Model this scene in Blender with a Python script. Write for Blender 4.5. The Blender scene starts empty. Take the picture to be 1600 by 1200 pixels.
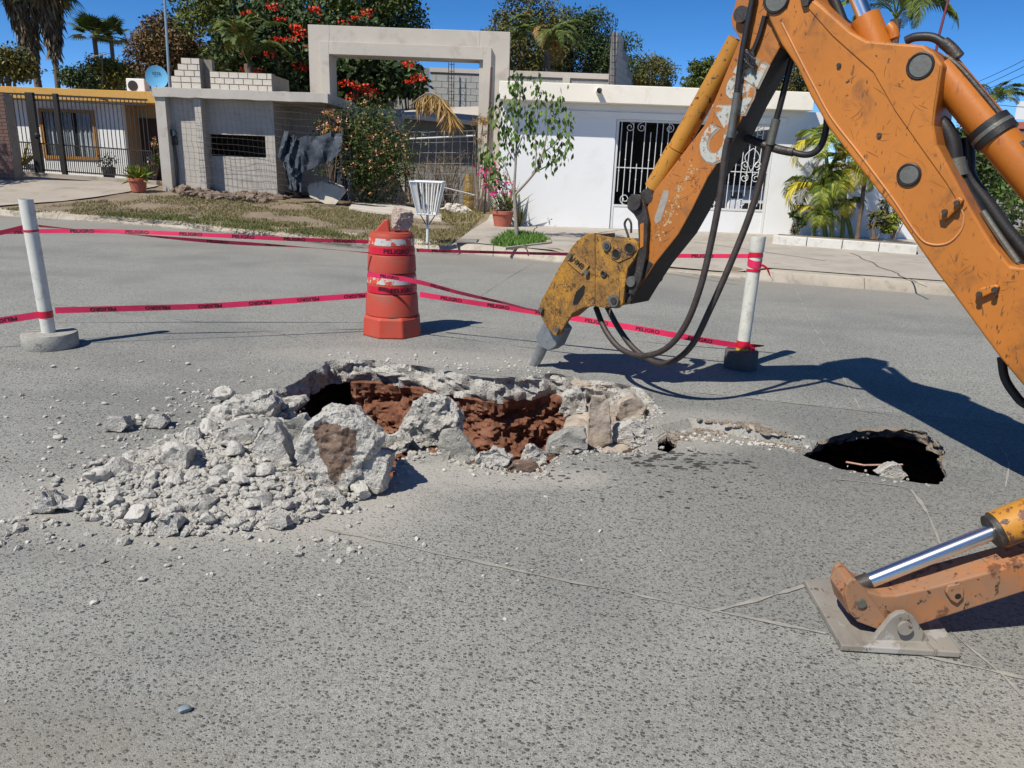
import bpy, bmesh, math, random
import numpy as np
from mathutils import Vector, Matrix, noise
from mathutils.geometry import delaunay_2d_cdt

# ------------------------------------------------------------------ camera, sky, sun
scene = bpy.context.scene
F, EYE, PITCH, ROLL = 1190.0, 1.6, math.radians(16.4), math.atan(0.037)
_fw = np.array([0, math.cos(PITCH), -math.sin(PITCH)])
_r0 = np.array([1.0, 0, 0]); _u0 = np.cross(_r0, _fw)
_rt = math.cos(ROLL) * _r0 + math.sin(ROLL) * _u0
_up = -math.sin(ROLL) * _r0 + math.cos(ROLL) * _u0
EYEP = np.array([0, 0, EYE])
cam_data = bpy.data.cameras.new('camera')
cam_data.sensor_width = 36.0
cam_data.lens = F / 1600 * 36.0
cam_data.clip_start, cam_data.clip_end = 0.05, 3000
cam = bpy.data.objects.new('camera', cam_data)
scene.collection.objects.link(cam)
cam.matrix_world = Matrix(((_rt[0], _up[0], -_fw[0], 0), (_rt[1], _up[1], -_fw[1], 0), (_rt[2], _up[2], -_fw[2], EYE), (0, 0, 0, 1)))
scene.camera = cam

SHX, SHY = 0.56, 0.57                      # shadow offset on the ground for one metre of height
sun_el = math.atan(1 / math.hypot(SHX, SHY))
to_sun = Vector((-SHX, -SHY, 1)).normalized()
world = bpy.data.worlds.new('World'); scene.world = world; world.use_nodes = True
wn = world.node_tree; wn.nodes.clear()
sky = wn.nodes.new('ShaderNodeTexSky'); sky.sky_type = 'NISHITA'; sky.sun_disc = False
sky.sun_elevation = sun_el
sky.sun_rotation = math.atan2(to_sun.x, to_sun.y)
sky.air_density = 0.5; sky.dust_density = 0.0; sky.ozone_density = 3.0; sky.altitude = 2000
bg = wn.nodes.new('ShaderNodeBackground'); bg.inputs['Strength'].default_value = 0.14
wo = wn.nodes.new('ShaderNodeOutputWorld')
hs = wn.nodes.new('ShaderNodeHueSaturation'); hs.inputs['Saturation'].default_value = 1.26      # a clear, deep blue noon sky
wn.links.new(sky.outputs[0], hs.inputs['Color']); wn.links.new(hs.outputs[0], bg.inputs['Color']); wn.links.new(bg.outputs[0], wo.inputs['Surface'])
sun_data = bpy.data.lights.new('sun', 'SUN'); sun_data.energy = 4.8; sun_data.angle = math.radians(0.53)
sun_data.color = (1.0, 0.94, 0.84)
sun = bpy.data.objects.new('sun', sun_data); scene.collection.objects.link(sun)
sun.rotation_euler = to_sun.to_track_quat('Z', 'Y').to_euler()
sun.location = (-5, -5, 12)
scene.view_settings.view_transform = 'Standard'; scene.view_settings.look = 'None'
scene.view_settings.exposure = 0.15; scene.view_settings.gamma = 1.0
scene.render.engine = 'CYCLES'
scene.cycles.use_denoising = True
scene.cycles.max_bounces = 5; scene.cycles.diffuse_bounces = 2; scene.cycles.glossy_bounces = 3
scene.cycles.transparent_max_bounces = 8

# ------------------------------------------------------------------ survey helpers: sight lines met with real surfaces
def ray(px, py): return _fw * F + _rt * (px - 800) - _up * (py - 600)
def onz(px, py, z=0.0):
    d = ray(px, py); return EYEP + d * ((z - EYE) / d[2])
def ony(px, py, y):
    d = ray(px, py); return EYEP + d * (y / d[1])
def onpl(px, py, p, n):
    d = ray(px, py); p = np.array(p, float); n = np.array(n, float)
    return EYEP + d * (np.dot(p - EYEP, n) / np.dot(d, n))
def rect(px0, py0, px1, py1, y):
    mx, my = (px0 + px1) / 2, (py0 + py1) / 2
    return ony(px0, my, y)[0], ony(px1, my, y)[0], ony(mx, py1, y)[2], ony(mx, py0, y)[2]   # x0 x1 z0 z1

KERB = [(-60, 30.5), (-30, 22.4), (-20, 19.6), (-11.4, 17.1), (-8.3, 16.35), (-5.5, 15.25), (-2.2, 14.0), (0.45, 12.7), (3.6, 11.35), (6.1, 10.55), (10.2, 9.3)]
def yk(x):
    xs = [k[0] for k in KERB]; ys = [k[1] for k in KERB]
    return float(np.interp(x, xs, ys))
def gz(x, y):
    """height of the verge and pavement behind the kerb"""
    rise = float(np.interp(x, [-40, -20, -12, -9.5, -6, -2, 0, 20], [.8, .66, .43, .36, .22, .04, 0, 0]))
    k = yk(x) + 0.3
    t = min(1, max(0, (y - k) / (21.0 - k))) if k < 20.9 else (1 if y > k else 0)
    return 0.15 + rise * t * t * (3 - 2 * t)
def onverge(px, py):
    d = ray(px, py); lo = 5.0
    for i in range(4000):
        t = (lo + i * 0.012) / d[1]; p = EYEP + d * t
        if p[2] <= gz(p[0], p[1]): return p
    return p

# ------------------------------------------------------------------ materials
class G:
    def __init__(s, name):
        s.mat = bpy.data.materials.new(name); s.mat.use_nodes = True
        s.t = s.mat.node_tree; s.t.nodes.clear()
        s.o = s.t.nodes.new('ShaderNodeOutputMaterial')
        s.b = s.t.nodes.new('ShaderNodeBsdfPrincipled')
        s.t.links.new(s.b.outputs[0], s.o.inputs['Surface'])
        s._c = None
    def put(s, sock, v):
        if v is None: return
        if hasattr(v, 'is_output'): s.t.links.new(v, sock)
        elif isinstance(v, (tuple, list)):
            sock.default_value = tuple(v) + ((1.0,) if len(v) == 3 and len(sock.default_value) == 4 else ())
        else: sock.default_value = v
    def n(s, typ, ins=None, **props):
        nd = s.t.nodes.new('ShaderNode' + typ)
        for k, v in props.items(): setattr(nd, k, v)
        for k, v in (ins or {}).items(): s.put(nd.inputs[k], v)
        return nd
    @property
    def co(s):
        if s._c is None: s._c = s.n('TexCoord').outputs['Object']
        return s._c
    def mapv(s, scale=(1, 1, 1), rot=(0, 0, 0), loc=(0, 0, 0), vec=None):
        return s.n('Mapping', {'Vector': vec or s.co, 'Scale': scale, 'Rotation': rot, 'Location': loc}).outputs[0]
    def noise(s, scale, detail=4, rough=.55, vec=None, dist=0.0, col=False):
        nd = s.n('TexNoise', {'Vector': vec or s.co, 'Scale': scale, 'Detail': detail, 'Roughness': rough, 'Distortion': dist})
        return nd.outputs['Color' if col else 'Fac']
    def vor(s, scale, vec=None, feature='F1', rand=1.0):
        return s.n('TexVoronoi', {'Vector': vec or s.co, 'Scale': scale, 'Randomness': rand}, feature=feature)
    def ramp(s, fac, stops, interp='LINEAR'):
        nd = s.n('ValToRGB', {'Fac': fac}); cr = nd.color_ramp; cr.interpolation = interp
        while len(cr.elements) < len(stops): cr.elements.new(0.5)
        for e, (p, c) in zip(cr.elements, stops):
            e.position = p; e.color = (c, c, c, 1) if not isinstance(c, (tuple, list)) else tuple(c[:3]) + (1,)
        return nd.outputs['Color']
    def mix(s, fac, a, b, blend='MIX'):
        nd = s.n('Mix', data_type='RGBA', blend_type=blend)
        s.put(nd.inputs[0], fac); s.put(nd.inputs[6], a); s.put(nd.inputs[7], b)
        return nd.outputs[2]
    def m(s, op, a, b=None, c=None, clamp=False):
        nd = s.n('Math', operation=op, use_clamp=clamp)
        s.put(nd.inputs[0], a); s.put(nd.inputs[1], b); s.put(nd.inputs[2], c)
        return nd.outputs[0]
    def step(s, v, a, b): # smooth 0..1 between a and b
        nd = s.n('MapRange', {'Value': v, 'From Min': a, 'From Max': b, 'To Min': 0.0, 'To Max': 1.0}, interpolation_type='SMOOTHSTEP')
        return nd.outputs[0]
    def bump(s, h, strength=.5, dist=.01, normal=None):
        return s.n('Bump', {'Height': h, 'Strength': strength, 'Distance': dist, 'Normal': normal}).outputs[0]
    def sep(s, vec=None):
        return s.n('SeparateXYZ', {0: vec or s.co}).outputs
    def out(s, col=None, rough=.7, metal=0.0, normal=None, spec=None, **k):
        s.put(s.b.inputs['Base Color'], col); s.put(s.b.inputs['Roughness'], rough); s.put(s.b.inputs['Metallic'], metal)
        if normal is not None: s.put(s.b.inputs['Normal'], normal)
        if spec is not None: s.put(s.b.inputs['Specular IOR Level'], spec)
        for kk, v in k.items(): s.put(s.b.inputs[kk.replace('_', ' ')], v)
        return s.mat

def hexc(r, g, b):
    f = lambda c: (c / 255 / 12.92) if c / 255 <= .04045 else ((c / 255 + .055) / 1.055) ** 2.4
    return (f(r), f(g), f(b))
def sc(c, k): return tuple(min(1, x * k) for x in c)

def plain(name, col, rough=.75, var=.2, scale=3.0, bump=.15, bscale=30.0, metal=0.0, dirt=None, spec=None, bdist=.01):
    g = G(name)
    f = g.noise(scale, 6, .6)
    c = g.mix(g.ramp(f, [(.3, 0), (.7, 1)]), sc(col, 1 - var), sc(col, 1 + var))
    if dirt: c = g.mix(g.step(g.noise(scale * 2.3, 8, .65, dist=.5), .5, .72), c, dirt)
    nm = g.bump(g.noise(bscale, 6, .6), bump, bdist) if bump else None
    return g.out(c, rough, metal, nm, spec)

def worn_paint(name, col, chip=(.05, .03, .02), chips=.62, scratch=.5, grime=(.16, .07, .02), gr=.55, rough=.5, second=None, sthr=.6, crack=0.0):
    g = G(name)
    big = g.noise(1.7, 5, .6)
    c = g.mix(g.ramp(big, [(.35, 0), (.65, 1)]), sc(col, .86), sc(col, 1.1))
    c = g.mix(g.m('MULTIPLY', g.step(g.noise(5, 9, .7, dist=.8), gr, gr + .22), .65), c, grime)
    if second: c = g.mix(g.step(g.noise(3.1, 9, .7, dist=.4), sthr, sthr + .03), c, second)
    # scratches: thin stretched streaks in two directions
    for rot, sc_ in ((.5, 9), (-.9, 14), (1.4, 11)):
        v = g.mapv((sc_ * 7, sc_ * .9, sc_ * 1.3), (rot, rot * .7, rot * 1.3))
        st = g.step(g.noise(1.0, 2, .4, v, .6), .67, .70)
        rg = g.step(g.noise(2.6 + sc_ * .1, 3), .47, .6)
        c = g.mix(g.m('MULTIPLY', g.m('MULTIPLY', st, rg), scratch), c, chip)
    ch = g.step(g.noise(22, 8, .68, dist=.3), chips, chips + .03)
    c = g.mix(ch, c, chip)
    if crack:
        wv = g.n('VectorMath', {0: g.n('VectorMath', {0: g.noise(14, 4, .6, col=True), 'Scale': .09}, operation='SCALE').outputs[0], 1: g.co}, operation='ADD').outputs[0]
        for s_ in (17, 41):
            e = g.vor(s_, wv, 'DISTANCE_TO_EDGE').outputs['Distance']
            c = g.mix(g.m('MULTIPLY', g.m('MULTIPLY', g.m('SUBTRACT', 1.0, g.step(e, .01, .07)), g.step(g.noise(6 + s_ * .1, 4, .6), .44, .56)), crack), c, chip)
    nm = g.bump(g.m('ADD', g.noise(60, 4), g.m('MULTIPLY', ch, -1.0)), .12, .004)
    return g.out(c, g.m('ADD', rough, g.m('MULTIPLY', big, .15)), 0.0, nm)

CONCRETE = hexc(168, 166, 160)
def aggregate(name, dust=True, joints=True):
    """exposed aggregate road concrete: pale cement with dark river pebbles worn flush"""
    g = G(name)
    wv = g.n('VectorMath', {0: g.n('VectorMath', {0: g.noise(70, 1, .5, col=True), 'Scale': .009}, operation='SCALE').outputs[0], 1: g.co}, operation='ADD').outputs[0]
    wv = g.mapv((1, 1.25, 1), (0, 0, .3), vec=wv)
    dens = g.noise(.55, 2, .6)                        # where the surface is worn open or still closed
    dens2 = g.noise(2.6, 2, .6)
    edge = g.noise(4.0, 5, .68)
    fine = g.noise(24, 4, .65)
    cem = g.mix(edge, hexc(138, 138, 132), hexc(164, 164, 157))
    cem = g.mix(g.step(dens, .45, .7), cem, hexc(133, 134, 130))
    sand = g.noise(230, 2, .6)
    cem = g.mix(g.m('MULTIPLY', g.step(sand, .5, .72), .6), cem, hexc(92, 91, 87))
    cem = g.mix(g.m('MULTIPLY', g.step(sand, .47, .3), .45), cem, hexc(196, 194, 186))
    x, y, z = g.sep()
    near_l = g.m('ADD', y, g.m('MULTIPLY', x, .337)); far_l = g.m('ADD', y, g.m('MULTIPLY', x, .19))          # the smoother middle slab
    pan = g.m('MULTIPLY', g.m('MULTIPLY', g.step(near_l, 2.76, 2.79), g.step(far_l, 5.62, 5.58)), g.step(g.m('ADD', x, g.m('MULTIPLY', edge, .8)), .5, 1.6))
    cem = g.mix(g.m('MULTIPLY', pan, .4), cem, hexc(108, 111, 107))
    pm = None; hh = None
    for scl, r0, r1, k in ((33, .16, .31, .62), (62, .20, .38, .32), (118, .22, .42, .24)):
        v = g.vor(scl, wv)
        cr = g.sep(v.outputs['Color'])
        rad = g.m('ADD', r0, g.m('MULTIPLY', cr[0], r1 - r0))
        thr = g.m('SUBTRACT', g.m('ADD', k + .32, 0), g.m('MULTIPLY', g.m('ADD', dens, g.m('MULTIPLY', dens2, .5)), .6))
        on = g.m('GREATER_THAN', cr[1], thr)
        d = g.m('SUBTRACT', rad, v.outputs['Distance'])
        mk = g.m('MULTIPLY', g.step(d, 0.0, .06), on)
        pc = g.ramp(cr[2], [(0, hexc(42, 44, 44)), (.3, hexc(66, 67, 65)), (.5, hexc(88, 88, 84)), (.68, hexc(112, 111, 106)), (.8, hexc(72, 79, 82)), (.9, hexc(100, 82, 75)), (1, hexc(132, 130, 124))])
        # rim line of shade round each stone is relief, from the bump
        cem = g.mix(g.m('MULTIPLY', mk, .74), cem, pc)
        h = g.m('MULTIPLY', on, g.step(d, -.05, .12))
        hh = h if hh is None else (g.m('MAXIMUM', hh, h) if scl < 100 else hh)
        pm = mk if pm is None else g.m('MAXIMUM', pm, mk)
    col = cem
    x, y, z = g.sep()
    col = g.mix(g.m('MULTIPLY', g.step(g.noise(46, 3, .75), .5, .6), .42), col, hexc(84, 84, 81))
    trk = g.step(g.noise(.9, 3, .6, g.mapv((.25, 1.6, 1), (0, 0, .3))), .52, .72)                                  # streaks along the traffic direction
    col = g.mix(g.m('MULTIPLY', trk, .28), col, hexc(110, 110, 107))
    if dust:
        # pale concrete dust round the broken slab, a few dark oil drips, tyre-darkened far lane
        def blob(cx, cy, rx, ry, a, b, ns=3.0, na=.9):
            dx = g.m('DIVIDE', g.m('SUBTRACT', x, cx), rx); dy = g.m('DIVIDE', g.m('SUBTRACT', y, cy), ry)
            r = g.m('SQRT', g.m('ADD', g.m('MULTIPLY', dx, dx), g.m('MULTIPLY', dy, dy)))
            r = g.m('ADD', r, g.m('MULTIPLY', g.m('SUBTRACT', fine if ns > 5 else edge, .5), na))
            return g.m('SUBTRACT', 1.0, g.step(r, a, b))
        dustc = g.mix(fine, hexc(160, 156, 148), hexc(184, 180, 171))
        for (cx, cy, rx, ry, s_) in ((-1.2, 3.45, 1.15, .75, .75), (-.1, 3.75, .8, .22, .7), (1.1, 4.7, .7, .35, .5), (-2.6, 3.2, .9, .35, .35), (-.9, 6.1, 1.5, .35, .4), (.95, 4.35, .5, .25, .5)):
            col = g.mix(g.m('MULTIPLY', blob(cx, cy, rx, ry, .45, 1.15), s_), col, dustc)
        ov = g.vor(20, g.mapv((1, 1.3, 1), vec=g.n('VectorMath', {0: g.n('VectorMath', {0: g.noise(30, 2, .5, col=True), 'Scale': .03}, operation='SCALE').outputs[0], 1: g.co}, operation='ADD').outputs[0])); oc = g.sep(ov.outputs['Color'])
        oz = g.m('MAXIMUM', blob(1.0, 4.08, .62, .26, .4, 1.15, 4, .7), g.m('MULTIPLY', blob(.7, 3.8, 1.1, .6, .3, 1.15, 4, .7), .5))
        drop = g.m('MULTIPLY', g.step(g.m('SUBTRACT', g.m('ADD', .14, g.m('MULTIPLY', g.m('MULTIPLY', oc[1], oz), .55)), ov.outputs['Distance']), 0.0, .05), g.m('GREATER_THAN', oc[0], g.m('SUBTRACT', 1.0, g.m('MULTIPLY', oz, 1.0))))
        col = g.mix(g.m('MULTIPLY', drop, .85), col, hexc(42, 35, 35))
        # sandy silt washed to the near left and the far gutter
        col = g.mix(g.m('MULTIPLY', blob(-1.5, 1.45, 1.3, .55, .3, 1.2, 4, 1.3), .5), col, hexc(134, 127, 114))
        col = g.mix(g.m('MULTIPLY', blob(1.5, 1.75, .4, .3, .3, 1.2, 6, 1.4), .3), col, hexc(168, 160, 145))
        far = g.step(g.m('ADD', y, g.m('MULTIPLY', x, .36)), 9.5, 12.6)
        col = g.mix(g.m('MULTIPLY', far, .55), col, hexc(148, 142, 132))
    nm = g.bump(g.m('ADD', hh, g.m('ADD', g.m('MULTIPLY', fine, .5), g.m('MULTIPLY', sand, .8))), .8, .005)
    return g.out(col, g.m('SUBTRACT', .86, g.m('MULTIPLY', pm, .22)), 0, nm, .35)

MAT = {}
MAT['road'] = aggregate('road_concrete')
MAT['joint'] = plain('joint_mortar', hexc(150, 148, 140), .9, .22, 9, .4, 60)
MAT['smooth_slab'] = plain('smooth_concrete', hexc(140, 143, 140), .85, .12, 4, .3, 90)
MAT['rubble'] = plain('broken_concrete', hexc(186, 182, 172), .92, .22, 14, 1.0, 60, bdist=.014, dirt=hexc(132, 127, 118))
def rubble_mat(name, base, dark):
    g = G(name); f = g.noise(12, 6, .65); fi = g.noise(75, 4, .65)
    c = g.mix(f, sc(base, .84), sc(base, 1.1)); v = g.vor(48, g.n('VectorMath', {0: g.n('VectorMath', {0: g.noise(60, 1, .5, col=True), 'Scale': .012}, operation='SCALE').outputs[0], 1: g.co}, operation='ADD').outputs[0]); cr = g.sep(v.outputs['Color'])
    mk = g.m('MULTIPLY', g.step(v.outputs['Distance'], .38, .28), g.m('GREATER_THAN', cr[0], .62)); c = g.mix(g.m('MULTIPLY', mk, .7), c, g.ramp(cr[1], [(0, sc(dark, .6)), (.6, dark), (1, sc(base, .8))]))
    c = g.mix(g.m('MULTIPLY', g.step(fi, .56, .7), .45), c, sc(dark, .85))
    return g.out(c, .93, 0, g.bump(g.m('ADD', g.m('MULTIPLY', f, 1.2), g.m('ADD', fi, g.m('MULTIPLY', mk, .35))), 1.0, .018), .25)
MAT['rubble'] = rubble_mat('broken_concrete_aggregate', hexc(194, 191, 183), hexc(138, 135, 128))
MAT['rubble_grey'] = plain('weathered_concrete_face', hexc(156, 154, 147), .92, .15, 10, 1.0, 90, dirt=hexc(122, 120, 114))
MAT['rubble_beige'] = plain('old_concrete_base', hexc(168, 156, 142), .92, .2, 9, .8, 50, dirt=hexc(128, 114, 100))
MAT['pebble'] = plain('loose_pebbles', hexc(186, 182, 174), .85, .3, 40, .4, 90)
MAT['slate'] = plain('blue_grey_pebble', hexc(125, 140, 148), .6, .2, 30, .2, 60)
def soil():
    g = G('red_soil')
    c = g.ramp(g.noise(6, 8, .7, dist=.6), [(.25, hexc(108, 74, 60)), (.45, hexc(138, 94, 74)), (.6, hexc(160, 114, 92)), (.78, hexc(150, 120, 104))])
    v = g.vor(26); c = g.mix(g.m('MULTIPLY', g.m('LESS_THAN', v.outputs['Distance'], .25), g.m('GREATER_THAN', g.sep(v.outputs['Color'])[0], .75)), c, hexc(150, 118, 100))
    nm = g.bump(g.noise(38, 8, .8), 1.0, .03)
    return g.out(c, .95, 0, nm, .2)
MAT['soil'] = soil()
def rub_soil():
    g = G('concrete_with_soil_face')
    c = g.mix(g.noise(14, 7, .6), hexc(160, 156, 148), hexc(198, 194, 186))
    x, y, z = g.sep()
    return g, c, x, y, z
MAT['orange'] = worn_paint('orange_machine_paint', hexc(180, 110, 36), chips=.645, scratch=.8, gr=.50, rough=.42)
MAT['orange2'] = worn_paint('orange_cylinder_paint', hexc(178, 104, 32), chips=.74, scratch=.3, gr=.66, rough=.33)
MAT['dipper'] = worn_paint('orange_dipper_paint', hexc(172, 106, 42), chips=.63, scratch=.85, gr=.48, grime=(.14, .075, .03), rough=.5)
MAT['yellow'] = worn_paint('yellow_breaker_paint', hexc(180, 130, 42), chips=.585, scratch=.9, gr=.36, grime=(.12, .065, .03), rough=.6, crack=.75)
MAT['yellow2'] = worn_paint('yellow_cylinder_paint', hexc(182, 126, 44), chips=.6, scratch=.7, gr=.6, second=(.13, .05, .035), sthr=.585, rough=.42)
MAT['rustyorange'] = worn_paint('rusty_stabilizer_paint', hexc(180, 116, 68), chips=.60, scratch=.5, gr=.30, grime=(.24, .165, .11), second=(.16, .068, .034), sthr=.53, rough=.62)
MAT['steel'] = worn_paint('dusty_scuffed_steel', hexc(142, 137, 128), chip=(.09, .06, .045), chips=.62, scratch=.6, grime=(.16, .125, .095), gr=.44, rough=.6, second=(.36, .35, .33), sthr=.55)
MAT['greasy'] = plain('greasy_dark_steel', hexc(62, 58, 55), .5, .35, 12, .4, 50, .3, dirt=hexc(96, 84, 72))
MAT['pin'] = plain('worn_pin_steel', hexc(112, 112, 104), .5, .2, 20, .2, 60, .5)
MAT['black'] = plain('black_rubber', hexc(34, 33, 33), .5, .3, 15, .15, 90)
MAT['hose'] = plain('dusty_hydraulic_hose', hexc(62, 54, 50), .55, .3, 22, .2, 140)
MAT['chrome'] = plain('chromed_rod', (.8, .8, .8), .24, .03, 30, 0, metal=1.0)
MAT['chisel'] = plain('bare_grey_steel', hexc(150, 154, 156), .42, .2, 18, .3, 60, .6)
MAT['decal'] = None

# ------------------------------------------------------------------ mesh helpers
def V(*a): return np.array(a, float)
def link(o): scene.collection.objects.link(o); return o
def rootloc(o):
    p = np.zeros(3)
    while o is not None:
        p += np.array(o.location); o = o.parent
    return p
def tag(o, label=None, cat=None, group=None, kind=None):
    if label: o['label'] = label
    if cat: o['category'] = cat
    if group: o['group'] = group
    if kind: o['kind'] = kind
    return o
def thing(name, loc, label, cat, group=None):
    o = bpy.data.objects.new(name, None); o.empty_display_size = .1
    o.location = tuple(float(v) for v in loc); link(o)
    return tag(o, label, cat, group)
def mesh_obj(name, me, parent=None, loc=None):
    o = bpy.data.objects.new(name, me); link(o)
    if loc is not None: o.location = tuple(float(v) for v in loc)
    if parent is not None: o.parent = parent
    return o

class MB:
    def __init__(s): s.v = []; s.f = []
    def add(s, vs, fs):
        b = len(s.v); s.v += [tuple(map(float, p)) for p in vs]; s.f += [tuple(i + b for i in f) for f in fs]; return s
    def box(s, x0, x1, y0, y1, z0, z1):
        return s.add([(x0, y0, z0), (x1, y0, z0), (x1, y1, z0), (x0, y1, z0), (x0, y0, z1), (x1, y0, z1), (x1, y1, z1), (x0, y1, z1)],
                     [(0, 3, 2, 1), (4, 5, 6, 7), (0, 1, 5, 4), (1, 2, 6, 5), (2, 3, 7, 6), (3, 0, 4, 7)])
    def prism(s, pts, vec):
        n = len(pts); pts = [np.array(p, float) for p in pts]; vec = np.array(vec, float)
        nrm = sum((np.cross(pts[i], pts[(i + 1) % n]) for i in range(n)), np.zeros(3))
        if np.dot(nrm, vec) > 0: pts = pts[::-1]
        return s.add(pts + [p + vec for p in pts], [tuple(range(n)), tuple(range(2 * n - 1, n - 1, -1))] +
                     [(i, i + n, (i + 1) % n + n, (i + 1) % n) for i in range(n)])
    def tube(s, pts, r, n=8, caps=True, closed=False):
        pts = [np.array(p, float) for p in pts]; k = len(pts)
        rs = [r] * k if not isinstance(r, (list, tuple, np.ndarray)) else list(r)
        tans = []
        for i in range(k):
            a = pts[i - 1] if (i > 0 or closed) else pts[i]; b = pts[(i + 1) % k] if (i < k - 1 or closed) else pts[i]
            t = b - a; l = np.linalg.norm(t); tans.append(t / l if l > 1e-9 else V(0, 0, 1))
        t0 = tans[0]; u = np.cross(t0, V(0, 0, 1) if abs(t0[2]) < .9 else V(1, 0, 0)); u /= np.linalg.norm(u)
        vs = []
        for i in range(k):
            t = tans[i]; u = u - t * np.dot(u, t); u /= np.linalg.norm(u); w = np.cross(t, u)
            for j in range(n):
                a = 2 * math.pi * j / n; vs.append(pts[i] + (u * math.cos(a) + w * math.sin(a)) * rs[i])
        fs = []
        for i in range(k - (0 if closed else 1)):
            i2 = (i + 1) % k
            for j in range(n): fs.append((i * n + j, i * n + (j + 1) % n, i2 * n + (j + 1) % n, i2 * n + j))
        if caps and not closed: fs += [tuple(range(n - 1, -1, -1)), tuple(range((k - 1) * n, k * n))]
        return s.add(vs, fs)
    def lathe(s, prof, c=(0, 0, 0), n=32, closed_top=True, closed_bot=True, rot=0.0):
        c = np.array(c, float); vs = []; k = len(prof)
        for r, z in prof:
            for j in range(n):
                a = 2 * math.pi * j / n + rot; vs.append(c + V(r * math.cos(a), r * math.sin(a), z))
        fs = [(i * n + j, i * n + (j + 1) % n, (i + 1) * n + (j + 1) % n, (i + 1) * n + j) for i in range(k - 1) for j in range(n)]
        if closed_bot: fs.append(tuple(range(n - 1, -1, -1)))
        if closed_top: fs.append(tuple(range((k - 1) * n, k * n)))
        return s.add(vs, fs)
    def build(s, name, mat, parent=None, loc=None, smooth=False, bevel=0, ang=40, seg=2):
        off = np.zeros(3)
        if parent is not None: off = rootloc(parent)
        elif loc is not None: off = np.array(loc, float)
        me = bpy.data.meshes.new(name)
        me.from_pydata([(p[0] - off[0], p[1] - off[1], p[2] - off[2]) for p in s.v], [], s.f)
        if mat is not None: me.materials.append(MAT[mat] if isinstance(mat, str) else mat)
        if smooth:
            for p in me.polygons: p.use_smooth = True
            if hasattr(me, 'set_sharp_from_angle'): me.set_sharp_from_angle(angle=math.radians(ang))
        me.update()
        o = mesh_obj(name, me, parent, loc if parent is None else None)
        if bevel:
            md = o.modifiers.new('bevel', 'BEVEL'); md.width = bevel; md.segments = seg; md.limit_method = 'ANGLE'; md.angle_limit = math.radians(35)
        return o

def smooth_path(pts, n=8, closed=False):
    pts = [np.array(p, float) for p in pts]; k = len(pts); out = []
    for i in range(k if closed else k - 1):
        p0 = pts[i - 1] if (i > 0 or closed) else pts[0]; p1 = pts[i]; p2 = pts[(i + 1) % k]; p3 = pts[(i + 2) % k] if (i + 2 < k or closed) else pts[-1]
        for j in range(n):
            t = j / n
            out.append(.5 * ((2 * p1) + (-p0 + p2) * t + (2 * p0 - 5 * p1 + 4 * p2 - p3) * t * t + (-p0 + 3 * p1 - 3 * p2 + p3) * t ** 3))
    if not closed: out.append(pts[-1])
    return out
def resample(loop, step, closed=True):
    pts = [np.array(p, float) for p in loop]
    if closed: pts = pts + [pts[0]]
    seg = [np.linalg.norm(pts[i + 1] - pts[i]) for i in range(len(pts) - 1)]
    cum = np.concatenate([[0], np.cumsum(seg)]); L = cum[-1]; n = max(3, int(round(L / step)))
    q = np.linspace(0, L, n + (0 if closed else 1), endpoint=not closed)
    arr = np.array(pts); return [np.array([np.interp(t, cum, arr[:, k]) for k in range(arr.shape[1])]) for t in q]
_tcache = {}
def text2d(body, bold=0.0):
    """flat outlines of a word from Blender's built-in font: (verts2d, faces), unit letter height"""
    if (body, bold) in _tcache: return _tcache[(body, bold)]
    cu = bpy.data.curves.new('lettering', 'FONT'); cu.body = body; cu.resolution_u = 3; cu.offset = bold
    o = bpy.data.objects.new('lettering', cu); link(o)
    dg = bpy.context.evaluated_depsgraph_get(); dg.update()
    me = bpy.data.meshes.new_from_object(o.evaluated_get(dg))
    vs = np.array([(v.co.x, v.co.y) for v in me.vertices]); fs = [tuple(p.vertices) for p in me.polygons]
    bpy.data.objects.remove(o); bpy.data.curves.remove(cu); bpy.data.meshes.remove(me)
    mn, mx = vs.min(0), vs.max(0); vs = (vs - mn) / (mx[1] - mn[1])
    _tcache[(body, bold)] = (vs, fs, float(vs[:, 0].max())); return _tcache[(body, bold)]
def fbm(x, y, z, o=4): return noise.fractal(Vector((x, y, z)), 1.0, 2.0, o)

# ------------------------------------------------------------------ road with the two collapsed holes
R = random.Random(7)
hole_px = [(428, 614), (450, 604), (472, 591), (495, 577), (513, 565), (545, 561), (585, 563), (625, 567), (665, 573), (700, 579), (735, 586), (765, 591), (800, 590),
           (835, 585), (868, 583), (895, 588), (915, 594), (945, 595), (975, 601), (1004, 608), (1021, 622), (1018, 645), (1008, 668), (1004, 688), (985, 697), (950, 700), (912, 700), (880, 704), (862, 712),
           (848, 728), (815, 734), (775, 732), (740, 724), (705, 714), (665, 706), (642, 708), (625, 722), (612, 742), (590, 760), (560, 735), (530, 705), (495, 680), (460, 650)]
hole2_px = [(1256, 699), (1276, 690), (1310, 679), (1345, 670), (1380, 666), (1412, 668), (1442, 674), (1464, 687), (1476, 706), (1478, 738), (1472, 752), (1440, 749), (1400, 741), (1355, 734), (1310, 722), (1282, 711)]
hole3_px = [(1027, 694), (1031, 676), (1044, 666), (1058, 673), (1060, 690), (1046, 701)]
def loop_of(px, jit, step, seed):
    base = [onz(*p)[:2] for p in px]
    pts = resample(base, step); out = []
    for i, p in enumerate(pts):
        a = pts[i - 1]; b = pts[(i + 1) % len(pts)]; t = b - a; t /= np.linalg.norm(t); nn = V(-t[1], t[0])
        k = fbm(p[0] * 5 + seed, p[1] * 5, 0) * jit + fbm(p[0] * 22 + seed, p[1] * 22, 3) * jit * .5
        out.append(p + nn * k)
    return out
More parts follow.
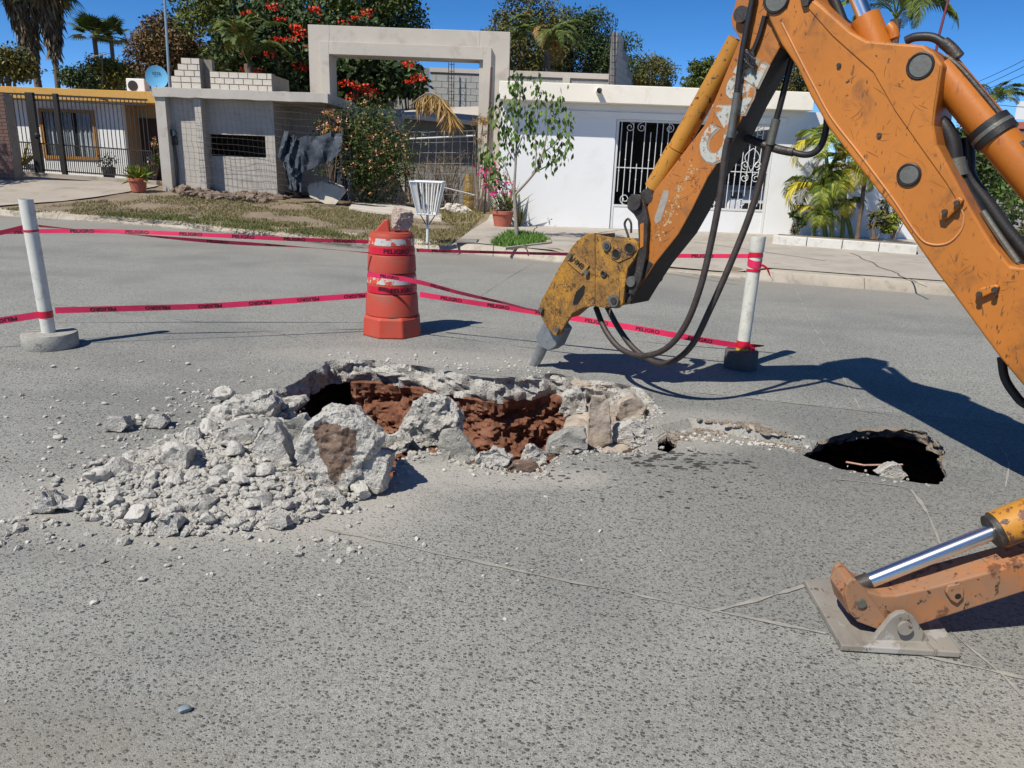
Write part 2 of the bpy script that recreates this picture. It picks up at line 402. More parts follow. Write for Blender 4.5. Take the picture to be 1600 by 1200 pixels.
L1 = loop_of(hole_px, .035, .022, 1.0); L2 = loop_of(hole2_px, .025, .022, 9.0); L3 = loop_of(hole3_px, .012, .015, 5.0)
_lc = {}
def inside(p, loop):
    k = id(loop)
    if k not in _lc:
        a = np.array([(q[0], q[1]) for q in loop], float); b = np.roll(a, 1, 0)
        _lc[k] = (a[:, 0], a[:, 1], b[:, 0], b[:, 1], a.min(0), a.max(0), loop)
    xi, yi, xj, yj, mn, mx, _ = _lc[k]; x, y = p
    if x < mn[0] or x > mx[0] or y < mn[1] or y > mx[1]: return False
    s = (yi > y) != (yj > y)
    return bool(np.count_nonzero(x < (xj[s] - xi[s]) * (y - yi[s]) / (yj[s] - yi[s]) + xi[s]) % 2)
CR = [onz(1056, 682)[:2], onz(1110, 668)[:2], onz(1180, 672)[:2], onz(1258, 697)[:2]]      # broken line between the two holes
def zroad(x, y):
    """settled near slab by the collapse, slightly wavy old surface"""
    z = .004 * fbm(x * .8, y * .8, 2.2)
    # line through the near edges of the holes; the near slab sags along it, the far slab does not
    yl = float(np.interp(x, [-.9, -.4, .2, .9, 1.2, 1.9, 2.5], [3.45, 3.95, 4.05, 4.55, 4.75, 4.40, 4.15]))
    if y < yl + .02:
        fade = max(0.0, 1 - (yl - y) / .9); fx = float(np.interp(x, [-.7, 0, 1.0, 1.6, 2.3, 2.9], [0, .35, .8, 1, .7, 0]))
        z -= .055 * fx * fade * fade * (3 - 2 * fade)
    return z
xs0 = np.arange(-6.0, 6.01, .2); ys0 = np.arange(.4, 9.01, .2)
pts = [(float(x + R.uniform(-.03, .03)), float(y + R.uniform(-.03, .03))) for x in xs0 for y in ys0]
for x in np.arange(.6, 2.9, .06):
    yl = float(np.interp(x, [-.9, -.4, .2, .9, 1.2, 1.9, 2.5], [3.45, 3.95, 4.05, 4.55, 4.75, 4.40, 4.15]))
    pts += [(float(x), yl), (float(x), yl + .045)]
    pts += [(float(x), yl - k) for k in (.08, .2, .4)]
pts = [p for p in pts if not any(inside(p, L) for L in (L1, L2, L3))]
_fa = {}
def far_from(p, L, d):
    if id(L) not in _fa: _fa[id(L)] = np.array(L)
    return ((_fa[id(L)] - p) ** 2).sum(1).min() > d * d
pts = [p for p in pts if far_from(p, L1, .015) and far_from(p, L2, .015) and far_from(p, L3, .012)]
BIG = 900
pts += [(-BIG, -BIG), (BIG, -BIG), (BIG, BIG), (-BIG, BIG), (-30, -20), (30, -20), (30, 30), (-30, 30), (-100, -60), (100, -60), (100, 100), (-100, 100)]
allv = [Vector(p) for p in pts]; edges = []
for L in (L1, L2, L3):
    b = len(allv); allv += [Vector((float(p[0]), float(p[1]))) for p in L]
    edges += [(b + i, b + (i + 1) % len(L)) for i in range(len(L))]
cv, ce, cf, *_r = delaunay_2d_cdt(allv, edges, [], 0, 1e-6)
faces = []
for f in cf:
    c = sum((cv[i] for i in f), Vector((0, 0))) / len(f)
    if not any(inside((c.x, c.y), L) for L in (L1, L2, L3)): faces.append(tuple(f))
mb = MB(); mb.v = [(v.x, v.y, zroad(v.x, v.y) if abs(v.x) < 8 and abs(v.y) < 12 else 0.0) for v in cv]; mb.f = faces
me_fix = [f if ((cv[f[1]].x - cv[f[0]].x) * (cv[f[2]].y - cv[f[0]].y) - (cv[f[1]].y - cv[f[0]].y) * (cv[f[2]].x - cv[f[0]].x)) > 0 else f[::-1] for f in faces]
mb.f = me_fix
road = mb.build('road', 'road', smooth=True, ang=30); tag(road, 'grey exposed aggregate concrete road with broken slab', kind='structure')

def hole_walls(L, name, depth, slab, under, matc, seed, soilmat='soil'):
    """broken slab edge, then the undercut soil wall, then the pit floor"""
    n = len(L); cen = sum(L) / n
    def nrm(i):
        t = L[(i + 1) % n] - L[i - 1]; t /= np.linalg.norm(t); nn = V(t[1], -t[0])
        return nn if np.dot(nn, L[i] - cen) > 0 else -nn
    ns = [nrm(i) for i in range(n)]
    ns = [sum(ns[(i + k) % n] for k in range(-3, 4)) / 7 for i in range(n)]
    rows = 8; vs = []; fs = []
    for r in range(rows + 1):
        t = r / rows
        for i in range(n):
            p = L[i]; z = -slab * t + zroad(p[0], p[1])
            k = 0 if r == 0 else (fbm(p[0] * 6 + seed, p[1] * 6, z * 9) * .06 + fbm(p[0] * 24, p[1] * 24 + seed, z * 30) * .016 + .02 * t)
            q = p + ns[i] * k
            vs.append((q[0], q[1], z + (0 if r in (0,) else fbm(p[0] * 16, p[1] * 16, seed + r) * .012)))
    for r in range(rows):
        for i in range(n): fs.append((r * n + i, r * n + (i + 1) % n, (r + 1) * n + (i + 1) % n, (r + 1) * n + i))
    m1 = MB(); m1.add(vs, fs); m1.build(name + '_slab_edge', matc, road, smooth=True, ang=35)
    vs = []; fs = []; rows = 46
    for r in range(rows + 1):
        t = r / rows
        for i in range(n):
            p = L[i]; z = -slab + .02 - (depth - slab) * t
            u = under(p)
            k = (.02 if r == 0 else u * min(1, t * 5)) + (fbm(p[0] * 4 + seed, p[1] * 4, z * 4) * .10 + fbm(p[0] * 10, p[1] * 10 + seed, z * 16) * .045 + fbm(p[0] * 28, p[1] * 28 + seed, z * 38) * .035) * min(1, t * 6) - .22 * t * t * (u < .3)
            q = p + ns[i] * k; vs.append((q[0], q[1], z))
    for r in range(rows):
        for i in range(n): fs.append((r * n + i, r * n + (i + 1) % n, (r + 1) * n + (i + 1) % n, (r + 1) * n + i))
    b = len(vs); vs.append((cen[0], cen[1], -depth - .05)); fs += [(rows * n + i, rows * n + (i + 1) % n, b) for i in range(n)]
    m2 = MB(); m2.add(vs, fs); m2.build(name + '_soil_wall', soilmat, road, smooth=True, ang=24)
def under1(p): return .55 if p[0] < -1.32 else (.05 if p[1] > 5 else .25)
hole_walls(L1, 'pit', 1.0, .2, under1, 'rubble', 3.0)
MAT['dark_soil'] = plain('dark_damp_soil', hexc(74, 58, 48), .95, .25, 6, .9, 22, bdist=.03)
MAT['rubble_brown'] = rubble_mat('soiled_slab_edge', hexc(150, 138, 124), hexc(104, 92, 80))
hole_walls(L2, 'sinkhole', 1.1, .085, lambda p: .75, 'rubble_brown', 8.0, 'dark_soil')
hole_walls(L3, 'small_hole', .6, .06, lambda p: .25, 'rubble_brown', 12.0, 'dark_soil')

# mortar and saw-cut joint lines of the slabs: thin irregular strips
def joint(px, w, up=.0045, seed=0, mat='joint'):
    path = resample(smooth_path([onz(*p)[:2] for p in px], 6), .05, False); m = MB(); vs = []
    for i, p in enumerate(path):
        a = path[max(0, i - 1)]; b = path[min(len(path) - 1, i + 1)]; t = b - a; t /= np.linalg.norm(t); nn = V(-t[1], t[0])
        wob = fbm(p[0] * 3, p[1] * 3, seed) * .006; ww = w * max(.12, .7 + 1.1 * fbm(p[0] * 6, p[1] * 6, seed + 5) + .5 * fbm(p[0] * 25, p[1] * 25, seed))
        for s_ in (-.5, .5):
            q = p + nn * (wob + s_ * ww); vs.append((q[0], q[1], zroad(q[0], q[1]) + up))
    m.add(vs, [(2 * i, 2 * i + 2, 2 * i + 3, 2 * i + 1) for i in range(len(path) - 1)])
    return m.build('joint', mat, road)
joint([(505, 826), (700, 868), (900, 912), (1130, 958), (1290, 992)], .016, seed=1)
joint([(1330, 1000), (1480, 1034), (1600, 1060)], .016, seed=2)
joint([(1110, 956), (1190, 936), (1258, 918)], .022, seed=3)
joint([(690, 579), (850, 594), (900, 598)], .014, seed=4)
joint([(1030, 608), (1200, 626), (1400, 648), (1600, 672)], .014, seed=5)
joint([(1425, 762), (1447, 800), (1465, 840), (1475, 862)], .015, seed=6)
joint([(0, 465), (200, 490), (420, 518), (500, 545)], .012, seed=7)
joint([(1238, 440), (1265, 500), (1300, 560), (1345, 640)], .014, seed=8)
joint([(870, 392), (800, 430), (740, 470)], .02, seed=9)
joint([(1475, 982), (1560, 1050), (1600, 1090)], .012, seed=10)
joint([(1300, 745), (1380, 752), (1425, 760)], .012, seed=11)
joint([(1555, 690), (1575, 720), (1570, 760)], .012, seed=12)

# ------------------------------------------------------------------ broken concrete
def rock_mesh(seed, sub=3, flat=5, rough=.10, dims=(1, 1, 1), planes=None, fine=.035, mat='rubble', mat2=None, m2dir=None):
    """a broken lump: a ball cut by random fracture planes, then roughened; unit half-size times dims, base at z=0"""
    rr = random.Random(seed); bm = bmesh.new(); bmesh.ops.create_icosphere(bm, subdivisions=sub, radius=1.0)
    pl = planes or []
    pl = list(pl)
    for _ in range(flat):
        d = Vector((rr.gauss(0, 1), rr.gauss(0, 1), rr.gauss(0, 1))).normalized(); pl.append((d, rr.uniform(.45, .78)))
    for v in bm.verts:
        p = v.co.copy()
        for _ in range(2):
            for d, h in pl:
                e = p.dot(d) - h
                if e > 0: p -= d * e
        q = p * 1.6 + Vector((seed * 1.7, seed * .3, 0))
        p += v.normal * (noise.fractal(q * 1.1, 1.0, 2.0, 3) * rough + noise.fractal(q * 5.0, 1.0, 2.0, 3) * fine)
        v.co = p
    zs = min(v.co.z for v in bm.verts)
    mx = [max(abs(v.co[k]) for v in bm.verts) for k in range(3)]
    zt = max(v.co.z for v in bm.verts)
    for v in bm.verts: v.co = Vector((v.co.x / mx[0] * dims[0] / 2, v.co.y / mx[1] * dims[1] / 2, (v.co.z - zs) / (zt - zs) * dims[2]))
    me = bpy.data.meshes.new('lump'); bm.normal_update()
    me.materials.append(MAT[mat])
    if mat2:
        me.materials.append(MAT[mat2]); dd = Vector(m2dir).normalized()
        for f in bm.faces:
            if f.normal.dot(dd) > .62 + .15 * noise.noise(f.calc_center_median() * 14): f.material_index = 1
    bm.to_mesh(me); bm.free()
    for p in me.polygons: p.use_smooth = True
    if hasattr(me, 'set_sharp_from_angle'): me.set_sharp_from_angle(angle=math.radians(28))
    return me

MAT['soilface'] = plain('dried_mud_on_concrete', hexc(112, 92, 78), .95, .25, 12, .8, 60, dirt=hexc(168, 160, 150))
def lump(name, px, base_z, dims, seed, label, rot=(0, 0, 0), sub=4, group=None, cat='concrete chunk', **k):
    p = onz(px[0], px[1], base_z)
    o = mesh_obj(name, rock_mesh(seed, sub, dims=dims, **k), None, p)
    o.rotation_euler = tuple(math.radians(a) for a in rot)
    return tag(o, label, cat, group)
UPF = [(Vector((0, 0, 1)), .35)]

def hull(name, px, base_z, depth, label, seed, mat='rubble', mud=None, top=None, parent=None, lean=.0, cat='concrete chunk', group='broken concrete chunks', rough=.012, cuts=5, lump_=0.0):
    """an angular broken lump: hull of its outline at its own standing distance and of a smaller back, then roughened"""
    rr = random.Random(seed); lo = max(px, key=lambda p: p[1]); y0 = onz(lo[0], lo[1], base_z)[1]
    P = [ony(a, b, y0) for a, b in px]; c = sum(P) / len(P); bm = bmesh.new()
    for k, (sc_, dy) in enumerate(((.94, -.05), (1.0, .12), (.9, .7), (.72, 1.0))):
        for p in P:
            q = c + (p - c) * sc_ * rr.uniform(.88, 1.08); q = q + V(rr.uniform(-.1, .1) * depth, dy * depth * rr.uniform(.8, 1.1) + lean * (q[2] - base_z), -.12 * depth * dy)
            bm.verts.new(q)
    r_ = bmesh.ops.convex_hull(bm, input=bm.verts); bmesh.ops.delete(bm, geom=[g for g in r_['geom_interior'] if isinstance(g, bmesh.types.BMVert)], context='VERTS')
    for _ in range(cuts):
        ed = [e for e in bm.edges if e.calc_length() > (.014 if mud else .03)]
        if not ed or len(bm.verts) > (6000 if mud else 2600): break
        bmesh.ops.subdivide_edges(bm, edges=ed, cuts=1); bmesh.ops.triangulate(bm, faces=bm.faces)
    bm.normal_update(); o_ = V(seed, 0, 0)
    for v in bm.verts:
        q = Vector((v.co.x + seed, v.co.y, v.co.z)); n_ = noise.fractal(q * 9, 1.0, 2.0, 3) * rough * 1.6 + noise.fractal(q * 34, 1.0, 2.0, 3) * rough * .75 - abs(noise.noise(q * 17)) * rough
        v.co += v.normal * n_
    zmin = base_z - .03
    base = V(c[0], y0, base_z)
    for v in bm.verts: v.co = Vector((v.co.x - base[0], v.co.y - base[1], max(v.co.z, zmin) - base[2]))
    bm.normal_update(); me = bpy.data.meshes.new(name); me.materials.append(MAT[mat])
    if mud or top:
        me.materials.append(MAT['soilface' if mud else 'rubble_grey'])
        for f in bm.faces:
            cc_ = f.calc_center_median()
            if mud:
                w_ = V(*cc_) + base - EYEP; z_ = w_ @ _fw; qx, qy = 800 + F * (w_ @ _rt) / z_, 600 - F * (w_ @ _up) / z_
                if f.normal.y < .2 and inside((qx + 5 * noise.noise(cc_ * 18) + 3 * noise.noise(cc_ * 60), qy + 5 * noise.noise(cc_ * 18 + Vector((9, 0, 0))) + 3 * noise.noise(cc_ * 60 + Vector((5, 0, 0)))), mud): f.material_index = 1
            elif f.normal.z > .75 + .1 * noise.noise(cc_ * 12): f.material_index = 1
    bm.to_mesh(me); bm.free()
    for p in me.polygons: p.use_smooth = True
    if hasattr(me, 'set_sharp_from_angle'): me.set_sharp_from_angle(angle=math.radians(32))
    o = mesh_obj(name, me, None, base); return tag(o, label, cat, group)
MUD = [(486, 666), (505, 661), (535, 667), (557, 674), (556, 700), (549, 724), (532, 744), (522, 758), (514, 736), (501, 716), (492, 692)]
heroes = [
    ([(458, 716), (470, 668), (510, 636), (545, 641), (594, 684), (556, 716), (536, 775), (484, 764)], .0, .26, 'biggest broken concrete block, with a brown mud face, in the rubble heap', 'rubble', dict(mud=MUD)),
    ([(392, 736), (397, 700), (407, 667), (418, 655), (430, 660), (445, 690), (456, 716), (450, 738), (420, 744)], .03, .16, 'upright pale concrete chunk standing left of the biggest broken block', 'rubble', {}),
    ([(556, 772), (556, 722), (578, 703), (612, 712), (607, 732), (596, 762), (584, 774)], .0, .2, 'wedge of concrete leaning against the right side of the biggest block', 'rubble', dict(top=True)),
    ([(624, 694), (632, 655), (640, 632), (660, 616), (694, 618), (708, 634), (720, 652), (730, 690), (700, 704), (650, 704)], -.06, .22, 'tall rough white chunk standing at the near rim of the pit', 'rubble', dict(rough=.02)),
    ([(682, 694), (690, 670), (714, 668), (734, 690), (746, 716), (730, 730), (700, 724)], -.05, .12, 'pebbled piece of slab propped on the right of the tall white rim chunk', 'rubble_grey', {}),
    ([(334, 694), (344, 668), (385, 657), (412, 667), (402, 690), (372, 704)], .05, .26, 'flat grey topped slab fragment lying on the back of the rubble heap', 'rubble', dict(top=True)),
    ([(146, 754), (154, 733), (178, 722), (199, 735), (197, 752), (168, 758)], .0, .14, 'rounded pale chunk at the left side of the rubble heap', 'rubble', {}),
    ([(239, 746), (246, 716), (270, 697), (296, 704), (290, 730), (262, 755)], .01, .13, 'tilted chunk with a dark pitted face in the middle of the heap', 'rubble', dict(mud=None)),
    ([(225, 669), (231, 652), (250, 645), (263, 660), (252, 671)], .0, .12, 'small flat chunk behind the heap beside the lone pale chunk', 'rubble', {}),
    ([(162, 673), (170, 655), (190, 650), (203, 664), (192, 676)], .0, .12, 'cracked low chunk at the far left behind the heap', 'rubble', {}),
    ([(45, 802), (55, 780), (66, 768), (80, 782), (93, 796), (70, 805)], .0, .12, 'leftmost chunk, sharp edged, at the left tip of the heap', 'rubble', {}),
    ([(245, 833), (249, 812), (262, 803), (277, 817), (278, 832), (258, 839)], .0, .09, 'white chunk at the front edge of the rubble heap', 'rubble', {}),
    ([(280, 811), (285, 790), (305, 778), (330, 787), (336, 804), (310, 815)], .0, .13, 'long rounded pale chunk near the front of the heap', 'rubble', {}),
    ([(344, 657), (352, 633), (380, 620), (414, 613), (432, 632), (426, 656), (385, 664)], .03, .24, 'wide crumbled chunk on the back left corner of the pit', 'rubble', dict(rough=.02)),
    ([(425, 640), (440, 622), (474, 621), (481, 628), (456, 645)], -.02, .14, 'thin slab fragment jutting over the dark left end of the pit', 'rubble', {}),
    ([(428, 694), (445, 660), (470, 652), (492, 672), (482, 700), (450, 708)], .04, .2, 'grey pebbled lump between the upright chunk and the biggest block', 'rubble_grey', {}),
    ([(405, 752), (440, 744), (480, 758), (476, 768), (440, 764)], .04, .1, 'long thin splinter of concrete below the upright pale chunk', 'rubble', {}),
    ([(372, 790), (385, 772), (410, 774), (424, 790), (400, 800)], .02, .13, 'pale flat splinter in the lower middle of the heap', 'rubble', {}),
    ([(412, 822), (422, 806), (445, 808), (452, 820), (430, 828)], .0, .1, 'front chunk of the heap below the flat splinter', 'rubble', {}),
    ([(566, 690), (570, 663), (588, 659), (596, 674), (586, 692)], -.04, .08, 'small white lump at the pit rim right of the biggest block', 'rubble', {}),
    ([(588, 708), (598, 682), (620, 676), (642, 690), (634, 710)], -.05, .12, 'crumbly white lump between the biggest block and the tall rim chunk', 'rubble', dict(rough=.02)),
    ([(484, 786), (494, 766), (520, 764), (534, 778), (512, 790)], .0, .1, 'pale lump at the foot of the biggest block', 'rubble', {}),
    ([(322, 757), (332, 732), (352, 728), (368, 744), (350, 760)], .05, .12, 'chunk in the heart of the heap left of the upright pale chunk', 'rubble', {}),
    ([(917, 700), (920, 640), (924, 619), (945, 616), (953, 625), (956, 692), (938, 706)], -.14, .07, 'upright beige stone block standing in the broken pocket right of the pit', 'rubble_beige', dict(rough=.007)),
    ([(852, 712), (862, 690), (886, 672), (914, 672), (918, 702), (885, 713)], -.08, .2, 'grey pebbled lump of slab left of the upright beige stone', 'rubble_grey', {}),
    ([(814, 722), (830, 697), (850, 700), (858, 718), (838, 732)], -.08, .1, 'crumbling white edge piece at the near right rim of the pit', 'rubble', dict(rough=.02)),
    ([(740, 732), (748, 706), (772, 700), (802, 716), (792, 736), (765, 740)], -.06, .1, 'crumbling white edge piece at the near rim below the red soil', 'rubble', dict(rough=.02)),
    ([(784, 738), (800, 724), (835, 722), (840, 734), (812, 742)], -.05, .08, 'low pale edge piece at the very front of the pit', 'soilface', {}),
    ([(960, 652), (968, 628), (990, 618), (1012, 634), (1008, 656), (980, 662)], -.12, .16, 'beige lump at the back right of the broken pocket', 'rubble_beige', {}),
    ([(958, 694), (962, 668), (990, 655), (1012, 668), (1006, 690), (980, 698)], -.12, .16, 'pale flat lump right of the upright beige stone', 'rubble', {}),
    ([(872, 646), (884, 618), (905, 608), (918, 624), (914, 646), (890, 652)], -.15, .16, 'pale crumbling lump under the far right lip of the pit', 'rubble', dict(rough=.02)),
    ([(1372, 740), (1392, 724), (1410, 726), (1420, 745), (1408, 754), (1384, 750)], -.09, .1, 'pale wedge of concrete fallen into the sinkhole by the stabilizer', 'rubble', {}),
    ([(1072, 700), (1082, 697), (1095, 703), (1088, 707)], -.03, .03, 'small flat sliver lying right of the little hole', 'rubble', {}),
]
for i, (px, z, dep, lab, mt_, kw) in enumerate(heroes): hull('concrete_chunk', px, z, dep, lab, 11 + i, mt_, **kw)

# far lip of the pit: pieces of slab edge hanging over the soil
for px, z, dims, seed, rot, lab in [((925, 606), -.07, (.34, .16, .07), 60, (8, 0, -6), 'flat beige slab lip under the breaker tip at the far rim'), ((735, 610), -.16, (.09, .07, .06), 61, (0, 0, 0), 'single white lump lodged in the red soil wall'),
                                    ((620, 590), -.13, (.42, .14, .10), 62, (0, 0, -5), 'ragged white ledge of slab along the far rim behind the red soil'), ((815, 607), -.13, (.30, .14, .10), 63, (0, 0, 4), 'ragged white ledge of slab below the breaker'),
                                    ((880, 600), -.10, (.26, .16, .10), 64, (0, 0, 6), 'knobbly white end of the far slab edge beside the beige lip')]:
    lump('slab_lip', px, z, dims, seed, lab, rot, cat='concrete chunk', group='broken concrete chunks', flat=3, fine=.09, rough=.17, mat='rubble_beige' if seed == 60 else 'rubble')

# broken base course in the pocket right of the pit
poc = [onz(*p)[:2] for p in [(893, 600), (935, 599), (975, 604), (1002, 610), (1019, 624), (1016, 646), (1006, 668), (1002, 688), (984, 696), (950, 699), (915, 699), (895, 690), (880, 650)]]
poc = loop = resample(poc, .05); cen = sum(poc) / len(poc); m = MB(); vs = []
for k, (s_, dz) in enumerate(((1.03, -.50), (1.02, -.16), (.8, -.12), (.55, -.11), (.28, -.12))):
    for p in poc:
        q = cen + (p - cen) * s_; vs.append((q[0], q[1], dz + fbm(q[0] * 12, q[1] * 12, 1) * .035 + fbm(q[0] * 40, q[1] * 40, 4) * .012))
n = len(poc); fs = [(r * n + i, r * n + (i + 1) % n, (r + 1) * n + (i + 1) % n, (r + 1) * n + i) for r in range(4) for i in range(n)]
vs.append((cen[0], cen[1], -.11)); fs += [(4 * n + i, 4 * n + (i + 1) % n, 5 * n) for i in range(n)]
m.add(vs, fs); o = m.build('broken_base_course', 'rubble_beige', road, smooth=True, ang=30)

# medium fragments, each its own, scattered on and round the heap
frag = [rock_mesh(100 + i, 3, dims=(.07, .07 * R.uniform(.65, .95), .07 * R.uniform(.45, .75)), flat=5, rough=.12, fine=.05, mat='rubble') for i in range(12)]
frag2 = [rock_mesh(140 + i, 3, dims=(.07, .06, .03), flat=6, rough=.12, fine=.06, mat=('rubble', 'rubble_brown', 'rubble_beige')[i % 3]) for i in range(6)]
heap_px = [(95, 792), (150, 745), (225, 705), (300, 672), (345, 645), (350, 628), (420, 620), (470, 655), (540, 700), (590, 762), (556, 790), (450, 826), (330, 838), (230, 838), (140, 815)]
heap_w = [onz(*p)[:2] for p in heap_px]
def heap_z(x, y):
    if not inside((x, y), heap_w): return 0.0
    d = float(np.sqrt(((heap_a - (x, y)) ** 2).sum(1).min())); return min(.085, d * .28) * (1 + .35 * fbm(x * 5, y * 5, 2))
heap_d = resample(heap_w, .05); heap_a = np.array(heap_d)
cnt = 0; RR = random.Random(31)
hx = [p[0] for p in heap_w]; hy = [p[1] for p in heap_w]
while cnt < 190:
    if cnt < 150: x, y = RR.uniform(min(hx), max(hx)), RR.uniform(min(hy), max(hy)); ok = inside((x, y), heap_w)
    else: x, y = RR.gauss(-1.6, .8), RR.gauss(3.7, .6); ok = not inside((x, y), L1) and y > 2.7 and x < -.8
    if not ok: continue
    s = RR.choice((.04, .05, .06, .07, .085, .10, .12, .14)) if cnt < 150 else RR.uniform(.02, .05)
    o = mesh_obj('concrete_fragment', frag[cnt % 12], None, (x, y, heap_z(x, y) * .8 - s * .1 + (RR.uniform(0, .03) if cnt < 150 else 0)))
    o.scale = (s / .07,) * 3; o.rotation_euler = (RR.uniform(-.5, .5), RR.uniform(-.5, .5), RR.uniform(0, 6.28))
    tag(o, 'fist sized pale concrete fragment in or round the rubble heap', 'concrete fragment', 'fist sized fragments of the rubble heap'); cnt += 1

# dusty mound under the fragments and the uncountable crumbs
m = MB(); ring = len(heap_d); vs = []; cen = sum(heap_d) / ring
for k in range(9):
    s_ = 1 - k / 9
    for p in heap_d:
        q = cen + (p - cen) * s_; vs.append((q[0], q[1], (heap_z(q[0], q[1]) if k else -.004) + (.02 * fbm(q[0] * 25, q[1] * 25, 7) if k else 0)))
fs = [(r * ring + i, r * ring + (i + 1) % ring, (r + 1) * ring + (i + 1) % ring, (r + 1) * ring + i) for r in range(8) for i in range(ring)]
m.add(vs, fs); o = m.build('rubble_mound', 'rubble', smooth=True, ang=50); tag(o, 'mound of pale pulverised concrete under the rubble heap', 'rubble', kind='stuff')

ico = bmesh.new(); bmesh.ops.create_icosphere(ico, subdivisions=1, radius=1.0); IV = np.array([tuple(v.co) for v in ico.verts]); IF = np.array([[v.index for v in f.verts] for f in ico.faces]); ico.free()
def crumbs(name, spots, mat, label, cat, seed):
    rs = np.random.RandomState(seed); allv = []; allf = []
    for k, (x, y, z, s) in enumerate(spots):
        v = IV * (1 + rs.uniform(-.3, .3, (len(IV), 1))) * s * np.array([1, rs.uniform(.6, 1), rs.uniform(.4, .8)])
        a, b = rs.uniform(0, 6.28, 2); ca, sa = math.cos(a), math.sin(a); v = v @ np.array([[ca, sa, 0], [-sa, ca, 0], [0, 0, 1]])
        allv.append(v + np.array([x, y, z])); allf.append(IF + k * len(IV))
    me = bpy.data.meshes.new(name); me.from_pydata(np.concatenate(allv).tolist(), [], np.concatenate(allf).tolist()); me.materials.append(MAT[mat])
    return tag(mesh_obj(name, me), label, cat, kind='stuff')
sp = []
while len(sp) < 4000:
    x, y = RR.uniform(min(hx) - .2, max(hx) + .1), RR.uniform(min(hy) - .15, max(hy) + .1)
    ins = inside((x, y), heap_w)
    if inside((x, y), L1): continue
    if not ins and RR.random() > .09: continue
    s = abs(RR.gauss(.007, .011)) + .003; sp.append((x, y, (heap_z(x, y) if ins else zroad(x, y)) + s * .3, min(s, .042)))
crumbs('rubble_crumbs', sp, 'rubble', 'small crumbs of broken concrete covering the rubble heap', 'rubble', 5)
sp = []
while len(sp) < 650:
    a = RR.random()
    if a < .5: x, y = RR.gauss(-1.9, .9), RR.gauss(4.2, .8)
    elif a < .62: x, y = RR.gauss(-1.2, .7), RR.gauss(2.9, .2)
    elif a < .85: x, y = RR.uniform(-1.5, .4), RR.gauss(5.95, .12)
    else:
        t = RR.random(); p = CR[0] * (1 - t) + CR[-1] * t; x, y = p[0] + RR.gauss(0, .06), p[1] + .12 + RR.gauss(0, .05)
    if y < 1.2 or any(inside((x, y), L) for L in (L1, L2, L3)) or not -6 < x < 5: continue
    s = abs(RR.gauss(.006, .005)) + .003; sp.append((x, y, zroad(x, y) + s * .35, min(s, .02)))
crumbs('road_grit', sp, 'pebble', 'loose pale grit scattered over the road round the pit', 'grit', 6)
sp = []
for L in (L1, L2):
    for i, p in enumerate(L):
        if inside(p + V(0, .3), L):      # near rims are crumbled, far rims are cleaner breaks
            for _ in range(3 if L is L1 else int(p[0] < 2.3)):
                q = p + V(RR.gauss(0, .04), RR.gauss(-.02, .04)); s = abs(RR.gauss(.003, .008)) + .003; sp.append((q[0], q[1], zroad(*q) + s * .2, min(s, .03)))
crumbs('rim_crumbs', sp, 'rubble', 'crumbled concrete along the near rims of the holes', 'rubble', 8)
sp = []
for _ in range(700):
    t = RR.random() * 3; i = min(2, int(t)); p = CR[i] * (1 - (t - i)) + CR[i + 1] * (t - i); q = p + V(RR.gauss(0, .02), .08 + RR.gauss(0, .035)); s = abs(RR.gauss(.001, .007)) + .002
    sp.append((q[0], q[1], zroad(*q) + s * .2, min(s, .03)))
for k in range(60):
    t = RR.random() * 3; i = min(2, int(t)); p = CR[i] * (1 - (t - i)) + CR[i + 1] * (t - i); q = p + V(RR.gauss(0, .03), .06 + RR.gauss(0, .06)); z_ = RR.uniform(.03, .10)
    if any(inside(q, L) for L in (L1, L2, L3)): continue
    o = mesh_obj('concrete_fragment', frag2[k % 6], None, (q[0], q[1], zroad(*q) - .008)); o.scale = (z_ / .07, z_ / .07 * RR.uniform(.6, 1), RR.uniform(.3, .7)); o.rotation_euler = (RR.uniform(-.12, .12), RR.uniform(-.12, .12), RR.uniform(0, 6.28))
    tag(o, 'flat crumbled piece of slab along the crack between the two holes', 'concrete fragment', 'pieces along the crack between the holes')
crumbs('crack_crumbs', sp, 'rubble_brown', 'crumbled brownish concrete along the crack between the two holes', 'rubble', 9)
# single pebbles one can pick out on the road
for px, s, mat, lab in [((289, 1113), .020, 'slate', 'blue grey pebble lying on the near road'), ((294, 570), .022, 'pebble', 'white stone on the road right of the leaning white pole'), ((83, 574), .022, 'pebble', 'pale stone on the road in front of the left concrete pole base'),
                       ((92, 687), .03, 'pebble', 'pale stone left of the rubble heap'), ((164, 632), .02, 'pebble', 'small pale stone behind the left of the heap'), ((120, 577), .016, 'pebble', 'tiny pale stone beside the pole base stone')]:
    o = mesh_obj('pebble', rock_mesh(int(px[0]), 3, 2, .06, (s * 2, s * 1.5, s), mat=mat), None, onz(*px)); tag(o, lab, 'pebble')
# bent rebar ends in the sinkhole
rb = MB(); rb.tube([onz(1322, 722, -.03), onz(1350, 727, -.04), onz(1410, 726, -.05)], .006, 6); o = rb.build('steel_rod', plain('rusty_rod', hexc(188, 150, 132), .7, .2, 20, .2), loc=onz(1322, 722, -.03)); tag(o, 'thin rusty rod bridging the front of the sinkhole', 'rod')

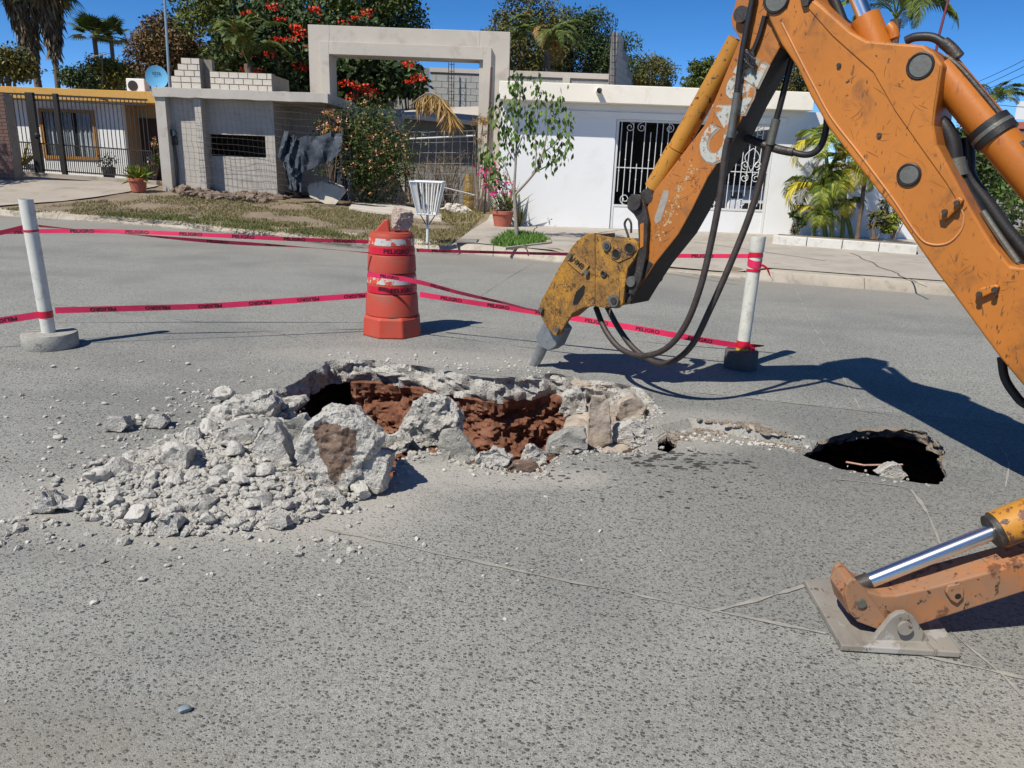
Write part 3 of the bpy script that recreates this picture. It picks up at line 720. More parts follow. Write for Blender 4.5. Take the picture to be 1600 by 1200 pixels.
# ------------------------------------------------------------------ backhoe with hydraulic breaker
TIP = V(.18, 5.98, 0); BD = V(-.743, .669, 0); BN = V(-.669, -.743, 0)
def bp(px, py, off=0.0): return onpl(px, py, TIP + BN * off, BN)
def bprism(m, px, near, far):
    m.prism([bp(a, b, near) for a, b in px], -BN * (near - far)); return m
def bpin(m, px, py, near, far, r, n=20):
    p = bp(px, py, near); m.tube([p, p - BN * (near - far)], r, n); return m
def curve_px(m, pts, off, r, n=8, sub=6):
    offs = off if isinstance(off, (list, tuple)) else [off] * len(pts)
    m.tube(smooth_path([bp(a, b, o) for (a, b), o in zip(pts, offs)], sub), r, n); return m
hoe = thing('backhoe', (2.95, 3.3, 0), 'orange backhoe reaching in from the right with a yellow hydraulic breaker over the pit', 'backhoe')
# boom
boom_px = [(1193, 0), (1202, 31), (1221, 70), (1245, 105), (1266, 150), (1294, 199), (1340, 259), (1396, 329), (1459, 420), (1491, 462), (1563, 560), (1600, 604), (1680, 705), (1760, 790), (1850, 800), (1880, 700), (1820, 560), (1740, 450), (1680, 425), (1600, 418),
           (1579, 416), (1550, 381), (1515, 322), (1480, 255), (1464, 226), (1459, 196), (1461, 175), (1473, 101), (1459, 82), (1443, 70), (1400, 67), (1354, 63), (1329, 49), (1298, 21), (1273, -2), (1258, -25), (1238, -48), (1212, -56), (1192, -42), (1187, -20)]
boom = bprism(MB(), boom_px, .165, -.165).build('boom', 'orange', hoe, bevel=.012, seg=3)
hump_px = [(1268, 0), (1296, 23), (1327, 51), (1353, 66), (1400, 70), (1441, 73), (1456, 84), (1469, 102), (1458, 174), (1456, 196), (1461, 228), (1477, 258), (1511, 323), (1505, 330), (1478, 285), (1440, 232), (1398, 172), (1364, 112), (1330, 82), (1300, 55), (1262, 12)]
bprism(MB(), hump_px, .172, .1652).build('side_plate', 'orange', boom, bevel=.004)
m = MB(); m.tube([bp(a, b, .167) for a, b in smooth_path([(1222, 36), (1250, 92), (1275, 140), (1300, 185), (1345, 243), (1395, 310), (1432, 365), (1452, 381), (1480, 380), (1500, 362), (1506, 340), (1500, 322)], 5)], .0055, 8)
m.build('weld_bead', worn_paint('weld_bead_paint', hexc(198, 136, 82), chips=.66, scratch=.3, rough=.5), boom, smooth=True)
for x, y, r in ((1438, 103, .052), (1420, 273, .045), (1213, -2, .062)):
    bpin(MB(), x, y, .182, -.182, r, 28).build('pin', 'pin', boom, smooth=True)
    m = MB(); c = bp(x, y, .172)
    ring = [c + (BD * math.cos(a) + V(0, 0, 1) * math.sin(a)) * (r + .007) for a in np.linspace(0, 2 * math.pi, 29)[:-1]]
    m.tube(ring, .008, 8, closed=True); m.build('pin_collar', 'black', boom, smooth=True)
for x, y in ((1310, 102), (1373, 211)): bpin(MB(), x, y, .176, .164, .012, 10).build('bolt', 'greasy', boom)
for pts, bolts in ((((1466, 335), (1480, 318), (1498, 307), (1506, 312), (1498, 324), (1480, 342), (1468, 345)), ((1475, 331), (1494, 317))), (((1522, 462), (1530, 450), (1556, 444), (1562, 448), (1550, 458), (1528, 468)), ((1529, 460), (1553, 453)))):
    lug = bprism(MB(), pts, .20, .1645).build('lug', 'orange', boom, bevel=.008)
    for x, y in bolts: bpin(MB(), x, y, .222, .19, .013, 10).build('bolt', 'greasy', lug)
m = MB(); curve_px(m, [(1565, 558), (1570, 590), (1585, 615), (1602, 632), (1640, 650)], .0, .022, 10); m.build('hose', 'black', hoe, smooth=True)
rf = random.Random(12); m = MB(); hl = [tuple(map(float, p)) for p in hump_px]; bl_ = [tuple(map(float, p)) for p in boom_px]; cnt = 0
cl_ = [(1270, 70, 25), (1330, 150, 40), (1380, 190, 30), (1400, 330, 40), (1440, 310, 45), (1480, 350, 35), (1500, 420, 40), (1560, 500, 45), (1520, 480, 30), (1290, 150, 30), (1420, 150, 30), (1350, 240, 25), (1590, 560, 30)]
while cnt < 62:
    cx_, cy_, sg = rf.choice(cl_); x_, y_ = rf.gauss(cx_, sg), rf.gauss(cy_, sg); a_ = rf.choice((.6, 1.1, -.7, 2.2, .2)) + rf.gauss(0, .35); L_ = rf.uniform(4, 30); w_ = rf.uniform(.2, .55); bend = rf.gauss(0, .12)
    pts_ = [(x_ + math.cos(a_ + bend * k) * L_ * k / 4, y_ + math.sin(a_ + bend * k) * L_ * k / 4) for k in range(5)]
    if not all(inside(p, bl_) and inside((p[0] + 8, p[1]), bl_) and inside((p[0] - 8, p[1]), bl_) for p in pts_): continue
    ins_ = [inside(p, hl) for p in pts_]
    if any(ins_) != all(ins_): continue
    of_ = .1726 if ins_[0] else .1656; vs_ = []
    for k, p in enumerate(pts_): ww_ = w_ * math.sin(math.pi * (k + .3) / 4.6); vs_ += [bp(p[0] - math.sin(a_) * ww_, p[1] + math.cos(a_) * ww_, of_), bp(p[0] + math.sin(a_) * ww_, p[1] - math.cos(a_) * ww_, of_)]
    m.add(vs_, [(2 * k, 2 * k + 2, 2 * k + 3, 2 * k + 1) for k in range(4)]); cnt += 1
tag(m.build('scratches', plain('bare_scratched_metal', hexc(112, 64, 30), .7, .3, 9, 0), boom), kind='stuff')
# dipper
dip_px = [(1165, -60), (1150, 0), (1142, 28), (1144, 42), (1156, 60), (1100, 196), (1022, 298), (1009, 328), (1007, 392), (992, 450), (974, 476), (984, 475), (999, 450), (1022, 414), (1060, 366), (1080, 330), (1106, 277), (1128, 245), (1153, 198), (1170, 162), (1197, 113), (1218, 75), (1238, 20), (1268, -110), (1258, -180), (1205, -170)]
dip = bprism(MB(), dip_px, .118, -.118).build('dipper', 'dipper', hoe, bevel=.008)
bprism(MB(), [(1076, 334), (1103, 283), (1028, 409), (1012, 444), (1000, 470), (975, 474), (985, 462), (1010, 412)][:0] or [(1006, 402), (1020, 412), (998, 448), (984, 473), (976, 474), (992, 450)], .124, .1185).build('wear_plate', 'greasy', dip, bevel=.003)
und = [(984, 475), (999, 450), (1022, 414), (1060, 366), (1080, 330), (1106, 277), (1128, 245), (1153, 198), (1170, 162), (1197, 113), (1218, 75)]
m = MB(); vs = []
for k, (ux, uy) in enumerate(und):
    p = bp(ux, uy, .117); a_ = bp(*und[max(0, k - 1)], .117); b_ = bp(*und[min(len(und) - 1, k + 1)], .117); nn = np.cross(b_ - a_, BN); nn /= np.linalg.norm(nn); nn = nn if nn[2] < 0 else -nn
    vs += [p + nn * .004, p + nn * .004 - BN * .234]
m.add(vs, [(2 * i, 2 * i + 2, 2 * i + 3, 2 * i + 1) for i in range(len(und) - 1)]); m.build('greasy_shaded_underside', plain('grease_and_shade_black', hexc(30, 27, 25), .6, .4, 6, .3, 30), dip)  # near-black colour holds the underside's shade as well as its grease
m = MB(); bpin(m, 1157, 22, .16, -.16, .045, 20); m.build('pin', 'greasy', dip, smooth=True)
m = MB(); dl_ = [tuple(map(float, p)) for p in dip_px]; cnt = 0; rf = random.Random(13)
while cnt < 55:
    x_, y_ = rf.uniform(985, 1230), rf.uniform(0, 460); a_ = rf.choice((2.0, 1.2, .6, 2.6)) + rf.gauss(0, .3); L_ = rf.uniform(3, 22); w_ = rf.uniform(.2, .5)
    pts_ = [(x_ + math.cos(a_) * L_ * k / 3, y_ + math.sin(a_) * L_ * k / 3) for k in range(4)]
    if not all(inside(p, dl_) and inside((p[0] + 4, p[1]), dl_) and inside((p[0] - 4, p[1]), dl_) for p in pts_) or (y_ > 390): continue
    vs_ = []
    for k, p in enumerate(pts_): ww_ = w_ * math.sin(math.pi * (k + .3) / 3.6); vs_ += [bp(p[0] - math.sin(a_) * ww_, p[1] + math.cos(a_) * ww_, .1188), bp(p[0] + math.sin(a_) * ww_, p[1] - math.cos(a_) * ww_, .1188)]
    m.add(vs_, [(2 * k, 2 * k + 2, 2 * k + 3, 2 * k + 1) for k in range(3)]); cnt += 1
tag(m.build('scratches', plain('dipper_scratched_metal', hexc(84, 50, 30), .7, .3, 9, 0), dip), kind='stuff')
# bucket cylinder along the dipper
m = MB(); a, b = bp(1153, 62, .03), bp(1058, 232, .03); m.tube([a, b], .062, 20); a2, b2 = bp(1057, 233, .03), bp(1022, 294, .03); m.build('bucket_cylinder', 'yellow2', hoe, smooth=True)
MB().tube([a2, b2], .067, 20).build('cylinder_gland', 'yellow2', hoe, smooth=True)
MB().tube([b2, bp(1012, 312, .03)], .034, 14).build('cylinder_rod', 'greasy', hoe, smooth=True)
# lettering CASE running up the dipper, half flaked away
g = G('flaked_white_lettering')
ms = g.step(g.noise(8, 7, .68, dist=.5), .54, .58)
cc = g.mix(g.noise(40, 5), hexc(164, 168, 160), hexc(186, 186, 176)); cc = g.mix(ms, cc, hexc(172, 106, 42)); cc = g.mix(g.step(g.noise(31, 6, .7), .56, .6), cc, hexc(120, 112, 100))
MAT['decal'] = g.out(cc, .6)
MAT['decal_edge'] = plain('grey_letter_outline', hexc(140, 130, 116), .7, .2, 20, 0, dirt=hexc(200, 120, 50))
def decal(body, o_px, u_px, h_px, off, name, mat, parent, bold=0.0, shear=0.0, squeeze=1.0):
    vs, fs, w = text2d(body, bold); u = V(*u_px); L = np.linalg.norm(u); u = u / L; v = V(u[1], -u[0]); k = h_px
    wx = (L / w) if squeeze is None else k * squeeze
    m = MB(); m.add([bp(*(V(*o_px) + u * (x * wx + y * shear * k) + v * y * k), off) for x, y in vs], fs); return m.build(name, mat, parent)
decal('CASE', (1124, 268), (80, -166), 47, .1195, 'letter_outline', 'decal_edge', dip, .075, .12, None)
decal('CASE', (1122, 264), (77, -160), 45, .1215, 'lettering', 'decal', dip, .045, .12, None)
rf = random.Random(5); m = MB()
for _ in range(150):
    t_ = rf.random(); side = rf.choice((0, 0, 1)); cx_, cy_ = 1083 - 60 * t_ + rf.gauss(0, 3.5) + side * 7, 254 + 122 * t_ + rf.gauss(0, 4)
    if math.sin(t_ * 60) < -.35: continue
    r_ = rf.uniform(.6, 2.3); n_ = rf.randint(4, 7); m.add([bp(cx_ + r_ * rf.uniform(.5, 1.2) * math.cos(6.283 * i / n_), cy_ + r_ * rf.uniform(.6, 1.3) * math.sin(6.283 * i / n_), .1193) for i in range(n_)], [tuple(range(n_))])
tag(m.build('flaked_lettering', plain('pale_paint_flakes', hexc(186, 158, 120), .8, .1, 9, 0), dip), kind='stuff')
bprism(MB(), [(1022, 343), (1030, 318), (1037, 297), (1045, 298), (1043, 312), (1032, 345), (1025, 350)], .1195, .1182).build('worn_patch', plain('bare_grey_patch', hexc(150, 144, 134), .8, .15, 30, .2), dip)
# bucket link between cylinder and breaker bracket
lk = bprism(MB(), [(979, 312), (986, 303), (999, 304), (1006, 316), (1012, 345), (1009, 400), (1000, 440), (990, 462), (981, 458), (992, 425), (998, 385), (996, 345), (990, 335), (980, 326)], .16, .13).build('link', 'greasy', hoe, bevel=.006)
bprism(MB(), [(979, 312), (986, 303), (999, 304), (1006, 316), (1012, 345), (1009, 400), (1000, 440), (990, 462), (981, 458), (992, 425), (998, 385), (996, 345), (990, 335), (980, 326)], -.13, -.16).build('link', 'greasy', hoe, bevel=.006)
bprism(MB(), [(1000, 350), (1006, 348), (1005, 385), (1000, 388)], .165, .159).build('link_stripe', 'orange', lk)
bpin(MB(), 990, 317, .19, -.19, .05, 24).build('link_pin', 'greasy', hoe, smooth=True)
bpin(MB(), 1010, 307, .12, -.12, .05, 20).build('link_pin', 'greasy', hoe, smooth=True)
bpin(MB(), 985, 440, .18, -.18, .036, 20).build('link_pin', 'pin', hoe, smooth=True)
m = MB(); curve_px(m, [(984, 378), (980, 364), (976, 350), (981, 342), (986, 349), (986, 364)], .1, .008, 8); m.build('lifting_eye', 'greasy', hoe, smooth=True)
# breaker
brk_px = [(929, 364), (917, 365), (902, 376), (893, 386), (873, 418), (856, 450), (843, 474), (843, 490), (852, 509), (866, 525), (874, 524), (884, 505), (895, 490), (911, 481), (930, 478)]
brk = bprism(MB(), brk_px, .155, .125).build('breaker', 'yellow', hoe, bevel=.006)
bprism(MB(), brk_px, -.125, -.155).build('breaker_side_plate', 'yellow', brk, bevel=.006)
bprism(MB(), [(928, 366), (915, 368), (900, 382), (877, 420), (850, 468), (850, 485), (872, 500), (888, 486), (910, 470), (930, 466)], .13, -.13).build('breaker_body', 'yellow', brk, bevel=.004)
br2_px = [(930, 366), (939, 368), (952, 371), (986, 372), (995, 379), (998, 390), (991, 405), (980, 420), (976, 448), (973, 474), (965, 482), (943, 481), (930, 479)]
brc = bprism(MB(), br2_px, .17, .14).build('breaker_bracket', 'yellow', brk, bevel=.005)
bprism(MB(), br2_px, -.14, -.17).build('breaker_bracket', 'yellow', brk, bevel=.005)
bprism(MB(), [(932, 372), (950, 375), (962, 380), (962, 440), (958, 478), (934, 476)], .14, -.14).build('bracket_core', 'greasy', brk, bevel=.004)
bprism(MB(), [(941, 381), (948, 373), (985, 375), (993, 382), (994, 392), (985, 402), (966, 411), (955, 404)], .178, .1702).build('boss_plate', 'yellow', brc, bevel=.004)
bprism(MB(), [(952, 447), (962, 443), (968, 450), (966, 476), (955, 481), (946, 478), (946, 465)], .177, .1702).build('boss_plate', 'yellow', brc, bevel=.004)
for x, y, r, mt in ((947, 384, .034, 'pin'), (958, 470, .044, 'pin')):
    bpin(MB(), x, y, .192, -.192, r, 22).build('pin', mt, brk, smooth=True); bpin(MB(), x, y, .2, .19, r * .55, 14).build('pin_head', 'greasy', brk, smooth=True)
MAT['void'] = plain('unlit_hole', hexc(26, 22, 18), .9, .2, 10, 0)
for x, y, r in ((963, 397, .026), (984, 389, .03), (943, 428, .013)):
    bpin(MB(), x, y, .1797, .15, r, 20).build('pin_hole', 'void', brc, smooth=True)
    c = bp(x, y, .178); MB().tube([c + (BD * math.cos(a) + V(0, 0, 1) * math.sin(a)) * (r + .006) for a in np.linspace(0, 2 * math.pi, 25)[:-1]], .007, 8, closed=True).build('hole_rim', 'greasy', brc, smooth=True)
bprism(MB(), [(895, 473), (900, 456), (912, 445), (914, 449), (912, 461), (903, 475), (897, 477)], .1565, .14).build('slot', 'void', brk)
for x, y in ((889, 400), (915, 426), (844, 484), (869, 516)):
    bpin(MB(), x, y, .185, .15, .019, 14).build('bolt', 'pin', brk, smooth=True)
np_u = V(22, 19); pu = np_u / np.linalg.norm(np_u); pv = V(-pu[1], pu[0]) * -1
cn = V(904, 412); cor = [cn + pu * a + pv * b for a, b in ((-15, -7), (-13, -9), (13, -9), (15, -7), (15, 7), (13, 9), (-13, 9), (-15, 7))]
npl = bprism(MB(), [tuple(c) for c in cor], .162, .154).build('name_plate', plain('brown_name_plate', hexc(150, 110, 52), .6, .2, 30, .2), brk, bevel=.003)
m = MB(); pts = [bp(*(cn + pu * a + pv * b), .163) for a, b in ((-15, -9), (15, -9), (15, 9), (-15, 9))]; m.tube(pts, .004, 6, closed=True); m.build('plate_rim', 'yellow', npl)
vs, fs, w = text2d('HMB', .03); k = 8.2
m = MB(); m.add([bp(*(cn + pu * ((x - w / 2) * k * .95) + pv * ((y - .5) * k)), .1635) for x, y in vs], fs); m.build('lettering', plain('black_lettering', hexc(30, 26, 22), .7, .1, 20, 0), npl)
vs, fs, w = text2d('24', .0); cn2 = V(893, 448); pu2 = V(10, -8) / np.linalg.norm(V(10, -8)); pv2 = V(pu2[1], -pu2[0])
m = MB(); m.add([bp(*(cn2 + pu2 * ((x - w / 2) * 9) + pv2 * ((y - .5) * 9)), .1568) for x, y in vs], fs); m.build('scrawled_number', plain('dark_scrawl', hexc(96, 66, 30), .8, .2, 20, 0), brk)
bprism(MB(), [(848, 505), (837, 525), (838, 531), (846, 543), (858, 548), (868, 541), (880, 515), (868, 500)], .06, -.06).build('tool_holder', 'chisel', brk, bevel=.008)
MB().tube([bp(850, 535), bp(843, 553), bp(836, 568), TIP + V(-.03, .02, -.01)], [.045, .044, .036, .022], 14).build('chisel', 'chisel', brk, smooth=True)
# hydraulic hoses
m = MB(); curve_px(m, [(1178, -10), (1166, 50), (1158, 95), (1151, 150)], [.15, .15, .15, .15], .019, 10); m.build('hose', 'black', hoe, smooth=True)
m = MB(); curve_px(m, [(1195, 25), (1185, 60), (1172, 90), (1166, 102)], .135, .015, 8); m.build('hose', 'black', hoe, smooth=True)
m = MB(); curve_px(m, [(1152, 145), (1149, 165), (1144, 195), (1141, 215)], .15, .024, 12); hf = m.build('hose_fitting', 'pin', hoe, smooth=True)
m = MB(); curve_px(m, [(1142, 208), (1134, 235), (1126, 300), (1112, 375), (1094, 450), (1070, 510), (1040, 545), (1003, 556), (970, 545), (946, 516), (931, 480)], [.15, .15, .15, .16, .18, .18, .16, .12, .08, .05, .0], .021, 10); m.build('hose', 'hose', hoe, smooth=True)
m = MB(); curve_px(m, [(1246, 60), (1233, 110), (1219, 165), (1212, 190)], -.05, .018, 10); m.build('hose', 'black', hoe, smooth=True)
m = MB(); curve_px(m, [(1213, 186), (1207, 210), (1203, 226)], -.05, .027, 12); m.build('hose_fitting', 'pin', hoe, smooth=True)
m = MB(); curve_px(m, [(1204, 220), (1190, 275), (1170, 340), (1140, 415), (1111, 480), (1082, 538), (1052, 564), (1024, 566), (992, 546), (968, 515), (949, 480)], [-.05, -.05, -.04, 0, .04, .06, .04, .0, -.03, -.04, -.05], .021, 10); m.build('hose', 'hose', hoe, smooth=True)
m = MB(); curve_px(m, [(1160, 212), (1180, 221), (1215, 233), (1240, 238)], -.08, .026, 10); m.build('hose_fitting', 'greasy', hoe, smooth=True)
m = MB(); curve_px(m, [(1236, 237), (1258, 242), (1276, 236), (1288, 215), (1292, 180), (1283, 150), (1270, 125)], -.08, .019, 10); m.build('hose', 'black', hoe, smooth=True)
for k in range(5):     # rag of tie wire bunched round the hose on the dipper
    m = MB(); rr = random.Random(k); curve_px(m, [(1166 + rr.uniform(-6, 14), 80 + rr.uniform(-6, 34)) for _ in range(7)], .15, .006, 5, 5); m.build('tie_wire', 'black', hoe, smooth=True)
# boom lift cylinder on the far side of the hump
ca, cb = bp(1466, 104), bp(1700, 384)
cd = (cb - ca) / np.linalg.norm(cb - ca)
cyl = MB().tube([ca + cd * .02, cb], .088, 32).build('boom_cylinder', 'orange2', hoe, smooth=True)
cc0 = bp(1543, 196); MB().tube([cc0 - cd * .005, cc0 + cd * .085], .102, 32).build('cylinder_clamp', 'black', cyl, smooth=True, ang=50)
MB().tube([cc0 + cd * .03, cc0 + cd * .05], .1045, 32).build('clamp_strap', 'pin', cyl, smooth=True, ang=50)
m = MB(); curve_px(m, [(1478, 88), (1500, 106), (1530, 140), (1566, 184)], .05, .014, 8); m.build('steel_pipe', 'greasy', hoe, smooth=True)
m = MB(); curve_px(m, [(1594, 222), (1615, 250)], .05, .014, 8); m.build('steel_pipe', 'greasy', hoe, smooth=True)
m = MB(); curve_px(m, [(1415, 64), (1430, 58), (1455, 58), (1472, 66), (1484, 78)], .02, .022, 10); m.build('hose', 'black', hoe, smooth=True)
m = MB(); curve_px(m, [(1474, 66), (1486, 76), (1498, 90)], .02, .03, 10); m.build('hose_fitting', 'greasy', hoe, smooth=True)
m = MB(); curve_px(m, [(1457, 188), (1474, 196), (1488, 222), (1492, 250)], -.02, .04, 12); m.build('hose', 'black', hoe, smooth=True)
m = MB(); curve_px(m, [(1493, 248), (1495, 262), (1498, 276)], -.02, .045, 12); m.build('hose_fitting', 'pin', hoe, smooth=True)
m = MB(); curve_px(m, [(1497, 272), (1530, 330), (1570, 390), (1640, 470)], -.03, .032, 10); m.build('hose', 'black', hoe, smooth=True)
m = MB(); curve_px(m, [(1512, 215), (1513, 250), (1516, 280), (1545, 320), (1580, 368), (1660, 460)], -.1, .035, 10); m.build('hose', 'black', hoe, smooth=True)
m = MB(); curve_px(m, [(1535, 330), (1562, 370), (1590, 410)], .05, .016, 8); m.build('hose', 'pin', hoe, smooth=True)
# dipper cylinder above the boom
a, b = bp(1385, 108), bp(1352, 28); MB().tube([a, b], .075, 26).build('dipper_cylinder', 'orange2', hoe, smooth=True)
MB().tube([b, bp(1290, -125)], .04, 20).build('cylinder_rod', 'chrome', hoe, smooth=True)
m = MB(); curve_px(m, [(1388, 40), (1395, 48), (1398, 60)], .0, .028, 10); m.build('hose_port', 'orange2', hoe, smooth=True)
m = MB(); curve_px(m, [(1290, -30), (1304, 0), (1318, 35), (1330, 55)], -.06, .026, 10); m.build('hose', 'black', hoe, smooth=True)
m = MB(); curve_px(m, [(1262, -20), (1268, -5), (1258, 6), (1254, -8)], .17, .016, 8); m.build('hose', 'black', hoe, smooth=True)
bprism(MB(), [(1252, -20), (1266, -10), (1262, 8), (1254, 10), (1250, -2)], .19, .166).build('bracket', 'greasy', boom)
# stabilizer: pad, lugs, leg, cylinder
pd = [onz(1256, 905, .03), onz(1315, 1008, .03), onz(1502, 1019, .03), onz(1424, 905, .03)]
pad = MB().prism(pd, V(0, 0, -.024)).build('stabilizer_pad', 'steel', hoe, bevel=.004)
bpn = V(0, -1, 0)
def yp(px, py, y): return ony(px, py, y)
def yprism(px, y, depth): return MB().prism([yp(a, b, y) for a, b in px], V(0, depth, 0))
yprism([(1362, 1003), (1392, 966), (1404, 958), (1416, 957), (1428, 964), (1456, 1006)], 2.325, .022).build('pad_lug', 'steel', pad, bevel=.004)
yprism([(1362, 1003), (1392, 966), (1404, 958), (1416, 957), (1428, 964), (1456, 1006)], 2.325, .022).build('pad_lug', 'steel', pad, bevel=.004).location.y = .2
p = yp(1414, 981, 2.31); MB().tube([p, p + V(0, .25, 0)], .019, 18).build('pad_pin', 'pin', pad, smooth=True)
MB().tube([p - V(0, .006, 0), p + V(0, .004, 0)], .026, 18).build('pin_washer', 'steel', pad, smooth=True, ang=30)
leg_px = [(1318, 932), (1330, 915), (1342, 915), (1357, 925), (1378, 931), (1400, 931), (1470, 915), (1600, 880), (1800, 826), (1800, 885), (1600, 925), (1490, 960), (1440, 976), (1400, 985), (1375, 984), (1340, 970), (1325, 958)]
leg = yprism(leg_px, 2.365, .13).build('stabilizer_leg', 'rustyorange', hoe, bevel=.006)
kn = [(1320, 930), (1322, 914), (1330, 905), (1338, 906), (1352, 922), (1385, 968), (1372, 984), (1340, 972), (1327, 956)]
kf = [(1303, 916), (1301, 900), (1305, 887), (1313, 881), (1321, 885), (1340, 912), (1352, 935), (1338, 952), (1316, 940)]
yprism(kn, 2.35, .02).build('cylinder_lug', 'rustyorange', leg, bevel=.004)
yprism(kf, 2.50, .02).build('cylinder_lug', 'rustyorange', leg, bevel=.004)
p = yp(1347, 944, 2.34); MB().tube([p, p + V(0, .18, 0)], .016, 16).build('lug_pin', 'pin', leg, smooth=True)
yprism([(1482, 916), (1500, 912), (1507, 918), (1506, 934), (1496, 944), (1486, 938), (1478, 926)], 2.35, .0145).build('tie_down_ring', 'rustyorange', leg, bevel=.004)
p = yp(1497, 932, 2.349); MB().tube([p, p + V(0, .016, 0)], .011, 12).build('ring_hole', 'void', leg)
bprism_y = 2.43
ra, rbp = yp(1346, 912, bprism_y), yp(1562, 826, bprism_y); rd = (rbp - ra) / np.linalg.norm(rbp - ra)
MB().tube([ra, rbp], .0275, 28).build('stabilizer_rod', 'chrome', hoe, smooth=True)
MB().tube([ra - rd * .012, ra + rd * .03], .03, 20).build('rod_end', 'greasy', hoe, smooth=True)
sc_ = MB().tube([rbp - rd * .01, rbp + rd * 1.0], .066, 30).build('stabilizer_cylinder', 'yellow2', hoe, smooth=True)
MB().tube([rbp - rd * .03, rbp - rd * .008], .060, 26).build('cylinder_gland', 'greasy', sc_, smooth=True, ang=40)
# the machine behind the boom, outside the picture on the right
mm = MB(); mm.box(2.75, 3.3, 3.05, 3.55, .35, 1.25); mm.build('swing_post', 'orange', hoe, bevel=.03)
mm = MB(); mm.box(2.45, 3.65, 2.35, 2.75, .45, 1.25); mm.build('rear_frame', 'orange', hoe, bevel=.02)
mm = MB(); mm.box(2.7, 3.4, -2.6, 2.35, .6, 1.15); mm.build('chassis', 'orange', hoe, bevel=.02)
mm = MB(); mm.box(2.45, 3.65, .7, 2.2, 2.5, 2.62)
for x in (2.5, 3.6):
    for y in (.75, 2.15): mm.box(x - .04, x + .04, y - .04, y + .04, 1.1, 2.55)
mm.build('canopy', 'orange', hoe, bevel=.01)
mm = MB(); mm.box(2.7, 3.4, -2.4, .4, 1.1, 1.7); mm.build('hood', 'orange', hoe, bevel=.05)
mm = MB(); mm.box(2.85, 3.25, 1.0, 1.5, 1.1, 1.35).box(2.85, 3.25, .95, 1.05, 1.3, 1.9); mm.build('seat', 'black', hoe, bevel=.03)
for x, y, r, w in ((2.42, 1.35, .68, .4), (3.68, 1.35, .68, .4), (2.5, -1.5, .5, .3), (3.6, -1.5, .5, .3)):
    prof = [(x - w / 2, r * .62), (x - w / 2, r * .92), (x - w / 3, r), (x + w / 3, r), (x + w / 2, r * .92), (x + w / 2, r * .62)]
    vs = []; n = 32
    for q, rad in prof:
        for j in range(n): a = 2 * math.pi * j / n; vs.append((q, y + rad * math.cos(a), r + rad * math.sin(a)))
    k = len(prof); m = MB(); m.add(vs, [((i % k) * n + j, (i % k) * n + (j + 1) % n, ((i + 1) % k) * n + (j + 1) % n, ((i + 1) % k) * n + j) for i in range(k) for j in range(n)])
    wh = m.build('tyre', 'black', hoe, smooth=True); MB().tube([(x - w * .3, y, r), (x + w * .3, y, r)], r * .63, 28).build('rim', 'steel', wh, smooth=True, ang=40)

# ------------------------------------------------------------------ traffic drum, poles, tape
MAT['drum'] = worn_paint('faded_orange_plastic', hexc(184, 70, 50), chip=(.22, .06, .04), chips=.70, scratch=.5, grime=(.27, .10, .07), gr=.47, rough=.55)
g = G('flaking_reflective_band'); pk = g.step(g.noise(13, 6, .6), .49, .52)
MAT['band'] = g.out(g.mix(pk, hexc(206, 74, 50), g.mix(g.noise(30, 4), hexc(176, 176, 172), hexc(206, 206, 202))), .5)
MAT['pvc'] = plain('white_pvc', hexc(206, 206, 196), .5, .06, 5, .1, 30, dirt=hexc(172, 172, 160))
MAT['castbase'] = plain('cast_concrete', hexc(158, 156, 148), .9, .15, 8, .6, 60, dirt=hexc(112, 110, 104))
MAT['castbase2'] = plain('dark_cast_concrete', hexc(92, 88, 84), .9, .2, 8, .6, 60)
g = G('pink_red_tape'); MAT['tape'] = g.out(g.mix(g.noise(7, 4), hexc(206, 28, 74), hexc(226, 58, 104)), .38, spec=.5)
MAT['tape_dark'] = plain('dark_red_tape', hexc(200, 24, 52), .4, .1, 10, 0)
MAT['ink'] = plain('black_tape_print', hexc(38, 14, 24), .5, .1, 20, 0)
DC = V(-1.14, 6.985, 0)
drum = thing('traffic_drum', DC, 'faded orange traffic drum wound with pink tape behind the pit', 'traffic drum')
m = MB(); vs = []; prof = [(.262, 0), (.262, .02), (.252, .165), (.238, .19)]
m.lathe([(r / math.cos(math.pi / 8), z) for r, z in prof], DC, 8, rot=math.pi / 8 + .1); m.build('base', 'drum', drum, bevel=.012)
secs = [(.188, .395, .245, .232), (.395, .58, .226, .218), (.58, .745, .222, .213), (.745, .925, .206, .198)]
for i, (z0, z1, r0, r1) in enumerate(secs):
    m = MB(); m.lathe([(r0 - .012, z0), (r0, z0 + .008), (r1 + .002, z1 - .018), (r1 - .004, z1 - .004), (r1 - .02, z1 + (.004 if i < 3 else .0))], DC, 40); m.build('ring', 'drum', drum, smooth=True, ang=35)
for z0, z1, r0, r1 in ((.485, .55, .2260, .2235), (.828, .89, .2052, .2032)):
    MB().lathe([(r0, z0), (r1, z1)], DC, 40, False, False).build('reflective_band', 'band', drum, smooth=True)
MB().lathe([(.19, .918), (.185, .935), (.15, .94), (.0, .94)], DC, 36, False, False).build('lid', 'drum', drum, smooth=True)
hp = [V(-.155, -.03, .93), V(-.06, -.03, 1.045), V(-.025, -.03, 1.05), V(-.01, -.03, .93)]
MB().prism([DC + p for p in hp], V(0, .07, 0)).build('handle', 'drum', drum, bevel=.012)
hp = [V(.13, -.03, .93), V(.1, -.03, 1.02), V(.07, -.03, 1.02), V(.05, -.03, .93)]
MB().prism([DC + p for p in hp], V(0, .07, 0)).build('handle', 'drum', drum, bevel=.012)
MAT['pinkrock'] = rubble_mat('pinkish_concrete_lump', hexc(192, 174, 160), hexc(146, 128, 114))
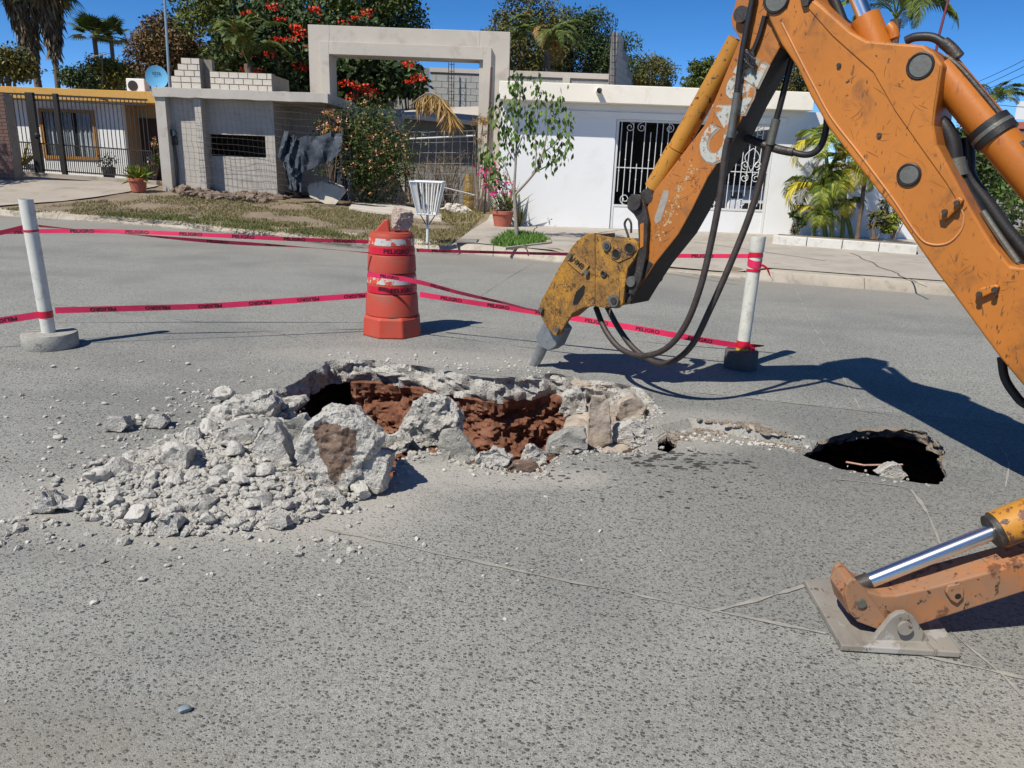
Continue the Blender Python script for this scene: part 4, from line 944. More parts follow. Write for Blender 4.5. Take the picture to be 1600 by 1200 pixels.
o = mesh_obj('concrete_chunk', rock_mesh(78, 4, 6, .12, (.25, .22, .23), fine=.10, mat='pinkrock'), None, DC + V(.085, -.03, .935)); tag(o, 'pinkish lump of rubble balanced on top of the traffic drum', 'concrete chunk')

def pole(name, base, top, rbase, hbase, label, matb, collar):
    base = np.array(base); top = np.array(top); t = thing(name, base, label, 'marker pole')
    d = (top - base); d = d / np.linalg.norm(d)
    MB().lathe([(rbase * .98, 0), (rbase, .01), (rbase * 1.0, hbase - .012), (rbase * .97, hbase)], base, 40).build('base', matb, t, smooth=True, ang=35)
    m = MB(); m.tube([base + d * .03, top], .052, 24, caps=False); m.tube([top, base + d * .5], .047, 24, caps=False); m.build('pipe', 'pvc', t, smooth=True)
    m = MB(); p = []; u = np.cross(d, V(0, 1, 0)); u /= np.linalg.norm(u); w = np.cross(d, u); vs = []
    for r in (.052, .047):
        for j in range(24): a = j * math.pi / 12; vs.append(top + (u * math.cos(a) + w * math.sin(a)) * r)
    m.add(vs, [(j, (j + 1) % 24, 24 + (j + 1) % 24, 24 + j) for j in range(24)]); m.build('pipe_rim', 'pvc', t)
    if collar:
        L = np.linalg.norm(top - base); MB().tube([top - d * .13, top - d * .11, top - d * .0], [.055, .06, .06], 24, caps=False).build('socket', 'pvc', t, smooth=True, ang=30)
    return t, d
LPb, LPt = onz(80, 541), None; LPt = ony(40, 311, LPb[1] - .02)
RPb = onz(1156, 574); RPt = ony(1185, 369, RPb[1] + .02)
lp, ld = pole('marker_pole', LPb, LPt, .205, .12, 'leaning white pipe pole in a round concrete base at the left', 'castbase', False)
rp, rd_ = pole('marker_pole', RPb, RPt, .135, .15, 'white pipe pole in a dark base at the right behind the hoses', 'castbase2', True)
def at_pole(b, t, z): k = (z - b[2]) / (t[2] - b[2]); return b + (t - b) * k

def ribbon(path, wid, name, mat, label=None, text=None, flip=False, start=.2, gap=.42, th=.032, twist=None, parent=None, cat='tape', group=None, wdir=None, both=True):
    """a plastic tape: path of centre points, cross direction turned by twist(s) about the tape"""
    pts = resample(path, .03, False); n = len(pts); cum = [0.0]
    for i in range(1, n): cum.append(cum[-1] + np.linalg.norm(pts[i] - pts[i - 1]))
    fr = []
    for i in range(n):
        t = pts[min(n - 1, i + 1)] - pts[max(0, i - 1)]; t /= np.linalg.norm(t)
        side = np.cross(t, V(0, 0, 1)); side /= np.linalg.norm(side); w0 = np.cross(side, t)
        a = twist(cum[i] / cum[-1]) if twist else 0.0
        w = w0 * math.cos(a) + side * math.sin(a); nn = side * math.cos(a) - w0 * math.sin(a); fr.append((pts[i], w, nn))
    m = MB(); vs = []
    for p, w, nn in fr: vs += [p - w * wid / 2, p + w * wid / 2]
    m.add(vs, [(2 * i, 2 * i + 2, 2 * i + 3, 2 * i + 1) for i in range(n - 1)])
    loc = pts[0]
    o = m.build(name, mat, parent, loc if parent is None else None, smooth=True)
    if label: tag(o, label, cat, group)
    if text:
        tv, tf, tw = text2d(text, .03); s0 = start; L = cum[-1]
        while s0 + tw * th < L - .02:
            m = MB()
            for sg in ((1, -1) if both else (1,)):
                vv = []
                for x, y in tv:
                    xx, yy = (tw - x, 1 - y) if flip else (x, y)
                    s_ = s0 + xx * th * 1.25; i = min(n - 2, max(0, int(np.searchsorted(cum, s_) - 1))); f = (s_ - cum[i]) / max(1e-6, cum[i + 1] - cum[i])
                    p = fr[i][0] * (1 - f) + fr[i + 1][0] * f; w = fr[i][1] * (1 - f) + fr[i + 1][1] * f; nn = fr[i][2]
                    vv.append(p + w * ((yy - .5) * th) + nn * .0015 * sg)
                m.add(vv, tf)
            m.build('lettering', 'ink', o); s0 += tw * th * 1.25 + gap
    return o
def span(A, B, pxs):
    A = np.array(A); B = np.array(B); d = B - A; nn = V(-d[1], d[0], 0); return smooth_path([onpl(x, y, A, nn) for x, y in pxs], 10)
TG = 'strands of danger tape'
lpz = at_pole(LPb, LPt, .3); RPm = at_pole(RPb, RPt, .2)
ribbon(span(lpz + V(.05, -.02, 0), DC + V(-.2, -.08, 0), [(86, 485), (200, 482), (330, 478), (450, 470), (577, 461)]), .05, 'tape', 'tape', 'low pink danger tape from the leaning left pole to the drum', 'PELIGRO', True, .25, .22, .03, lambda s: .15 * math.sin(s * 6), group=TG)
ribbon(span(lpz + V(-2.2, -.9, .0), lpz + V(-.05, -.02, 0), [(-250, 522), (-100, 513), (0, 501), (66, 491)]), .055, 'tape', 'tape', 'low pink danger tape leaving the left pole toward the left edge', 'PELIGRO', True, .1, .22, .032, group=TG)
ribbon(span(at_pole(LPb, LPt, .93), DC + V(-.15, -.15, 0), [(60, 353), (180, 364), (330, 377), (470, 386), (577, 395)]), .034, 'tape', 'tape', 'twisted upper tape sagging from the left pole to the middle of the drum', 'PELIGRO', False, .3, .3, .026, lambda s: .9 + .5 * math.sin(s * 9), group=TG)
ribbon(span(at_pole(LPb, LPt, .93) + V(-2, .2, 0), DC + V(-.18, .05, 0), [(-200, 372), (0, 363), (150, 361), (300, 366), (440, 373), (577, 378)]), .036, 'tape', 'tape', 'upper tape passing behind the left pole to the top of the drum', 'PELIGRO', False, .2, .25, .03, lambda s: .35 * math.sin(s * 7 + 1), group=TG)
ribbon(span(at_pole(LPb, LPt, .93) + V(-1.5, -.9, 0), at_pole(LPb, LPt, .93), [(-150, 400), (0, 364), (40, 354)]), .04, 'tape', 'tape', 'upper tape falling from the left pole toward the left edge', None, False, twist=lambda s: .5, group=TG)
ribbon(span(DC + V(.18, .0, 0), at_pole(RPb, RPt, .95), [(651, 391), (760, 394), (880, 397), (1000, 399), (1100, 400), (1178, 400)]), .034, 'tape', 'tape', 'upper tape from the drum behind the dipper to the right pole', 'PELIGRO', False, .15, .28, .028, lambda s: .3 + .4 * math.sin(s * 5), group=TG)
ribbon(span(DC + V(-.22, -.27, 0), RPm + V(-.3, -.35, 0), [(575, 429), (612, 433), (660, 442), (720, 458), (790, 474), (840, 486), (930, 500)]), .045, 'tape', 'tape', 'slack tape slanting across the drum down toward the breaker', 'PELIGRO', False, .12, .3, .028, lambda s: .7 * s * 2, group=TG)
ribbon(span(DC + V(.2, -.1, 0), RPm, [(656, 460), (740, 473), (840, 488), (920, 501), (1000, 514), (1090, 530), (1160, 541), (1180, 544)]), .05, 'tape', 'tape', 'low tape from the drum past the breaker to the foot of the right pole', 'PELIGRO', False, .2, .24, .032, lambda s: .25 * math.sin(s * 8), group=TG)
def wrap(parent, c, d, r, z0, wid, name, mat, text=None, a0=3.6, slope=0.0, th=.04):
    n = 48; vs = []
    u = np.cross(d, V(0, 1, 0)); u /= np.linalg.norm(u); w = np.cross(d, u)
    def P(a, h, rr): return c + (u * math.cos(a) + w * math.sin(a)) * rr + d * (z0 + h + slope * math.sin(a))
    for j in range(n): a = 2 * math.pi * j / n; vs += [P(a, -wid / 2, r), P(a, wid / 2, r)]
    m = MB(); m.add(vs, [(2 * j, 2 * ((j + 1) % n), 2 * ((j + 1) % n) + 1, 2 * j + 1) for j in range(n)]); o = m.build(name, mat, parent, smooth=True)
    if text:
        tv, tf, tw = text2d(text, .03)
        for a_ in (a0, a0 + tw * th * 1.15 / r + .45):
            m = MB(); m.add([P(a_ + x * th * 1.15 / r, (y - .5) * th, r + .0015) for x, y in tv], tf); m.build('lettering', 'ink', o)
    return o
# angle on the drum that faces the camera
UPZ = V(0, 0, 1)
def facing(c, d):
    u = np.cross(d, V(0, 1, 0)); u /= np.linalg.norm(u); w = np.cross(d, u); v = EYEP - c; return math.atan2(np.dot(v, w), np.dot(v, u))
fa = facing(DC, UPZ)
wrap(drum, DC, UPZ, .209, .775, .062, 'wound_tape', 'tape_dark', 'PELIGRO', fa - .35, .008, .042)
wrap(drum, DC, UPZ, .2275, .432, .06, 'wound_tape', 'tape_dark', 'PELIGRO', fa - .05, .004, .04)
wrap(lp, LPb, ld, .0545, .27, .055, 'wound_tape', 'tape_dark'); wrap(lp, LPb, ld, .0545, .935, .016, 'wound_tape', 'tape_dark')
wrap(rp, RPb, rd_, .0545, .20, .06, 'wound_tape', 'tape_dark'); wrap(rp, RPb, rd_, .0575, .93, .035, 'wound_tape', 'tape_dark', slope=.01)
wrap(rp, RPb, rd_, .0565, .88, .06, 'wound_tape', 'tape', slope=-.02); wrap(rp, RPb, rd_, .0555, .81, .022, 'wound_tape', 'tape_dark', slope=.004)
wrap(rp, RPb, rd_, .0535, .155, .05, 'yellow_band', plain('yellow_band_paint', hexc(190, 160, 60), .6, .1))
q = at_pole(RPb, RPt, .86) + V(.05, -.03, 0)
ribbon([q, q + V(.04, -.02, -.02), q + V(.07, -.02, -.08), q + V(.1, -.02, -.12)], .02, 'loose_tape_end', 'tape_dark', parent=rp, twist=lambda s: s * 2)
q = RPm + V(.04, -.04, 0); ribbon([q, q + V(.06, -.01, 0), q + V(.12, 0, .0)], .03, 'loose_tape_end', 'tape_dark', parent=rp, twist=lambda s: s)

# ------------------------------------------------------------------ verge, kerb, pavement
MAT['dirt'] = plain('dry_verge_dirt', hexc(134, 119, 100), .95, .2, 1.5, .6, 18, dirt=hexc(108, 96, 78), bdist=.03)
MAT['pavement'] = plain('pavement_concrete', hexc(170, 162, 150), .9, .12, 1.2, .3, 40, dirt=hexc(150, 142, 130))
MAT['kerb'] = plain('kerb_concrete', hexc(170, 161, 146), .9, .14, 2.5, .4, 40, dirt=hexc(142, 132, 118))
MAT['drive'] = plain('driveway_concrete', hexc(164, 154, 142), .9, .1, .8, .3, 40, dirt=hexc(140, 130, 118))
_gz0 = gz
def gz(x, y):
    z = _gz0(x, y)
    f = min(1, max(0, (x - .75) / .25)) * min(1, max(0, (3.75 - x) / .4))            # dropped kerb at the white gate
    if f > 0:
        t = min(1, max(0, (y - yk(x)) / 1.6)); z -= f * .12 * (1 - t * t * (3 - 2 * t))
    return z
xs = np.concatenate([np.arange(-60, -16, 2.0), np.arange(-16, 10.21, .4)]); rows = 26; vs = []; m = MB()
for x in xs:
    y0 = yk(x) + .3
    for j in range(rows):
        t = (j / (rows - 1)) ** 2.2; y = y0 + t * (75 - y0); vs.append((x, y, gz(x, y) + (fbm(x * 1.3, y * 1.3, 4) * .02 if 0 < j else 0)))
m.add(vs, [(i * rows + j, (i + 1) * rows + j, (i + 1) * rows + j + 1, i * rows + j + 1) for i in range(len(xs) - 1) for j in range(rows - 1)])
m.add([(10.2, yk(10.2) + .3, .15), (10.2, 75, .15), (10.2, 75, -.1), (10.2, yk(10.2) + .3, -.1)], [(0, 1, 2, 3)])
verge = m.build('verge', 'dirt', smooth=True); tag(verge, 'bare dirt verge behind the kerb', kind='structure')
kerb = thing('kerb', (0, 12.7, 0), None, None); tag(kerb, 'low pale concrete kerb along the far side', kind='structure')
kx = -34.0; ki = 0
while kx < 10.1:
    L = 2.4 if kx < 0 else 1.5; x1 = min(10.2, kx + L - .012); xx = np.linspace(kx, x1, 5); vs = []
    for x in xx:
        y = yk(x); low = min(1, max(0, (x - .75) / .25)) * min(1, max(0, (3.75 - x) / .4)); h = .15 - .12 * low; fr = .16 if x < .5 else .05
        for dy, z in ((0, -.02), (0, .02), (fr, h - .012), (fr + .03, h + .003), (.31, h + .008), (.31, -.02)): vs.append((x, y + dy, z + fbm(x * 3, dy * 9, 2) * .006))
    n = 6; fs = [(i * n + j, (i + 1) * n + j, (i + 1) * n + (j + 1) % n, i * n + (j + 1) % n) for i in range(4) for j in range(n)] + [tuple(range(n))[::-1], tuple(range(4 * n, 5 * n))]
    m = MB(); m.add(vs, fs); m.build('kerb_stone', 'kerb', kerb, smooth=True, ang=25); kx += L; ki += 1
def sheet(poly, name, mat, dz, step=.5, parent=None, wob=.0):
    poly = [np.array(p[:2], float) for p in poly]; a = np.array(poly); mn, mx = a.min(0), a.max(0)
    edge = resample(poly, step); P = [Vector(p) for p in edge]; E_ = [(i, (i + 1) % len(edge)) for i in range(len(edge))]
    for x in np.arange(mn[0], mx[0], step):
        for y in np.arange(mn[1], mx[1], step):
            if inside((x, y), edge) and ((np.array(edge) - (x, y)) ** 2).sum(1).min() > (step * .4) ** 2: P.append(Vector((x, y)))
    cv, _, cf, *_ = delaunay_2d_cdt(P, E_, [], 1, 1e-5)
    m = MB(); m.v = [(v.x, v.y, gz(v.x, v.y) + dz) for v in cv]
    for f in cf:
        c = sum((cv[i] for i in f), Vector((0, 0))) / len(f)
        if inside((c.x, c.y), edge):
            f = tuple(f); ar = (cv[f[1]].x - cv[f[0]].x) * (cv[f[2]].y - cv[f[0]].y) - (cv[f[1]].y - cv[f[0]].y) * (cv[f[2]].x - cv[f[0]].x); m.f.append(f if ar > 0 else f[::-1])
    return m.build(name, mat, parent, smooth=True)
HY = 17.75
pl = [onverge(704, 386), onverge(735, 362), onverge(762, 345), (-.75, 20.9), (-.2, 20.9), (-.2, HY + .1), (10.2, HY + .1), (10.2, yk(10.2) + .29)] + [(x, yk(x) + .29) for x in np.arange(9.8, -1.3, -.4)]
o = sheet(pl, 'pavement', 'pavement', .022); tag(o, 'pale concrete pavement in front of the white house', kind='structure')
dl = [(-26, 21.6)] + [onverge(-60, 331), onverge(0, 322), onverge(100, 316), onverge(170, 307), onverge(218, 299), onverge(244, 293)] + [(-10.2, 22.2), (-26, 24.0)]
o = sheet(dl, 'driveway', 'drive', .03, .8); tag(o, 'worn concrete driveway in front of the barred fence', kind='structure')
# score lines and cracks in the pavement
for a, b in (((905, 400), (1150, 442)), ((1000, 356), (900, 372)), ((760, 372), (960, 382)), ((1085, 380), (1290, 410)), ((1330, 398), (1447, 452)), ((840, 352), (820, 392))):
    pts = resample([onverge(*a), onverge(*b)], .15, False); vs = []
    for i, p in enumerate(pts):
        d = pts[-1] - pts[0]; nn = V(-d[1], d[0], 0); nn /= np.linalg.norm(nn); q = p + nn * fbm(p[0] * 2, p[1] * 2, 1) * .06
        for s_ in (-.012, .012): r_ = q + nn * s_; vs.append((r_[0], r_[1], gz(r_[0], r_[1]) + .027))
    MB().add(vs, [(2 * i, 2 * i + 2, 2 * i + 3, 2 * i + 1) for i in range(len(pts) - 1)]).build('joint', plain('dark_crack', hexc(96, 88, 80), .95, .2, 5, 0), o)

# ------------------------------------------------------------------ foliage tools
def leafmat(name, cols, rough=.6):
    g = G(name); r = g.n('NewGeometry').outputs['Random Per Island']
    n = len(cols); c = g.ramp(r, [(i / max(1, n - 1), hexc(*k)) for i, k in enumerate(cols)])
    return g.out(c, rough, spec=.3)
MAT['mango'] = leafmat('mango_leaves', [(44, 56, 26), (66, 80, 34), (92, 104, 42), (116, 122, 54)])
MAT['mango_new'] = leafmat('reddish_new_leaves', [(58, 62, 32), (86, 72, 44), (132, 92, 62), (72, 84, 40), (146, 106, 76), (60, 72, 34)])
MAT['dark_leaf'] = leafmat('dark_leaves', [(34, 46, 28), (50, 66, 36), (70, 88, 46), (88, 104, 58)])
MAT['olive_leaf'] = leafmat('olive_leaves', [(58, 64, 36), (84, 88, 46), (108, 106, 56), (128, 122, 66)])
MAT['yellow_leaf'] = leafmat('yellowish_leaves', [(74, 76, 32), (112, 108, 40), (150, 132, 44), (88, 96, 40)])
MAT['light_leaf'] = leafmat('young_tree_leaves', [(62, 88, 34), (84, 112, 44), (104, 132, 52), (54, 74, 34)])
MAT['bush_leaf'] = leafmat('bush_leaves', [(40, 54, 26), (60, 76, 34), (78, 94, 42), (96, 108, 54)])
MAT['palm_leaf'] = leafmat('palm_leaves', [(66, 84, 40), (88, 106, 48), (112, 124, 54), (80, 92, 50)])
MAT['areca_leaf'] = leafmat('areca_leaves', [(62, 84, 30), (92, 112, 36), (128, 140, 44), (160, 158, 52), (84, 104, 40)])
MAT['areca_gold'] = leafmat('golden_areca_leaves', [(176, 166, 52), (196, 178, 60), (150, 148, 50)])
MAT['dry_frond'] = leafmat('dry_palm_thatch', [(84, 74, 60), (112, 98, 78), (140, 124, 98), (66, 58, 48)])
MAT['straw'] = leafmat('dry_straw', [(150, 118, 66), (176, 142, 84), (126, 100, 60)])
MAT['grassmix'] = leafmat('patchy_grass', [(124, 114, 74), (146, 130, 92), (98, 102, 58), (112, 110, 66), (162, 144, 106)])
MAT['grassgreen'] = leafmat('dull_green_grass', [(82, 92, 50), (98, 108, 58), (112, 114, 68), (128, 122, 78)])
MAT['lawn'] = leafmat('green_grass', [(70, 104, 40), (90, 126, 50), (108, 138, 60)])
MAT['flower_red'] = leafmat('scarlet_flowers', [(208, 52, 24), (226, 72, 36), (188, 40, 22)])
MAT['flower_pink'] = leafmat('magenta_flowers', [(196, 28, 112), (214, 44, 130), (170, 22, 96)])
MAT['flower_peach'] = leafmat('peach_flowers', [(222, 150, 116), (214, 128, 106), (226, 176, 92), (232, 190, 170)])
MAT['purple_leaf'] = leafmat('purple_leaves', [(88, 36, 54), (112, 48, 66), (70, 30, 44)])
MAT['bark'] = plain('bark', hexc(112, 98, 82), .9, .25, 8, .8, 30)
MAT['grey_bark'] = plain('pale_young_bark', hexc(146, 138, 124), .85, .2, 12, .5, 40)
MAT['palm_trunk'] = plain('palm_trunk', hexc(104, 90, 76), .9, .25, 9, .8, 26)
MAT['leafgreen'] = plain('green_stem', hexc(96, 112, 60), .7, .2, 10, .2)
def leaves_mesh(name, C, size, mat, rs, aspect=2.2, droop=.3, up=.25, dirs=None):
    """one rhombus leaf per point, folded at the midrib"""
    n = len(C); C = np.asarray(C); size = np.asarray(size if np.ndim(size) else np.full(n, size))
    d = rs.normal(size=(n, 3)) if dirs is None else np.array(dirs) + rs.normal(size=(n, 3)) * .25
    d[:, 2] -= droop; d /= np.linalg.norm(d, axis=1)[:, None]
    u = rs.normal(size=(n, 3)); u[:, 2] += up; u -= d * (u * d).sum(1)[:, None]; u /= np.linalg.norm(u, axis=1)[:, None]
    w = np.cross(d, u); s = size[:, None]
    v = np.empty((n, 4, 3)); v[:, 0] = C; v[:, 1] = C + d * s * .5 + w * s / aspect / 1.0 * .5 + u * s * .06; v[:, 2] = C + d * s; v[:, 3] = C + d * s * .5 - w * s / aspect * .5 + u * s * .06
    me = bpy.data.meshes.new(name); me.vertices.add(4 * n); me.vertices.foreach_set('co', v.reshape(-1)); me.loops.add(4 * n); me.loops.foreach_set('vertex_index', np.arange(4 * n))
    me.polygons.add(n); me.polygons.foreach_set('loop_start', np.arange(n) * 4); me.update(calc_edges=True); me.materials.append(MAT[mat]); return me
def crown_points(c, rad, K, n, cr, rs, low=-.6, shell=.55):
    pts = []
    while len(pts) < K:
        p = rs.normal(size=3); p /= np.linalg.norm(p); p *= rs.uniform(shell, 1.0) ** .6
        if p[2] < low: continue
        pts.append(p)
    out = []
    for p in pts:
        k = rs.uniform(.5, 1.3); q = rs.normal(size=(max(3, int(n * k)), 3)); q /= np.linalg.norm(q, axis=1)[:, None]; q *= (rs.uniform(.15, 1, (len(q), 1)) ** .5) * cr * k
        q[:, 2] *= .75; out.append(np.array(c) + np.array(p) * np.array(rad) + q)
    return np.concatenate(out)
def tree(name, base, c, rad, K, n, cr, leaf, mat, label, seed, trunk=.15, group=None, low=-.7, barkm='bark', shell=.5, limbs=9, cat='tree', droop=.3):
    rs = np.random.RandomState(seed); base = np.array(base, float); c = np.array(c, float); t = thing(name, base, label, cat, group)
    m = MB(); fork = base + (c - base) * .45
    m.tube(smooth_path([base - V(0, 0, .1), base + (fork - base) * .5 + V(rs.uniform(-.1, .1), 0, 0), fork], 4), [trunk * (1.15 - .05 * i) for i in range(9)], 8)
    for i in range(limbs):
        p = rs.normal(size=3); p /= np.linalg.norm(p); p[2] = abs(p[2]) * .8; e = c + p * np.array(rad) * rs.uniform(.5, .85); md = (fork + e) / 2 + V(0, 0, rad[2] * .1)
        m.tube(smooth_path([fork, md, e], 4), [trunk * (.6 - .055 * j) for j in range(9)], 6)
    m.build('trunk', barkm, t, smooth=True)
    P = crown_points(c, rad, K, n, cr, rs, low, shell) - base
    me = leaves_mesh('crown', P, rs.uniform(.7, 1.3, len(P)) * leaf, mat, rs, droop=droop); mesh_obj('crown', me, t); return t
def frond_mesh(name, L, nl, ll, droop, mat, rs, wid=.035, sweep=.5):
    """feather palm frond along +X, rising then drooping, leaflets both sides"""
    path = []; p = V(0, 0, 0); a = .9
    for i in range(13): path.append(p.copy()); p = p + V(math.cos(a), 0, math.sin(a)) * L / 12; a -= droop / 12 * (1 + i * .08)
    path = np.array(path); vs = []; fs = []
    for i in range(12):
        r = .012 * L * (1 - i / 13) + .003
        b = len(vs); vs += [path[i] + V(0, r, 0), path[i] + V(0, -r, 0), path[i + 1] + V(0, -r * .9, 0), path[i + 1] + V(0, r * .9, 0)]; fs.append((b, b + 1, b + 2, b + 3))
    for k in range(nl):
        t = .18 + .82 * k / nl; i = min(11, int(t * 12)); f = t * 12 - i; q = path[i] * (1 - f) + path[i + 1] * f; tg = path[i + 1] - path[i]; tg /= np.linalg.norm(tg)
        for s_ in (-1, 1):
            l = ll * math.sin(math.pi * min(.97, t * .8 + .16)) * rs.uniform(.85, 1.1); d = tg * sweep + V(0, s_, 0) * .85 + V(0, 0, -.1); d /= np.linalg.norm(d); e1 = q + d * l * .55 + V(0, 0, .04 * l); e2 = q + d * l - V(0, 0, .35 * l)
            b = len(vs); w = tg * wid * .5; vs += [q - w * .4, q + w * .4, e1 + w, e2, e1 - w]; fs.append((b, b + 1, b + 2, b + 3, b + 4))
    me = bpy.data.meshes.new(name); me.from_pydata([tuple(v) for v in vs], [], fs); me.materials.append(MAT[mat]); return me
def place_fronds(t, top, meshes, n, rs, elev=(-.3, .9), name='frond', scale=(.85, 1.15)):
    off = np.array(top) - np.array(t.location)
    for i in range(n):
        o = mesh_obj(name, meshes[i % len(meshes)], t, off); az = i * 2.4 + rs.uniform(-.3, .3); el = rs.uniform(*elev)
        o.rotation_euler = (rs.uniform(-.25, .25), -el, az); s_ = rs.uniform(*scale); o.scale = (s_, s_, s_)
def fan_mesh(name, L, mat, rs, stalk=.6):
    vs = [V(0, -.012, 0), V(0, .012, 0), V(stalk, .008, .02), V(stalk, -.008, .02)]; fs = [(0, 1, 2, 3)]
    for k in range(22):
        a = -1.9 + 3.8 * k / 21; d = V(math.cos(a), math.sin(a), 0); l = L * (.75 + .25 * math.cos(a)) * rs.uniform(.9, 1.05); n_ = V(-d[1], d[0], 0); q = V(stalk, 0, .02)
        b = len(vs); vs += [q, q + d * l * .55 + n_ * L * .06, q + d * l - V(0, 0, .22 * l), q + d * l * .55 - n_ * L * .06]; fs.append((b, b + 1, b + 2, b + 3))
    me = bpy.data.meshes.new(name); me.from_pydata([tuple(v) for v in vs], [], fs); me.materials.append(MAT[mat]); return me
def blades(name, pts, h, mat, rs, label, cat='grass', parent=None, lean=.5):
    n = len(pts); P = np.asarray(pts); a = rs.uniform(0, 6.28, n); hh = h * rs.uniform(.5, 1.4, n); w = .005 + hh * .10
    dx, dy = np.cos(a), np.sin(a); ln = rs.normal(0, lean, (n, 2)) * hh[:, None]
    v = np.empty((n, 3, 3)); v[:, 0] = P + np.stack([dx * w, dy * w, np.zeros(n)], 1); v[:, 1] = P - np.stack([dx * w, dy * w, np.zeros(n)], 1); v[:, 2] = P + np.stack([ln[:, 0], ln[:, 1], hh], 1)
    off = rootloc(parent) if parent is not None else np.zeros(3); v = v - off
    me = bpy.data.meshes.new(name); me.vertices.add(3 * n); me.vertices.foreach_set('co', v.reshape(-1)); me.loops.add(3 * n); me.loops.foreach_set('vertex_index', np.arange(3 * n)); me.polygons.add(n); me.polygons.foreach_set('loop_start', np.arange(n) * 3)
    me.update(calc_edges=True); me.materials.append(MAT[mat]); o = mesh_obj(name, me, parent)
    return tag(o, label, cat if parent is None else None, kind='stuff')
def scatter(poly, n, rs, clump=0, thr=0):
    a = np.array([p[:2] for p in poly]); mn, mx = a.min(0), a.max(0); out = []; lp_ = [tuple(p[:2]) for p in poly]
    while len(out) < n:
        x, y = rs.uniform(mn[0], mx[0]), rs.uniform(mn[1], mx[1])
        if not inside((x, y), lp_): continue
        if clump and fbm(x * clump, y * clump, 5) < thr + rs.normal() * .12: continue
        out.append((x, y, gz(x, y)))
    return out
rs = np.random.RandomState(4)
gp = [onverge(*p) for p in [(0, 327), (60, 323), (120, 317), (230, 306), (330, 308), (450, 316), (560, 326), (640, 342), (690, 350), (752, 343), (735, 360), (704, 384), (640, 383), (560, 377), (450, 366), (380, 360), (280, 347), (150, 337), (40, 331)]]
blades('verge_grass', scatter(gp, 36000, rs, .8, -.12), .04, 'grassmix', rs, 'patchy half dry grass on the verge behind the kerb')
gp2 = [onverge(*p) for p in [(150, 336), (280, 346), (380, 358), (450, 364), (560, 375), (640, 382), (640, 376), (560, 366), (450, 354), (330, 340), (200, 330)]]
blades('verge_grass', scatter(gp2, 9000, rs, 1.2, -.1), .055, 'grassgreen', rs, 'greener strip of grass along the kerb edge')
gp3 = [onverge(*p) for p in [(655, 330), (690, 322), (745, 330), (760, 342), (700, 350)]]
blades('verge_grass', scatter(gp3, 3000, rs), .08, 'grassmix', rs, 'taller tufts of grass before the wire fence right of the basket')

# ------------------------------------------------------------------ walls of single blocks and bricks
def block_wall(t, core_name, x0, x1, y, depth, z0, z1, bw, bh, mat, core, gap=.012, seed=1, name='block', axis='x', keep=None, proud=.012):
    """a mortar core with each block its own piece on the front"""
    rr = random.Random(seed); m = MB()
    if axis == 'x': m.box(x0, x1, y + proud, y + depth, z0, z1)
    else: m.box(y + proud, y + depth, x0, x1, z0, z1)
    if core_name: m.build(core_name, core, t)
    me = None; r = 0; z = z0
    base = bpy.data.meshes.new(name); b = MB(); b.box(-.5, .5, 0, 1, -.5, .5); base.from_pydata(b.v, [], b.f); base.materials.append(MAT[mat] if isinstance(mat, str) else mat)
    loc = rootloc(t)
    while z + bh * .6 <= z1 + 1e-6:
        x = x0 - (bw / 2 if r % 2 else 0)
        while x < x1 - .02:
            a, b_ = max(x, x0), min(x + bw, x1)
            if b_ - a > .05 and (keep is None or keep((a + b_) / 2, r)):
                o = mesh_obj(name, base, t); wv = b_ - a - gap; hv = min(bh, z1 - z) - gap; dv = proud + rr.uniform(0, .006)
                cx, cz = (a + b_) / 2, z + bh / 2
                if axis == 'x': o.location = (cx - loc[0], y - (dv - proud) - loc[1], cz - loc[2]); o.scale = (wv, dv + .02, hv)
                else: o.location = (y - (dv - proud) - loc[0], cx - loc[1], cz - loc[2]); o.rotation_euler = (0, 0, -math.pi / 2); o.scale = (wv, dv + .02, hv)
            x += bw
        z += bh; r += 1
MAT['block'] = plain('grey_concrete_block', hexc(166, 166, 162), .92, .12, 3, .5, 40, dirt=hexc(140, 140, 136))
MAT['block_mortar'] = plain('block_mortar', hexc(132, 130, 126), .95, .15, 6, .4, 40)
MAT['whitebrick'] = plain('white_lime_brick', hexc(208, 200, 186), .92, .12, 5, .5, 50, dirt=hexc(166, 154, 140))
MAT['brick_mortar'] = plain('grey_brick_mortar', hexc(134, 126, 116), .95, .15, 8, .4, 40)
MAT['cement'] = plain('rendered_cement', hexc(184, 178, 168), .92, .1, .9, .35, 25, dirt=hexc(166, 158, 148))
MAT['cement2'] = plain('smooth_cement', hexc(188, 180, 168), .9, .1, .7, .25, 25, dirt=hexc(168, 159, 147))
MAT['white'] = plain('white_painted_wall', hexc(230, 231, 230), .85, .02, .6, .06, 12, dirt=hexc(224, 224, 221))
MAT['cream'] = plain('cream_fascia', hexc(238, 230, 214), .85, .03, 1.5, .08, 30, dirt=hexc(226, 217, 200))
MAT['whiteiron'] = plain('white_ironwork', hexc(216, 216, 212), .5, .04, 5, 0)
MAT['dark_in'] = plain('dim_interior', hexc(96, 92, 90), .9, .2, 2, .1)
MAT['black_iron'] = plain('black_ironwork', hexc(40, 38, 38), .6, .2, 6, 0)
MAT['terracotta'] = plain('terracotta', hexc(176, 98, 78), .75, .12, 6, .2, 40, dirt=hexc(150, 84, 66))
MAT['yellowpaint'] = plain('ochre_paint', hexc(206, 160, 84), .85, .08, 1.2, .15, 25, dirt=hexc(186, 140, 74))
MAT['ochre'] = plain('orange_ochre_frame', hexc(170, 124, 68), .85, .08, 3, .1)
MAT['beige'] = plain('beige_wall', hexc(180, 152, 118), .85, .06, 1.5, .15, 25)
MAT['curtain'] = plain('pale_blue_curtain', hexc(176, 186, 192), .85, .25, 3, .2, 12)
